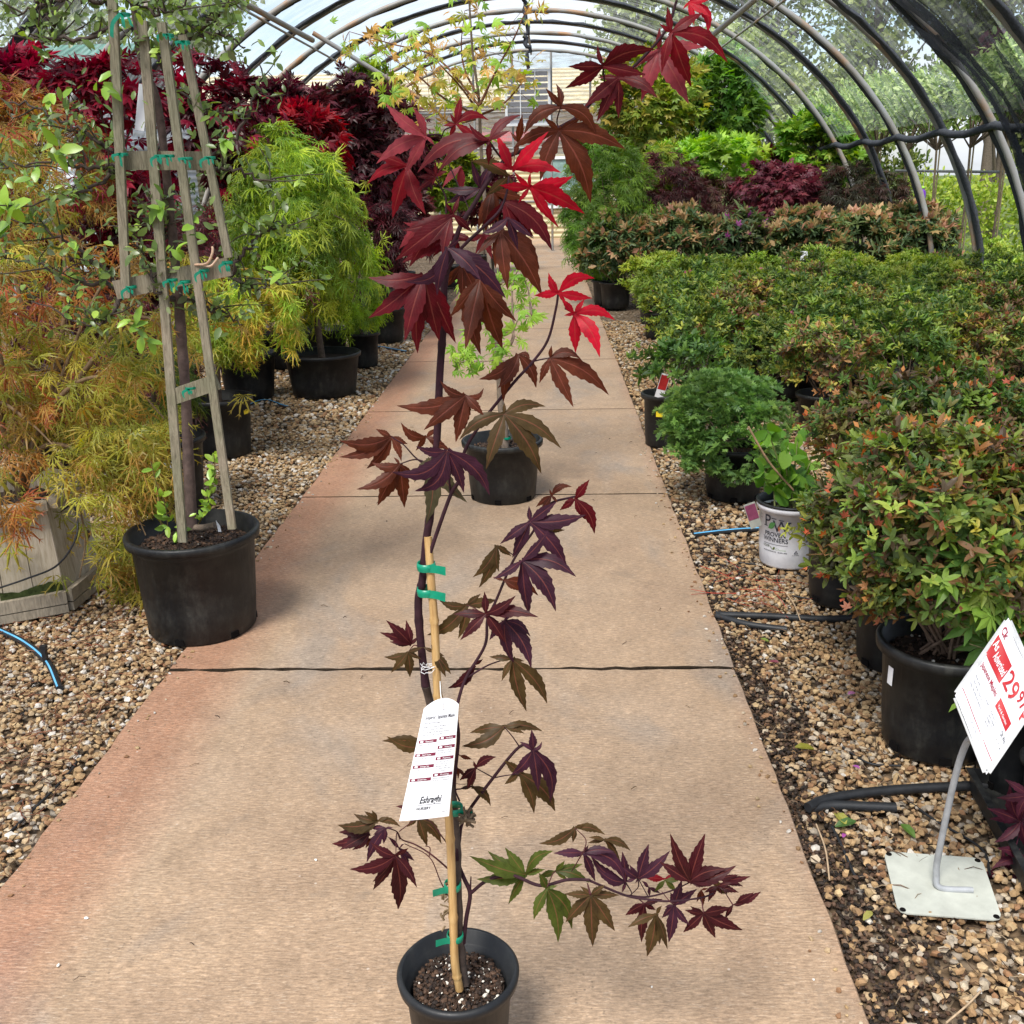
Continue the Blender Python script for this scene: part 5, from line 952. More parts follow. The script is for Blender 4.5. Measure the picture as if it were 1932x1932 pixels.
for i, (nm, lb, ct, bp, cb, Yq, dr, n_, tm_, cl, sz, pR, ph, kw) in enumerate(RAWLEFT):
    B0 = G(*bp); c, rx, rz = box_px(*cb, B0[1]); plant(nm, lb, ct, B0, c, (rx, dr, rz), n_, tm_, cl, sz, pR, ph, seed=40+i, trunk_to=(B0[0]*.7+c[0]*.3, B0[1], max(ph+.1, c[2])), **kw)
LBK = [
 ('red_maple', 'crimson leaved Japanese maple behind the trellis, upper left', 'maple', (120, 120, 300, 420), 6.3, 1500, T_MAPLE, CRIM, .10, dict(droop=.35, stemr=.018, lump=.34, spread=.2, dens=.65, gaps=.6)),
 ('red_maple', 'bright crimson Japanese maple between the trellis and the lime cascade', 'maple', (340, 115, 500, 340), 7.2, 1500, T_MAPLE, CRIM+BURG[:2], .10, dict(droop=.35, stemr=.018, lump=.34, spread=.2, dens=.65, gaps=.6)),
 ('red_maple', 'scarlet topped maple right above the lime green laceleaf', 'maple', (520, 195, 640, 330), 8.4, 900, T_MAPLE, [(.42, .02, .03), (.30, .012, .02), (.20, .01, .02)], .11, dict(droop=.3, stemr=.016)),
 ('red_maple', 'dark burgundy upright maple left of centre', 'maple', (465, 150, 600, 290), 9.2, 1100, T_MAPLE, BURG+CRIM[3:], .11, dict(droop=.2, stemr=.02, lump=.34, spread=.2)),
 ('red_maple', 'dusky purple maple hanging over the left side of the path', 'maple', (590, 160, 735, 420), 10.2, 1900, T_MAPLE, BURG, .11, dict(droop=.4, stemr=.02, lump=.3, spread=.2, dens=.7, gaps=.6)),
 ('red_maple', 'purple black maple beside the far end of the left row', 'maple', (660, 180, 800, 400), 11.5, 2400, T_MAPLE, BURG+[(.10, .02, .03)], .11, dict(droop=.3, stemr=.02)),
 ('laceleaf_maple', 'low dark purple laceleaf maple by the left path edge with scarlet tips', 'laceleaf maple', (640, 360, 790, 500), 9.8, 1500, T_LACE_LO, BURG+[(.14, .02, .03)], .10, dict(droop=.8)),
 ('laceleaf_maple', 'orange peach laceleaf maple at the top left edge', 'laceleaf maple', (-70, 140, 170, 420), 5.6, 1500, T_LACE, ORNG+CRIM[:1], .085, dict(droop=.7)),
 ('green_maple', 'yellow green maple glimpsed behind the purple maples', 'maple', (620, 165, 745, 400), 12.4, 1700, T_STAR, LIME[:2]+GRN[:2], .10, dict(stemr=.02)),
 ('red_maple', 'deep red maple at the far left edge under the orange laceleaf', 'maple', (-90, 100, 90, 260), 7.6, 900, T_MAPLE, CRIM, .11, dict(droop=.3)),
 ('laceleaf_maple', 'dark wine laceleaf maple filling the gap behind the trellis legs', 'laceleaf maple', (-60, 330, 450, 660), 6.2, 3200, T_LACE, MARO+CRIM[1:2]+BURG[:1], .085, dict(droop=.7)),
]
for i, (nm, lb, ct, cb, Y, n_, tm_, cl, sz, kw) in enumerate(LBK):
    c, rx, rz = box_px(*cb, Y); B0 = np.array([c[0], Y, 0]); plant(nm, lb, ct, B0, c, (rx, rx*.9, rz), n_, tm_, cl, sz, .2, .32, seed=70+i, potsides=24, **kw)
# pots standing along the left gravel with nothing tall in them
for i, (px, py, R, h, lb) in enumerate([(728, 640, .15, .30, 'black pot of low green leaves at the left slab edge beneath the purple maples'), (470, 700, .16, .24, 'low ribbed black pot half hidden under the lime cascade')]):
    B0 = G(px, py); plant('potted_shrub', lb, 'potted shrub', B0, B0+[0, 0, h+.10], (R*1.3, R*1.3, .14), 200, T_STAR, LIME[:2]+GRN, .05, R, h, seed=90+i, stemr=0)
# sticker labels on pots
def sticker(name, label, B0, R, h, px, py, w, hh, m_, txt=None, cat='label'):
    Yg = B0[1]-R*.7; c = at(px, py, Yg); a = math.asin(max(-.97, min(.97, (c[0]-B0[0])/R))); Rr = R*.93+.004; z = c[2]; mb = MB()
    def fm(u, v, lift=0):
        u = np.asarray(u, float); th = a+(u-.5)*w/Rr; return np.stack([(Rr+lift)*np.sin(th), -(Rr+lift)*np.cos(th), (np.asarray(v, float)-.5)*hh+0*th], -1)
    rect(mb, 0, 0, 1, 1, fm, (1, 1, 1), 0, 6)
    o = bpy.data.objects.new(name, None); COL.objects.link(o); o.location = (B0[0], B0[1], z); tag(o, label, cat); mb.build('sticker_face', m_, o)
    if txt:
        mt = MB()
        for k, s in enumerate(txt): put_text(mt, s, .12, .62-.28*k, .22, fm, .7, 0, .01, (.03, .03, .03), .0012)
        mt.build('lettering', PRINT, o)
    return o
YEL = simple('yellow_sticker', (.80, .60, .02), .5, .08, 10, 0)
sticker('pot_sticker', 'yellow price sticker on the black pot left of the path', G(425, 855), .172, .33, 461, 778, .05, .05, YEL, ['P3', '2'])
sticker('pot_sticker', 'torn white barcode sticker on the pot behind the trellis pot', G(318, 955), .195, .345, 313, 876, .09, .05, WHITE, ['Acer', '||||||'])
# ================================================================ RIGHT SIDE
# ---- the green maple in the pot standing on the path
PG = gz(950, 936); PG[2] = 0; hG = .285; RG = .180
gm = thing('potted_maple', 'tall green maple in a black pot standing on the path behind the red maple', 'potted maple', PG)
make_pot(gm, RG, hG, .155, POT, 700, 52, .235, 8, .008, .012, perlite=.03)
YG = PG[1]
def GP(pts): return np.array([at(*cp(c, x, y), YG+dz) for c, x, y, dz in pts])-PG
GRB = (.22, .17, .13); GTW = (.16, .07, .04)
mb = MB(); C = curve(GP([('M', 950, 625, 0), ('M', 945, 500, 0), ('M', 925, 380, 0), ('M', 918, 250, 0), ('M', 910, 100, 0), ('P', 895, 1850, 0), ('P', 860, 1500, .05), ('P', 830, 1100, .1), ('P', 810, 800, .1), ('P', 800, 560, .05), ('P', 765, 300, .0), ('P', 745, 0, -.05), ('P', 740, -100, 0)]), 60); tube(mb, C, np.concatenate([np.linspace(.019, .011, 30), np.linspace(.011, .003, len(C)-30)]), 8, GRB); mb.build('trunk', BARK, gm)
mb = MB(); TWG = []
for i, p_ in enumerate([[('P', 805, 600, 0), ('P', 900, 400, -.05), ('P', 1000, 220, -.1), ('P', 1060, 80, -.1), ('P', 1110, 0, 0)], [('P', 800, 640, .1), ('P', 700, 500, 0), ('P', 590, 380, -.1), ('P', 520, 300, 0)], [('P', 790, 660, .1), ('P', 600, 560, 0), ('P', 450, 430, 0), ('P', 330, 350, 0), ('P', 180, 250, .1)],
    [('P', 780, 680, .1), ('P', 640, 700, 0), ('P', 500, 580, 0), ('P', 380, 450, 0)], [('P', 820, 650, .1), ('P', 930, 600, 0), ('P', 1040, 480, 0), ('P', 1080, 380, 0)], [('P', 800, 560, 0), ('P', 720, 400, .1), ('P', 700, 250, .1), ('P', 720, 60, .1)], [('P', 745, 20, 0), ('P', 790, -60, 0)],
    [('P', 900, 1900, 0), ('P', 1000, 1900, -.05), ('M', 980, 40, -.05), ('P', 1020, 1830, -.05), ('P', 1100, 1800, -.05), ('P', 1200, 1790, 0)], [('P', 1000, 1890, -.05), ('P', 990, 1700, -.05), ('P', 1000, 1600, 0), ('P', 1050, 1480, 0)], [('P', 1100, 1800, -.05), ('P', 1080, 1650, 0), ('P', 1040, 1560, 0)],
    [('M', 910, 120, 0), ('M', 830, 130, -.05), ('M', 700, 135, -.05)], [('P', 895, 1850, 0), ('P', 830, 1800, 0), ('P', 780, 1880, 0)], [('P', 800, 600, 0), ('P', 560, 330, .1), ('P', 300, 250, .2), ('P', 60, 180, .2)]]):
    C = curve(GP(p_), 18); TWG.append((i, C)); tube(mb, C, np.linspace(.006 if i not in (10, 11) else .003, .0014, len(C)), 5, GTW if i < 7 or i == 12 else (.28, .2, .15))
r = np.random.default_rng(15); P = []
for i, C in TWG:
    for _ in range(24 if i not in (7, 8, 9, 10, 11) else 16): P.append(C[r.integers(4, len(C))]+r.normal(0, 1, 3)*([.055, .08, .055] if i < 7 or i == 12 else [.035, .04, .03]))
for (x0, y0, x1, y1, n_) in [(420, 120, 1040, 620, 70), (0, 170, 560, 330, 30), (200, 430, 420, 640, 22), (660, 1560, 960, 1932, 24)]:
    for _ in range(n_): P.append(GP([('P', r.uniform(x0, x1), r.uniform(y0, y1), r.uniform(-.2, .3))])[0])
for _ in range(45): P.append(GP([('M', r.choice([r.uniform(640, 760), r.uniform(800, 980)]), r.uniform(20, 180) if r.random() < .7 else r.uniform(60, 200), r.uniform(-.1, .1))])[0])
P = np.array(P)
for q in P[::3]:
    C = TWG[np.argmin([np.min(np.linalg.norm(c-q, axis=1)) for _, c in TWG])][1]; a = C[np.argmin(np.linalg.norm(C-q, axis=1))]; tube(mb, [a, (a+q)/2+[0, 0, .006], q], .0012, 3, GTW, cap=False)
mb.build('branches', BARK, gm); mb = MB()
T = nrm(r.normal(0, .6, P.shape)+[0, -.3, -.25]); Nn = nrm(r.normal(0, .45, P.shape)+[0, -.7, .6]); top = P[:, 2] > 1.2
col = np.where(top[:, None] & (r.random((len(P), 1)) < np.clip((P[:, 2:3]-1.2)*1.3, 0, .75)), pick([(.42, .34, .06), (.48, .28, .08), (.36, .38, .06)], len(P), r), pick([(.24, .40, .05), (.18, .33, .045), (.32, .46, .06)], len(P), r))
scatter(mb, [lobe_leaf((0, 36, -36, 74, -74, 118, -118), (1, .88, .88, .66, .66, .36, .38), .12, droop=.2), T_MAPLE[1]], P, T, Nn, r.uniform(.035, .062, len(P)), col); mb.build('foliage', LEAF, gm)
c0 = GP([('M', 957, 572, -.02)])[0]; mb = MB(); lathe(mb, [(.02, -.006), (.021, 0), (.02, .006)], 14, c=c0+[0, .02, 0]); mb.build('green_tie', RIBBON, gm)
sticker('pot_sticker', 'white price sticker on the black pot standing on the path', PG, RG, hG, 1012, 862, .045, .04, WHITE)

# ---- block of azaleas: prototypes, then copies
def azalea(label, seed, cols, n=640, R=.255, hz_=.25, dead=None, base=(0, 0, 0), zc=.42, size=.044, pr=.14, ph=.24, temps=T_ROS, n_st=9, grp='azaleas in the dense block right of the path', soiln=0):
    B = np.array(base, float); return plant('azalea_shrub', label, 'azalea', B, B+[0, 0, zc], (R, R, hz_), n, temps, cols, size, pr, ph, grp, seed, up=.7, lump=.14, shell=.6, zlo=-.45, stemr=0, nl=n_st, dead=dead, jit=.4, per=7, spread=.10, soil_n=soiln, potsides=24)
DEADF = ([(.40, .14, .06), (.30, .10, .05), (.45, .22, .08)], .05, .5)
r = np.random.default_rng(31)
protos = {}
LBS = ['bright green azalea', 'olive azalea with bronze tips', 'yellow green azalea', 'dark green azalea']
ORD = ['first', 'second', 'third', 'fourth', 'fifth', 'sixth', 'seventh', 'eighth', 'ninth', 'tenth', 'eleventh', 'twelfth', 'thirteenth', 'fourteenth', 'fifteenth']
PC = [AZAL, AZRD+AZAL[:1], [(.28, .39, .06), (.19, .30, .05), (.33, .42, .08)], [(.09, .18, .04), (.14, .25, .045), (.06, .12, .035)]]
spots = []
for iy, y in enumerate(np.arange(5.95, 11.4, .47)):
    for ix, x in enumerate(np.arange(1.05+.0*iy, 6.2, .50)):
        xx = x+r.normal(0, .05)+(.25 if iy % 2 else 0); yy = y+r.normal(0, .05)
        if yy < 6.3 and 1.0 < xx < 1.45: continue
        if xx > 4.6 and yy < 7.6: continue
        far = (yy-6)/5.4
        k = 3 if yy < 6.3 and r.random() < .5 else (2 if far > .62 and r.random() < .75 else (1 if r.random() < .30 and far < .7 else 0)); spots.append((xx, yy, k, iy, ix))
for (x, y, k, iy, ix) in spots:
    v_ = int(r.integers(0, 2)); key = (k, v_); lb = '%s, %s from the path in the %s row of the block' % (LBS[k], ORD[ix], ORD[iy])
    if key not in protos:
        dz = DEADF if k == 1 else (None if v_ else ([(.55, .12, .25), (.6, .2, .3)], .012, .6)); protos[key] = azalea(lb, 200+k*10+v_, PC[k], 620, base=(x, y, 0), dead=dz)
    else: copy_tree(protos[key], (x, y, 0), r.uniform(0, 6.28), r.uniform(.82, 1.12), lb)
# pots and signs poking out of the block
def stake_label(px, py, Y, w, h, label, m_=WHITE, tilt=0):
    c = at(px, py, Y); mb = MB(); plank(mb, (-w/2, 0, 0), (w/2, 0, tilt), h, .002, (0, -1, .3)); 
    o = bpy.data.objects.new('plant_label', None); COL.objects.link(o); o.location = Vector(c); tag(o, label, 'plant label'); mb.build('card', m_, o)
    mb = MB(); tube(mb, [(0, .004, 0), (0, .01, -.25)], .003, 4, (.8, .8, .8)); mb.build('label_stake', VCOL, o); return o
stake_label(1517, 484, 10.9, .07, .11, 'small upright white label at the back edge of the azalea block'); stake_label(1404, 585, 8.2, .05, .05, 'tilted white tag in the middle of the azalea block', tilt=.03)
stake_label(1290, 590, 7.9, .04, .03, 'tiny white tag near the left side of the azalea block'); stake_label(1375, 780, 5.35, .10, .05, 'clear and teal plastic label lying in the false cypress', simple('pale_teal_plastic', (.45, .68, .62), .2, .2, 30, 0), .05)

# ---- false cypress
CB = G(1382, 935); c, rx, rz = box_px(1243, 712, 1462, 900, CB[1])
cy = plant('false_cypress', 'round blue green false cypress with fan sprays in a black pot beside the azaleas', 'conifer', CB, c, (rx, rx, rz), 5200, T_FAN, [(.10, .20, .055), (.075, .16, .045), (.18, .31, .07), (.13, .24, .06)], .027, .145, .25, None, 301, up=.25, lump=.16, shell=.66, zlo=-.9, stemr=.01, nl=16, jit=.45, per=16, spread=.10, soil_n=200, tipc=(.26, .40, .10))
sticker('pot_sticker', 'white sticker on the false cypress pot', CB, .145, .25, 1382, 902, .055, .03, WHITE)
# small pot at the edge behind the cypress with red tag
SB = G(1250, 838); plant('azalea_shrub', 'green azalea whose pot carries a red tag and a yellow sticker', 'azalea', SB, SB+[.12, .06, .42], (.26, .26, .2), 260, T_ROS, PC[3], .055, .115, .30, None, 305, up=.5, stemr=0, nl=8, zlo=-.3, per=7, spread=.1)
sticker('pot_sticker', 'yellow sticker on the narrow black pot behind the false cypress', SB, .115, .30, 1243, 780, .04, .03, YEL)
RED = simple('red_label_print', (.38, .02, .02), .4, .3, 30, 0)
def card(name, label, c, w, h, a, m_, m2=None, cat='plant label', lean=.15):
    o = bpy.data.objects.new(name, None); COL.objects.link(o); o.location = Vector(c); o.rotation_euler = (lean, a, 0); tag(o, label, cat); mb = MB(); box(mb, (0, 0, 0), (w, .0015, h)); mb.build('card', m_, o)
    if m2: mb = MB(); box(mb, (0, -.0014, h*.14), (w*.9, .001, h*.60)); mb.build('picture', m2, o)
    return o
card('plant_label', 'white plant label with a red picture tucked in the narrow pot', at(1250, 728, SB[1]-.13), .05, .14, .25, WHITE, RED)
# edge pots further on
EB = G(1160, 578); plant('azalea_shrub', 'green azalea in a black pot overhanging the far right slab edge', 'azalea', EB, EB+[.12, 0, .48], (.3, .3, .2), 260, T_ROS, PC[0], .055, .14, .32, None, 306, up=.5, stemr=0, nl=8, zlo=-.3, per=7, spread=.1)

# ---- white pot with hydrangea
HB_ = G(1484, 1058); hW = .25; RW = .122
hy = thing('hydrangea', 'bright green hydrangea in a white printed nursery pot', 'hydrangea', HB_)
mb = pot_mesh(RW, hW, .105, .004, 64); WP, t, b = mat('white_pot_plastic', .38, .45); nzz = noise(t, 14, 5); lk(t, ramp(t, nzz.outputs[0], [(.35, (.62, .62, .66)), (.6, (.76, .76, .79))]).outputs[0], b.inputs['Base Color']); pw_ = mb.build('pot', WP, hy)
mb = MB(); lathe(mb, [(RW+.001, hW-.004), (RW+.008, hW-.003), (RW+.009, hW+.004), (RW+.003, hW+.007), (RW-.006, hW+.003), (RW-.008, hW-.05)], 56); mb.build('pot_rim', POT, pw_)
soil_mesh(RW-.01, hW-.035, 250, 6, .03, .006).build('potting_soil', VCOL, hy)
def wmap(px0, py0, px1, py1):
    Yg = HB_[1]-RW*.95; A, B_ = at(px0, py1, Yg), at(px1, py0, Yg); a0 = math.asin(max(-.98, min(.98, (A[0]-HB_[0])/RW))); a1 = math.asin(max(-.98, min(.98, (B_[0]-HB_[0])/RW)))
    def fm(u, v, lift=0):
        u = np.asarray(u, float); v = np.asarray(v, float); th = a0+(a1-a0)*u; z = A[2]+(B_[2]-A[2])*v; rr_ = .105+(RW-.006-.105)*np.clip((z-.008)/(hW*.85), 0, 1)+.0012+lift
        return np.stack([rr_*np.sin(th), -rr_*np.cos(th), z+0*th], -1)
    return fm
xa, ya = cp('W', 440, 200); xb, yb = cp('W', 1590, 1400); fw = wmap(xa, ya, xb, yb)
def WU(x, y): return (x-440)/1150, 1-(y-200)/1200
mb = MB(); KK = (.02, .02, .03)
def wt(s, x, y, h, wd, bold=.01, col=KK, rot=0, sp=1.0): u, v = WU(x, y); put_text(mb, s, u, v, h/1200, fw, wd/1150 if wd else None, 0, bold, col, .0012, sp, rot)
wt('P', 590, 600, 255, 140, .0); wt('W', 800, 690, 250, 370, .0)
for (x, y, w_, h_) in [(575, 330, 150, 16), (575, 605, 100, 16), (770, 425, 110, 16), (930, 440, 110, 16), (1080, 478, 100, 16)]: u, v = WU(x, y); rect(mb, u, v, u+w_/1150, v+h_/1200, fw, KK, .0012, 3)
wt('PROVEN', 605, 800, 95, 470, .012); wt('WINNERS', 570, 915, 100, 570, .012); u, v = WU(575, 975); rect(mb, u, v, u+560/1150, v+.008, fw, (.12, .12, .14), .0012)
wt('COLOR', 570, 1045, 50, 170, .02, (.10, .12, .08)); wt('Choice', 880, 1090, 50, 220, .0, (.35, .45, .30)); wt('FLOWERING  SHRUBS', 580, 1140, 28, 550, .02, (.10, .10, .12))
for k in range(5): wt('Plant in well drained soil', 1260+32*k, 760, 20, 230, .0, (.15, .15, .18), math.pi/2)
wt('PRODUCT OF', 450, 330, 22, 75, .0); wt('water daily', 450, 400, 20, 75, .0); wt('full sun', 452, 470, 20, 70, .0); wt('W', 1510, 900, 60, 70, .02)
for k in range(3):
    a = k*2.094+math.pi/2; u, v = WU(1315+46*math.cos(a), 1105-40*math.sin(a)); u2, v2 = WU(1315+46*math.cos(a+2.094), 1105-40*math.sin(a+2.094)); P_ = fw([u, u2], [v, v2], .0012); tube(mb, P_, .0011, 4, (.15, .15, .18), cap=False)
wt('2', 1300, 1125, 32, 22, .01); wt('HDPE', 1240, 1175, 20, 140, .0)
mb.build('lettering', PRINT, pw_)
mb = MB(); th = np.linspace(0, 1, 9); q0 = WU(700, 640); q1 = WU(860, 500); V = []
for f in th: u = q0[0]+(q1[0]-q0[0])*f; v = q0[1]+(q1[1]-q0[1])*f; w_ = .045*math.sin(math.pi*f); V += [fw([u-w_*.6], [v+w_], .0018)[0], fw([u+w_*.6], [v-w_], .0018)[0]]
mb.add(V, [[2*i, 2*i+1, 2*i+3, 2*i+2] for i in range(8)], (.06, .17, .05))
for s in (-1, 1):
    V = []; q0 = WU(815, 1080)
    for f in th: u = q0[0]+s*.05*f; v = q0[1]+.045*f; w_ = .02*math.sin(math.pi*f); V += [fw([u-w_*.5], [v+w_], .0018)[0], fw([u+w_*.5], [v-w_], .0018)[0]]
    mb.add(V, [[2*i, 2*i+1, 2*i+3, 2*i+2] for i in range(8)], (.12, .16, .04))
mb.build('leaf_logo', PRINT, pw_)
r = np.random.default_rng(55); mb = MB(); ml = MB()
for (x1, y1) in [(1420, 830), (1450, 815), (1480, 850), (1505, 830), (1530, 870), (1440, 900), (1475, 905), (1500, 900), (1425, 870), (1540, 910)]:
    e = at(x1, y1, HB_[1]+r.uniform(-.08, .1))-HB_; C = curve([[r.normal(0, .02), r.normal(0, .02), hW-.03], e*.5+np.array([0, 0, .12]), e], 8); tube(mb, C, np.linspace(.004, .0025, len(C)), 5, (.20, .22, .08))
    k = 9; P = C[r.integers(4, len(C), k)]+r.normal(0, .006, (k, 3)); scatter(ml, [oval(1, .36, .12, .2), oval(1, .33, .2, .1)], P, nrm(r.normal(0, .8, (k, 3))+[0, -.2, .35]), nrm(r.normal(0, .4, (k, 3))+[0, -.5, .8]), r.uniform(.05, .085, k), pick([(.14, .30, .03), (.10, .23, .03), (.20, .36, .05)], k, r), smooth=True)
tube(mb, curve([at(1497, 925, HB_[1]-.06)-HB_, at(1450, 870, HB_[1]-.08)-HB_, at(1412, 805, HB_[1]-.08)-HB_], 12), .004, 6, (.34, .22, .13))
mb.build('stems', BARK, hy); ml.build('foliage', LEAF, hy)
card('plant_label', 'tilted plant label with mauve picture leaning on the white pot', at(*cp('W', 310, 300), HB_[1]-.03), .045, .11, -.35, simple('grey_card', (.45, .47, .42), .5, .2, 20, 0), simple('mauve_print', (.28, .07, .14), .5, .3, 40, 0))

# ---- the big azaleas in front right
FB = [(G(1760, 1398), .155, .30, 'large bronze and green azalea with spent orange blooms in the nearest right pot', (1590, 820, 2010, 1270), 1500, AZRD+AZAL),
      (G(1690, 1245), .14, .30, 'azalea with lime green shoots just behind the nearest one on the right', (1545, 790, 1830, 1160), 900, [(.17, .23, .05), (.13, .16, .04), (.10, .09, .04)]),
      (G(1588, 1128), .135, .27, 'green azalea in the black pot beside the white pot', (1530, 850, 1760, 1110), 700, AZAL),
      (G(1900, 1150), .14, .30, 'orange flecked azalea standing taller at the right picture edge', (1545, 700, 1980, 920), 1150, AZAL[:3]+[(.24, .22, .06), (.16, .10, .05)])]
for i, (B0, R, h, lb, cb, n_, cl) in enumerate(FB):
    c, rx, rz = box_px(*cb, B0[1]); plant('azalea_shrub', lb, 'azalea', B0, c, (rx, rx*.8, rz), int(n_*1.7), T_ROS, cl, .038, R, h, None, 320+i, up=.7, lump=.13, shell=.55, zlo=-.6, stemr=0, nl=26, dead=([(.60, .17, .05), (.50, .12, .06), (.42, .16, .09), (.62, .28, .10)], .16, .6), jit=.42, per=6, spread=.09, soil_n=400, stemc=(.20, .13, .09), potsides=48)
sticker('pot_sticker', 'white sticker on the left side of the nearest azalea pot', FB[0][0], .155, .30, 1668, 1300, .022, .05, WHITE)
# ---- palmate green maple reaching in from the right
MB0 = np.array([1.72, 2.35, 0]); mg = thing('potted_maple', 'green palmate maple branch reaching in above the price sign', 'potted maple', MB0)
make_pot(mg, .14, .28, .12, POT, 0, 30)
r = np.random.default_rng(61); mb = MB(); ml = MB()
c_s = [[(0, 0, .24), (.0, 0, .5), None]]
tube(mb, curve([(0, 0, .24), (.02, -.02, .45), (0, -.05, .75)], 10), .008, 7, (.14, .16, .07))
for (x0, y0, x1, y1) in [(2000, 1240, 1745, 1075), (1990, 1260, 1770, 1130), (2000, 1200, 1850, 1150), (1990, 1300, 1830, 1215), (2000, 1330, 1880, 1260), (1990, 1180, 1900, 1110), (1985, 1330, 1850, 1330)]:
    C = curve([np.array([.018, -.022, .45]), at(x0, y0, 2.35)-MB0, at((x0+x1)/2, (y0+y1)/2-14, 2.3)-MB0, at(x1, y1, 2.25)-MB0], 16); tube(mb, C, np.linspace(.004, .0014, len(C)), 5, (.17, .15, .07))
    P = C[[15 if len(C) > 15 else -1, 13, 11, 9]]+r.normal(0, .012, (4, 3)); P = np.vstack([P, P[:3]+r.normal(0, .03, (3, 3))]); k = len(P)
    scatter(ml, [T_MAPLE[0]], P, nrm(r.normal(0, .5, (k, 3))+[-.6, -.2, -.25]), nrm(r.normal(0, .25, (k, 3))+[0, -.7, .75]), r.uniform(.065, .095, k), pick([(.16, .29, .04), (.22, .36, .05), (.10, .21, .035), (.30, .38, .07)], k, r))
mb.build('branches', BARK, mg); ml.build('foliage', LEAF, mg)

# ---- price sign
q4 = [gz(*cp('S', x, y), .004) for x, y in ((1130, 945), (1690, 985), (1812, 1342), (1215, 1297))]; S0 = sum(q4)/4; S0[2] = 0
sg = thing('price_sign', 'wrapped red and white price card on a bent steel post with square plate', 'sign', S0)
PLT = simple('galvanised_plate', (.46, .47, .41), .55, .16, 14, .001, .4); mb = MB(); Q = np.array(q4)-S0; cc = Q.mean(0); ring = []
for k in range(4):
    a, b_, c_ = Q[k-1], Q[k], Q[(k+1) % 4]; u1, u2 = nrm(a-b_)*.018, nrm(c_-b_)*.018; ring += [b_+u1, b_+(u1+u2)*.3, b_+u2]
ring = np.array(ring); n = len(ring); mb.add(np.vstack([ring, ring-[0, 0, .003]]), [[i, i+n, (i+1) % n+n, (i+1) % n] for i in range(n)], smooth=False); mb.add(ring, [list(range(n))], smooth=False); mb.v[-1] = mb.v[-1]
mb.build('base_plate', PLT, sg)
for k in range(4):
    p_ = Q[k]+(cc-Q[k])*.10; mb = MB(); lathe(mb, [(.0045, .0012), (.0, .0012)], 12, c=p_); lathe(mb, [(.0045, .0012), (.006, .0014), (.0065, .0)], 12, c=p_); mb.build('bolt_hole', simple_hole, sg)
Yb = gz(*cp('S', 1440, 1150))[1]
mb = MB(); C = curve([gz(*cp('S', 1640, 1168), .008)-S0, gz(*cp('S', 1455, 1155), .008)-S0, at(*cp('S', 1432, 1080), Yb)-S0, at(*cp('S', 1445, 960), Yb)-S0, at(*cp('S', 1530, 560), Yb-.01)-S0, at(*cp('S', 1590, 360), Yb-.02)-S0, at(*cp('S', 1640, 290), Yb-.04)-S0, at(*cp('S', 1760, 190), Yb-.05)-S0], 44)
tube(mb, C, .0068, 10, (.3, .31, .32)); mb.build('post', GALV, sg)
YS = Yb-.07
Lc, Bc, Tc = at(*cp('Z', 150, 940), YS+.02), at(*cp('Z', 495, 1810), YS-.10), at(*cp('Z', 735, 100), YS+.10); e1, e2 = Bc-Lc, Tc-Lc; ns_ = nrm(np.cross(e1, e2)); 
if ns_[1] > 0: ns_ = -ns_
wr = Noise(9, 8, 4)
def smap(u, v, lift=0):
    u = np.asarray(u, float)[..., None]; v = np.asarray(v, float)[..., None]; P_ = Lc-S0+e1*u+e2*v; w_ = wr(np.concatenate([u*1.3, v, 0*u], -1))[..., None]*.0035+.004*np.sin(6*u+9*v); return P_+ns_*(w_+lift)
mb = MB(); uu, vv = np.meshgrid(np.linspace(0, 1, 30), np.linspace(0, 1, 30), indexing='ij'); idx = np.arange(900).reshape(30, 30); q = np.stack([idx[:-1, :-1], idx[1:, :-1], idx[1:, 1:], idx[:-1, 1:]], -1).reshape(-1, 4)
mb.add(smap(uu, vv, 0).reshape(-1, 3), q); mb.add(smap(uu, vv, -.0012).reshape(-1, 3), q[:, ::-1]); BAG = simple('glossy_wrapped_card', (.76, .76, .79), .22, .07, 14, .001, .5); cd = mb.build('card', BAG, sg)
for a_, b_, nm in (((0, .0), (1, 0), 'frame_edge'), ((1.0, 0), (1.0, 1), 'frame_edge'), ((0, 0), (0, 1), 'frame_edge'), ((0, 1), (1, 1), 'frame_edge')):
    P_ = [Lc-S0+e1*(a_[0]+(b_[0]-a_[0])*t__)+e2*(a_[1]+(b_[1]-a_[1])*t__)-ns_*.004 for t__ in (.03, .97)]; mb = MB(); plank(mb, P_[0], P_[1], .010, .006, ns_); mb.build(nm, GALV, sg)
mb = MB(); RD = (.42, .015, .02); DR = (.30, .01, .03)
V, = [None],
rect(mb, .02, .56, .44, .80, smap, RD, .0022, 14); rect(mb, .565, .41, .89, .515, smap, RD, .0022, 8); rect(mb, .03, .115, .96, .124, smap, DR, .0012, 20); rect(mb, .93, .62, .99, .95, smap, RD, .0012, 3)
put_text(mb, 'As', .04, .68, .10, smap, .10, .2, .01, (.82, .8, .8), .0040); put_text(mb, 'Advertised', .14, .62, .10, smap, .29, .2, .006, (.82, .8, .8), .0040)
put_text(mb, 'Ck', .02, .84, .09, smap, .12, .2, .02, DR, .0026); put_text(mb, 'Japanese Maples', .06, .45, .06, smap, .44, 0, .012, DR, .0026); put_text(mb, '29', .46, .60, .20, smap, .26, 0, .012, RD, .0030); put_text(mb, '97', .75, .68, .13, smap, .17, 0, .012, RD, .0030)
for i, s in enumerate(['Acer palmatum assorted', 'Color varies from green to', 'deep red with fine texture']): put_text(mb, s, .08, .33-.05*i, .026, smap, .40-.03*i, 0, .002, (.05, .05, .06), .0026)
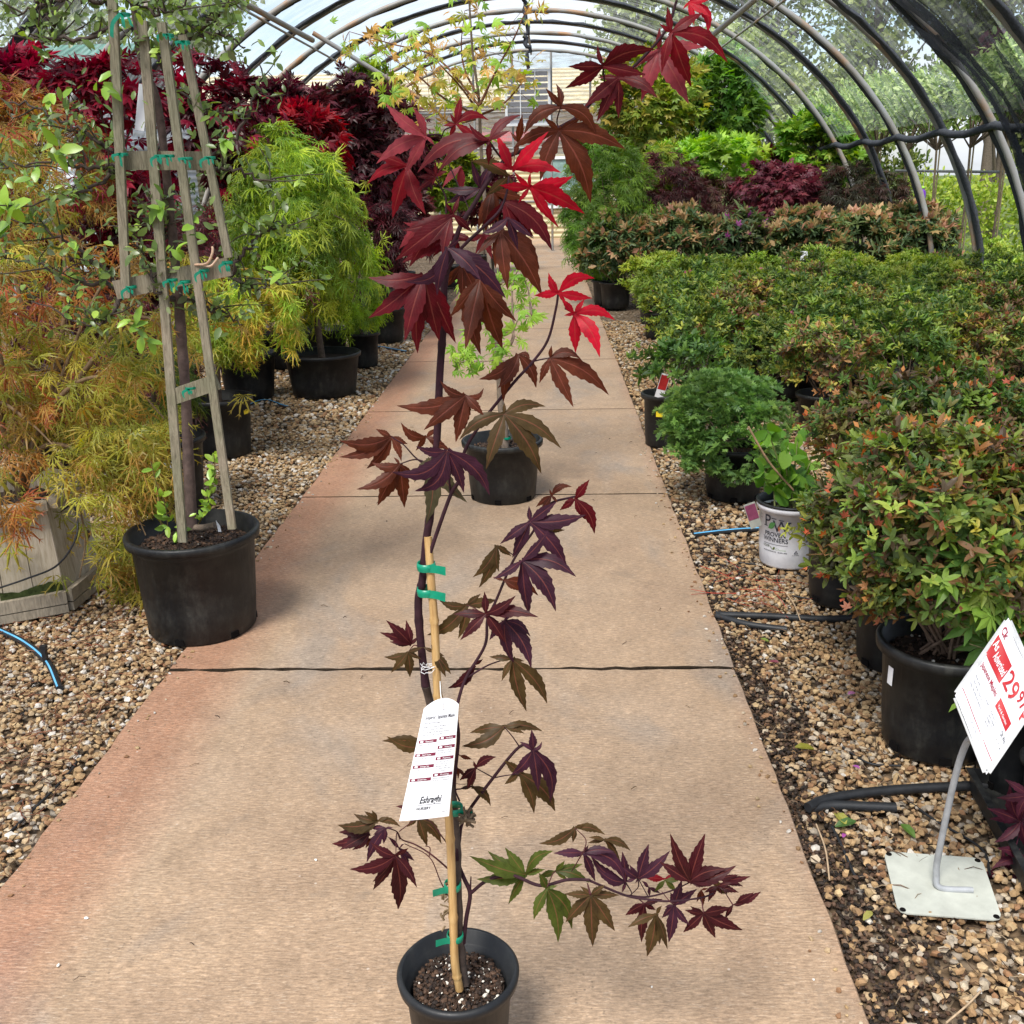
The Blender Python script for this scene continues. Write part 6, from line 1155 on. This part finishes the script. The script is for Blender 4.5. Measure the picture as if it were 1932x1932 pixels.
for i, s in enumerate(['Full sun to', 'part shade', 'Height 15 ft', 'Spread 12 ft']): put_text(mb, s, .56, .33-.035*i, .022, smap, .16, 0, .002, (.05, .05, .06), .0026)
put_text(mb, 'Yard & Garden', .60, .435, .03, smap, .24, 0, .004, (.8, .78, .78), .0040); put_text(mb, 'Zones 5 to 8 hardy trees', .18, .06, .02, smap, .5, 0, 0, (.1, .1, .12), .0016); put_text(mb, 'Oh Wo', .84, .33, .05, smap, .12, 0, .01, (.04, .04, .04), .0016); put_text(mb, '8 2 6 1 4', .84, .25, .03, smap, .12, 0, .03, (.04, .04, .04), .0016)
mb.build('lettering', PRINT, cd)

# ---- nursery tray with pots, lower right, and the purple maple in it
TB = np.array([1.30, 1.62, 0]); tr = thing('nursery_tray', 'black plastic tray with raised rim under the small pots at the lower right', 'tray', TB); mb = MB()
c1_, c2_ = gz(*cp('S', 1620, 590)), gz(*cp('S', 1900, 1110)); dd_ = nrm(c2_-c1_); nn_ = np.array([-dd_[1], dd_[0], 0]); nn_ = nn_ if nn_[0] > 0 else -nn_
for off_, z0, z1 in ((0, .0, .05),): 
    a_, b_ = c1_-TB, c2_-TB+dd_*.1; plank(mb, a_+[0, 0, .03], b_+[0, 0, .03], .055, .004, -nn_); plank(mb, a_-nn_*.006+[0, 0, .058], b_-nn_*.006+[0, 0, .058], .016, .004, (0, 0, 1)); plank(mb, a_+nn_*.2+[0, 0, .006], b_+nn_*.2+[0, 0, .006], .4, .004, (0, 0, 1)); plank(mb, a_+[0, 0, .03], a_+nn_*.42+[0, 0, .03], .055, .004, dd_)
mb.build('tray_shell', POT, tr)
mids = c1_+nn_*.14
P1 = mids+dd_*.13; P1[2] = .01; P2 = mids+dd_*.42+nn_*.02; P2[2] = .01; P0 = gz(1925, 1560); P0[2] = 0
UPP = G(1925, 1500)+np.array([.02, .06, 0]); plant('potted_shrub', 'small dark shrub in the black pot right behind the price card', 'potted shrub', UPP, UPP+[0.02, 0, .30], (.10, .10, .08), 120, T_ROS, AZAL[:3], .035, .115, .24, None, 401, stemr=0, nl=5, soil_n=200)
PM = P1; pmr = thing('potted_maple', 'purple red maple in a small black pot at the lower right edge', 'potted maple', PM); make_pot(pmr, .075, .16, .06, POT, 250, 40, None, 5, .005, .006)
mb = MB(); ml = MB(); r = np.random.default_rng(71)
tube(mb, curve([(0, 0, .13), (.01, -.01, .25), (0, -.03, .36)], 8), .004, 6, (.08, .03, .04))
LV = [((1925, 1550), [(1862, 1525), (1866, 1545), (1875, 1590), (1905, 1480), (1960, 1500), (1935, 1600)]), ((1900, 1650), [(1815, 1690), (1845, 1650), (1850, 1735), (1905, 1725), (1940, 1690), (1890, 1600), (1925, 1600)]), ((1935, 1620), [(1880, 1600), (1870, 1640), (1895, 1680), (1950, 1690), (1975, 1600)]), ((1940, 1500), [(1880, 1505), (1895, 1470), (1960, 1540), (1920, 1545)]), ((1945, 1700), [(1880, 1715), (1900, 1760), (1955, 1770), (1990, 1700)])]
Ypm = PM[1]-.14
for i, (c_, tips) in enumerate(LV):
    Cw = at(*c_, Ypm-.01*i); hero_off = PM; tt_ = [(at(*tp, Ypm-.01*i+r.uniform(-.03, .02))-PM, r.uniform(-.1, .1)) for tp in tips]; _O = O0; O0 = PM; hero_leaf(ml, Cw-PM, tt_, (.075, .016, .03), r); O0 = _O; tube(mb, curve([np.array([0, -.03, .34]), (Cw-PM)*.6+[0, 0, .16], Cw-PM], 8), .0015, 4, (.10, .02, .04), cap=False)
mb.build('branches', BARK, pmr); ml.build('foliage', HERO, pmr)
P2b = plant('potted_shrub', 'empty looking small black pot in the tray at the right edge', 'potted shrub', P2, P2+[0.03, .02, .17], (.05, .05, .03), 20, T_OVAL, GRN, .03, .075, .16, None, 402, stemr=0, nl=3, soil_n=150)

# ---- hoses and drip lines
def hose(label, pts, r, stripe=False, cat='hose', name='garden_hose', z=None, m_=HOSE):
    P = np.array([gz(x, y, (r if z is None else z)-.012) for x, y in pts]); o0 = P[0].copy(); C = curve(P-o0, 50); o = bpy.data.objects.new(name, None); COL.objects.link(o); o.location = Vector(o0); tag(o, label, cat)
    mb = MB(); tube(mb, C, r, 10); mb.build('tube', m_, o)
    if stripe:
        mb = MB(); T = nrm(np.gradient(C, axis=0)); S_ = nrm(np.cross(T, [0, 0, 1.])); U = nrm(np.array([0, 0, 1.])+0*S_); V = []
        for c__, s_, u_ in zip(C, S_, U):
            for a in (-.22, 0, .22): V.append(c__+(u_*math.cos(a+.5)+s_*math.sin(a+.5)*np.sign(s_[1] if abs(s_[1]) > 1e-6 else 1)*-1)*(r+.0008))
        mb.add(V, [[3*i+j, 3*i+j+1, 3*i+j+4, 3*i+j+3] for i in range(len(C)-1) for j in (0, 1)]); mb.build('stripe', STRIPE, o)
    return o
hose('blue striped black hose running in from the left edge', [(-60, 1165), (0, 1190), (50, 1215), (90, 1250), (113, 1300)], .0115, True)
hose('blue striped hose lying beside the left slab edge in the distance', [(690, 660), (715, 655), (745, 660), (768, 664)], .011, True)
hose('blue striped hose crossing the gravel to the white pot', [(1308, 1010), (1360, 1004), (1410, 1000), (1470, 998)], .012, True)
hose('blue striped hose crossing the gravel behind the trellis pot', [(190, 870), (260, 868), (330, 862), (480, 760), (545, 768)], .010, True)
hose('thick black irrigation pipe on the right gravel below the azaleas', [(1350, 1160), (1450, 1163), (1550, 1168), (1640, 1165)], .0125)
hose('short folded pipe end under the irrigation pipe', [(1352, 1162), (1410, 1178), (1485, 1188)], .0115)
hose('thick black pipe bent over near the price sign', [(1524, 1524), (1560, 1508), (1640, 1495), (1740, 1487), (1860, 1482)], .0125, z=.02)
hose('folded stub of the bent black pipe', [(1526, 1526), (1570, 1520), (1640, 1522), (1690, 1524)], .0125)
hose('thin drip tube trailing over the left gravel to a black end clip', [(-40, 1600), (0, 1585), (60, 1530), (110, 1480), (142, 1442), (148, 1420), (142, 1415)], .0032, cat='drip line', name='drip_tube')
hose('drip tube running from the planter over the left gravel', [(190, 1090), (165, 1140), (130, 1200), (95, 1250), (60, 1300)], .003, cat='drip line', name='drip_tube')
hose('drip tube loop lying on the right slab edge', [(1300, 848), (1250, 848), (1200, 852), (1165, 866), (1170, 878), (1230, 880), (1280, 878)], .0035, cat='drip line', name='drip_tube')
hose('long black drip tube wandering between the hose and the irrigation pipe', [(1330, 1130), (1370, 1060), (1390, 1050), (1400, 1090), (1480, 1120), (1560, 1135)], .003, cat='drip line', name='drip_tube')
hose('drip tube in front of the white pot', [(1335, 1060), (1400, 1062), (1480, 1075), (1560, 1105)], .003, cat='drip line', name='drip_tube')
hose('thin drip tube curving from the price sign to the base plate', [(1700, 1500), (1760, 1545), (1850, 1600), (1868, 1650)], .003, cat='drip line', name='drip_tube')
hose('short black drip spike leaning toward the base plate', [(1570, 1560), (1590, 1600), (1612, 1650), (1625, 1655)], .0035, cat='drip line', name='drip_tube')
hose('thin black drip tube across the gravel above the bent pipe', [(1590, 1410), (1640, 1440), (1700, 1445)], .003, cat='drip line', name='drip_tube')
mb = MB(); q = gz(87, 1250); box(mb, (0, 0, .02), (.014, .014, .07)); box(mb, (0, 0, .055), (.02, .016, .01)); tag(mb.build('hose_stake', HOSE, loc=Vector(q)), 'black plastic stake pinning the hose at the left', 'stake')
for px, py, px2, py2, lb in [(1540, 1555, 1565, 1660, 'pale dry twig standing out on the dark soil near the pipe'), (1480, 1115, 1510, 1170, 'pale dry twig on the gravel beside the irrigation pipe'), (1785, 1930, 1850, 1870, 'pale twig on the gravel at the bottom right')]:
    a_, b_ = gz(px, py, .004), gz(px2, py2, .012); mb = MB(); tube(mb, curve([[0, 0, 0], (b_-a_)/2+[.006, 0, .004], b_-a_], 10), .0022, 5, (.45, .32, .2)); tag(mb.build('twig', VCOL, loc=Vector(a_)), lb, 'twig')
for i, (px, py, sz, cl, lb) in enumerate([(1500, 1410, .05, (.35, .33, .05), 'yellow green fallen leaf on the right gravel beside the slab'), (1595, 1555, .055, (.38, .36, .08), 'pale yellow fallen leaf beside the folded pipe stub'), (1615, 1550, .05, (.10, .20, .05), 'green fallen leaf beside the folded pipe stub'), (1700, 1555, .045, (.12, .22, .04), 'green fallen leaf right of the pipe stub'), (1600, 1310, .03, (.45, .18, .35), 'pink petal on the gravel below the azalea pot'), (1622, 1450, .022, (.42, .12, .40), 'mauve petal above the folded pipe'), (1645, 1720, .03, (.48, .45, .12), 'yellow leaf tucked by the base plate corner'), (1435, 1205, .03, (.25, .33, .06), 'light green sprig by the white pot drip tube'), (1590, 1580, .02, (.42, .10, .36), 'magenta petal on the dark soil by the pipe'), (1470, 1250, .03, (.20, .05, .07), 'dark red leaf scrap on the gravel under the azaleas')]):
    q = gz(px, py, .004); mb = MB(); scatter(mb, [oval(1, .26, .4, .3)], np.zeros((1, 3)), nrm(np.array([[math.cos(i*1.7), math.sin(i*1.7), .15]])), np.array([[0, -.2, 1.]]), np.array([sz]), np.array([cl])); tag(mb.build('fallen_leaf', LEAF, loc=Vector(q)), lb, 'leaf', 'leaves and petals fallen on the right gravel')
mb = MB(); r = np.random.default_rng(5); c0 = gz(1375, 1170); debris(mb, .02, .26, -.28, .12, 26, [(.45, .06, .03), (.35, .05, .03)], .16, .002, 8); tag(mb.build('dry_needles', VCOL, loc=Vector([c0[0]+.02, c0[1]+.35, 0])), 'bright red dry leaf threads on the gravel near the white pot', kind='stuff')
# ================================================================ BACKGROUND PLANTS, OUTSIDE, BUILDINGS
T_LONG = [rosette(8, .35, .13, 5), rosette(7, .6, .14, 6)]
RH = [(.09, .15, .055), (.12, .19, .06), (.07, .12, .05), (.16, .22, .07)]
TAN = ([(.42, .27, .13), (.50, .33, .17), (.36, .25, .10), (.44, .22, .14)], .55, .95)
def bgp(nm, lb, ct, cb, Y, n_, tm_, cl, sz, seed, grp=None, R=.18, h=.3, **kw):
    c, rx, rz = box_px(*cb, Y); B0 = np.array([c[0], Y, 0]); return plant(nm, lb, ct, B0, c, (rx, rx*.85, rz), n_, tm_, cl, sz, R, h, grp, seed, potsides=20, **kw)
for i, (cb, lb) in enumerate([((1100, 405, 1225, 515), 'tan tipped rhododendron nearest the path in the back row'), ((1215, 395, 1345, 512), 'tan tipped rhododendron behind the block, second from the path'), ((1330, 400, 1455, 515), 'tan tipped rhododendron with magenta blooms, middle of the back row'),
        ((1440, 395, 1570, 515), 'tan tipped rhododendron just right of the upright white label'), ((1555, 372, 1690, 525), 'tall tan crowned rhododendron in front of the dark dome maple'), ((1670, 385, 1800, 515), 'last rhododendron of the back row beside the greenhouse legs')]):
    bgp('rhododendron', lb, 'rhododendron', cb, 12.15, 900, T_LONG, RH, .11, 500+i, 'rhododendrons in the row behind the azaleas', up=.7, stemr=0, nl=20, dead=TAN if i != 2 else ([(.42, .27, .13), (.50, .33, .17), (.40, .08, .30), (.42, .22, .14)], .42, .7), zlo=-.7, per=8, spread=.1, stemc=(.28, .2, .1))
for i, (cb, Y, tm_, cl, sz, lb, kw) in enumerate([
    ((1170, 305, 1330, 430), 13.6, T_LACE_LO, MARO, .10, 'maroon brown laceleaf dome nearest the path on the right', dict(droop=.8)),
    ((1295, 322, 1435, 430), 14.0, T_LACE_LO, [(.14, .05, .045), (.10, .03, .03), (.12, .07, .04)], .10, 'dusty rose laceleaf dome, second from the path', dict(droop=.8)),
    ((1410, 300, 1560, 425), 13.4, T_MAPLE, [(.14, .025, .04), (.10, .022, .035), (.17, .04, .05)], .09, 'wine red maple between two darker domes', dict(droop=.4)),
    ((1535, 315, 1715, 425), 13.2, T_LACE_LO, OLIV, .10, 'broad dark olive laceleaf dome with reddish crown', dict(droop=.8)),
    ((1432, 276, 1492, 345), 15.2, T_MAPLE, [(.18, .02, .02), (.11, .02, .02)], .09, 'small crimson upright maple left of the bright green one', dict()),
    ((1070, 285, 1225, 505), 12.4, T_LACE, [(.13, .26, .03), (.18, .33, .04), (.09, .19, .03)], .11, 'feathery bright green laceleaf maple at the right path edge', dict(droop=.8)),
    ((1180, 270, 1300, 370), 14.6, T_LACE_LO, LIME, .11, 'lime laceleaf maple under the olive gold tree', dict(droop=.8)),
    ((1140, 110, 1315, 300), 15.8, T_STAR, [(.32, .36, .05), (.23, .31, .045), (.42, .36, .08), (.16, .24, .04)], .12, 'tall olive gold maple right of the path', dict(stemr=.03)),
    ((1285, 105, 1440, 285), 16.6, T_STAR, [(.13, .29, .04), (.09, .21, .035), (.20, .38, .05)], .12, 'tall deep green maple beside the olive gold tree', dict(stemr=.03)),
    ((1235, 258, 1445, 360), 14.8, T_STAR, [(.26, .44, .05), (.33, .50, .06), (.17, .32, .04)], .11, 'wide light green maple below the tall green trees', dict()),
    ((1478, 212, 1606, 360), 15.0, T_STAR, [(.10, .24, .02), (.15, .30, .03), (.24, .36, .04)], .12, 'glossy bright green maple against the hoop legs', dict(stemr=.02)),
    ((1095, 230, 1180, 330), 17.5, T_STAR, GRN, .11, 'distant green maple by the path near the end wall', dict()),
    ((860, 300, 960, 420), 17.0, T_MAPLE, BURG, .12, 'distant burgundy maple left of the path end', dict()), ((790, 260, 900, 400), 15.0, T_STAR, LIME, .11, 'distant lime maple left of the path end', dict()),
    ((700, 330, 800, 430), 14.0, T_MAPLE, MARO, .11, 'distant maroon maple behind the purple row', dict()), ((1085, 330, 1140, 420), 16.0, T_STAR, [(.55, .5, .25), (.3, .36, .08)], .10, 'pale flowering shrub at the far right path edge', dict())]):
    nn_ = int(1900*((cb[2]-cb[0])*(cb[3]-cb[1])/18000)**.7); kw = dict(kw); kw.setdefault('stemr', .014)
    bgp('laceleaf_maple' if (tm_ is T_LACE or tm_ is T_LACE_LO) else ('potted_shrub' if 'shrub' in lb else 'potted_maple'), lb, 'laceleaf maple' if (tm_ is T_LACE or tm_ is T_LACE_LO) else 'maple', cb, Y, nn_, tm_, cl, sz, 540+i, per=18, **kw)
bc = at(1740, 372, 13.0); mb = MB(); lathe(mb, [(0, -.10), (.035, -.10), (.038, -.06), (.038, .05), (.030, .07), (.018, .085), (.018, .10), (0, .10)], 16); o = bpy.data.objects.new('feeder_bottle', None); COL.objects.link(o); o.location = Vector(bc); tag(o, 'purple bottle with a lime cap hanging by the greenhouse legs', 'bottle'); mb.build('bottle_body', simple('purple_plastic', (.14, .03, .38), .35, .1, 10, 0), o)
mb = MB(); lathe(mb, [(.0, .125), (.02, .125), (.023, .10), (.02, .098)], 14); mb.build('cap', simple('lime_plastic', (.3, .6, .05), .4, .1, 10, 0), o); mb = MB(); tube(mb, [(0, 0, .12), (0, 0, .9)], .003, 4); mb.build('hanger_wire', GALV, o)
# ---- staked standards outside on the right
STC = [(.34, .44, .14), (.46, .55, .24), (.22, .32, .10), (.16, .25, .07)]
for i, (x, Y) in enumerate([(1600, 17.6), (1655, 16.6), (1708, 15.6), (1765, 14.6), (1828, 13.6), (1890, 12.7), (1955, 11.8), (1560, 19)]):
    B0 = at(x, 300, Y); B0[2] = 0; zc = 2.35; t_ = thing('standard_tree', ['pale leafed standard tree in a tub outside the hoops, counted %s from the path' % w_ for w_ in ('second', 'third', 'fourth', 'fifth', 'sixth', 'seventh', 'eighth', 'first')][i], 'standard tree', B0, 'staked standard trees outside the right side')
    make_pot(t_, .26, .36, None, POT, 0, 24, holes=False); mb = MB(); tube(mb, [(0, 0, .3), (.02, 0, 1.1), (0, 0, 1.75)], [.018, .016, .014], 7, (.24, .18, .12)); P, D = crown_pts((0, 0, zc), (.62, .62, .42), 1700, 600+i, .15, 2.5, .55, -.8)
    limbs(mb, (0, 0, 1.7), P, .012, (.16, .12, .09), 18, i); mb.build('trunk', BARK, t_); mb = MB(); tube(mb, [(.06, .02, .2), (.05, .02, 1.9)], .010, 6, (.42, .33, .2)); mb.build('stake', BARK, t_)
    r = np.random.default_rng(i); T, Nn = orient(D, r, .7, .2, 0, .6); mb = MB(); scatter(mb, T_OVAL, P, T, Nn, r.uniform(.06, .10, len(P)), pick(STC, len(P), r)); mb.build('foliage', LEAF, t_)
mb = MB(); a_, b_ = at(1690, 322, 15.5), at(1990, 326, 12.5); tube(mb, [(0, 0, 0), b_-a_], .018, 7); tag(mb.build('rail', GALV, loc=Vector(a_)), 'thin level rail tying the staked trees outside the hoops', 'rail')
def hedge(lb, x0, x1, y0, y1, zt, cols, n, sz, seed, grp=None):
    B0 = np.array([(x0+x1)/2, (y0+y1)/2, 0]); r = np.random.default_rng(seed); t_ = thing('hedge', lb, 'hedge', B0, grp); L_ = math.hypot(x1-x0, y1-y0); d = nrm([x1-x0, y1-y0, 0]); s = np.array([-d[1], d[0], 0]); k = max(20, n//14)
    Cn = (r.random((k, 1))-.5)*L_*d+s*r.uniform(-.35, .35, (k, 1))+np.array([0, 0, 1.])*(zt*np.sqrt(r.random((k, 1)))); Cn[:, 2] += .10*Noise(3, 6, seed)(Cn); q = r.integers(0, k, n); P = Cn[q]+r.normal(0, .09, (n, 3)); P[:, 2] = np.maximum(P[:, 2], .02); mb = MB()
    scatter(mb, T_OVAL+T_BIT, P, nrm(r.normal(0, .6, (n, 3))+[0, -.3, .7]), nrm(r.normal(0, .5, (n, 3))+[0, -.6, .7]), sz*r.uniform(.7, 1.2, n), pick(cols, n, r)); mb.build('foliage', LEAF, t_)
    mb = MB(); 
    for _ in range(14): e = Cn[r.integers(k)]; tube(mb, [(e[0], e[1], 0), e], .01, 4, (.14, .10, .07))
    mb.build('stems', BARK, t_)
hedge('bright yellow green clipped hedge behind the staked trees', 6.4, 9.8, 19, 17, 1.35, [(.28, .36, .05), (.20, .30, .04), (.34, .40, .07)], 5200, .09, 701)
hedge('low green hedge outside the far hoops on the right', 5.2, 8.2, 27, 24, 1.9, GRN, 5000, .13, 702); hedge('dark shrub border outside the hoops on the far right', 8.0, 12.5, 15, 12, 1.3, [(.09, .15, .03), (.16, .24, .05)], 5200, .10, 703)
hedge('dark shrub border outside the hoops on the left', -6.0, -9.5, 18, 11, 1.3, [(.08, .13, .03), (.05, .09, .025)], 5000, .12, 704)
# ---- trees beyond
def tree(lb, cb, Y, n, sz, cols, seed, nm='tree', lump=.3, per=34, spread=.13, gaps=0, trunk=.16, bark=(.13, .105, .08)):
    c, rx, rz = box_px(*cb, Y); B0 = np.array([c[0], Y, 0]); t_ = thing(nm, lb, 'tree', B0, 'trees outside the greenhouse'); r = np.random.default_rng(seed); P, D = crown_pts(c-B0, (rx, rx*.8, rz), n, seed, lump, 2.4, .25, -1, gaps, per, 0, spread)
    top = np.array([0, 0, c[2]+rz*.3]); mb = MB(); C = curve([[0, 0, 0], [r.normal(0, .15), 0, top[2]*.5], top], 12); tube(mb, C, np.linspace(trunk, trunk*.25, 12)[:len(C)] if len(C) == 12 else np.linspace(trunk, trunk*.25, len(C)), 9, bark); mb.build('trunk', BARK, t_); mb = MB()
    for q in r.choice(len(P), 34, replace=False):
        a_ = C[r.integers(len(C)//3, len(C))]; e = P[q]; cv = curve([a_, (a_+e)/2+[0, 0, .25], e], 7); tube(mb, cv, np.linspace(trunk*.28, .012, len(cv)), 5, bark, cap=False)
    mb.build('limbs', BARK, t_); mb = MB(); T = nrm(r.normal(0, 1, P.shape)+[0, 0, -.4]); Nn = nrm(r.normal(0, 1, P.shape)+[0, -.3, .4]); scatter(mb, T_BIT, P, T, Nn, sz*r.uniform(.6, 1.25, len(P)), pick(cols, len(P), r)); mb.build('crown', LEAF, t_)
POP = [(.22, .28, .08), (.28, .34, .11), (.16, .21, .06), (.34, .39, .15)]
for i, (lb, cb, Y, n, sz) in enumerate([
    ('airy light green poplar seen through the roof right of centre', (1080, -120, 1330, 190), 34, 5200, .20), ('tall airy poplar behind the hoops, its trunk above the bright green maple', (1300, -220, 1560, 250), 30, 7000, .18),
    ('large airy poplar behind the black cloth on the right', (1540, -200, 1790, 220), 26, 7500, .16), ('broad poplar at the upper right corner', (1760, -260, 2050, 200), 24, 8000, .15),
    ('thin poplar beyond the espalier at the top left corner', (-80, -160, 230, 190), 24, 6500, .15), ('hazy poplar seen between trellis and left roof braces', (250, -120, 460, 130), 34, 4200, .2),
    ('full green tree just beyond the far right hoops', (1290, 60, 1520, 330), 27, 7000, .17), ('second full green tree beyond the right hoops, partly behind the staked trees', (1480, 140, 1680, 330), 25, 6000, .16),
    ('low rounded tree on the skyline left of the staked trees', (1480, 200, 1620, 310), 40, 3600, .26), ('low dark tree on the skyline at the far right', (1880, 180, 2050, 330), 30, 3600, .22),
    ('low grey green tree on the skyline at the far left', (-60, 120, 120, 330), 30, 4200, .22), ('small green tree outside the left hoops', (150, 190, 330, 330), 26, 4200, .2)]): tree(lb, cb, Y, n, sz, POP, 800+i)
tree('purple leaved tree above the staked trees at the right edge', (1815, 85, 1985, 190), 19, 3600, .13, [(.07, .02, .035), (.10, .025, .04), (.05, .02, .03)], 820, 'purple_tree', trunk=.1)
# ---- buildings
def bmat(name, c0, c1, sc_, axis=2):
    m, t, b = mat(name, .6, .3); tc_ = N(t, 'ShaderNodeTexCoord'); wv = N(t, 'ShaderNodeTexWave', bands_direction='XYZ'[axis] if False else ('X', 'Y', 'Z')[axis]); wv.inputs['Scale'].default_value = sc_; wv.inputs['Distortion'].default_value = .3; lk(t, tc_.outputs['Object'], wv.inputs[0]); nn = noise(t, 1.2, 5); rr = ramp(t, wv.outputs[0], [(.2, c0), (.75, c1)])
    lk(t, mixc(t, 1.0, rr.outputs[0], ramp(t, nn.outputs[0], [(.3, .75), (.7, 1.1)]).outputs[0], 'MULTIPLY'), b.inputs['Base Color']); bump(t, b, wv.outputs[0], .5, .03); return m
SID = bmat('pale_metal_siding', (.34, .38, .44), (.62, .65, .70), 2.2); CRM = bmat('cream_corrugated', (.42, .34, .18), (.72, .64, .42), 2.6); ROOFG = bmat('green_metal_roof', (.05, .14, .11), (.10, .24, .19), 2.0, 0); PINK = simple('faded_red_fascia', (.62, .16, .17), .6, .15, 4, 0); GLS = simple('dusty_window', (.20, .30, .28), .15, .5, 3, 0, .6)
def building(lb, x0, x1, y, zt, wallm, roofm, fascia, seed):
    B0 = np.array([(x0+x1)/2, y, 0]); t_ = thing('shed_building', lb, 'building', B0); w_ = x1-x0; d_ = 6; mb = MB(); box(mb, (0, d_/2, zt/2), (w_, d_, zt)); mb.build('wall', wallm, t_)
    mb = MB(); V = [[-w_/2-.3, -.4, zt-.02], [w_/2+.3, -.4, zt-.02], [w_/2+.3, d_/2, zt+1.1], [-w_/2-.3, d_/2, zt+1.1], [-w_/2-.3, d_+.4, zt-.02], [w_/2+.3, d_+.4, zt-.02]]; mb.add(V, [[0, 1, 2, 3], [3, 2, 5, 4]], smooth=False); mb.add(np.array(V)+[0, 0, .08], [[0, 1, 2, 3], [3, 2, 5, 4]], smooth=False); mb.build('roof', roofm, t_)
    if fascia: mb = MB(); box(mb, (0, -.12, fascia), (w_, .2, .22)); mb.build('fascia', PINK, t_)
    k = max(2, int(w_//2.4))
    for i in range(k):
        x = -w_/2+w_*(i+.5)/k; mb = MB(); box(mb, (x, -.03, 1.35), (1.3, .04, 1.1)); wd = mb.build('window', GLS, t_); mb = MB()
        for s in (-1, 1): box(mb, (x+s*.68, -.06, 1.35), (.07, .06, 1.24)); box(mb, (x, -.06, 1.35+s*.585), (1.29, .06, .07))
        mb.build('window_frame', WHITE, wd)
building('cream corrugated shed with faded red fascia beyond the greenhouse end wall', -9, 1.9, 27, 3.1, CRM, CRM, 2.45, 1)
building('pale blue grey metal sided shed outside the left side', -16, -8.2, 19, 3.0, SID, ROOFG, 0, 2)
# outside ground cover
m, t, b = mat('mown_grass', .9, .2); n = noise(t, 2.2, 8, .7); lk(t, ramp(t, n.outputs[0], [(.3, (.06, .09, .025)), (.6, (.12, .16, .04)), (.8, (.2, .2, .09))]).outputs[0], b.inputs['Base Color']); bump(t, b, n.outputs[0], .6, .05)
mb = MB(); mb.add([[5.6, 9, -.026], [150, 9, -.026], [150, 299, -.026], [5.6, 299, -.026]], [[0, 1, 2, 3]], smooth=False); mb.add([[-150, 9, -.026], [-6, 9, -.026], [-6, 299, -.026], [-150, 299, -.026]], [[0, 1, 2, 3]], smooth=False); mb.add([[-6, 34, -.026], [5.6, 34, -.026], [5.6, 299, -.026], [-6, 299, -.026]], [[0, 1, 2, 3]], smooth=False); tag(mb.build('grass_field', m), 'green grass around the outside of the greenhouse', kind='structure')
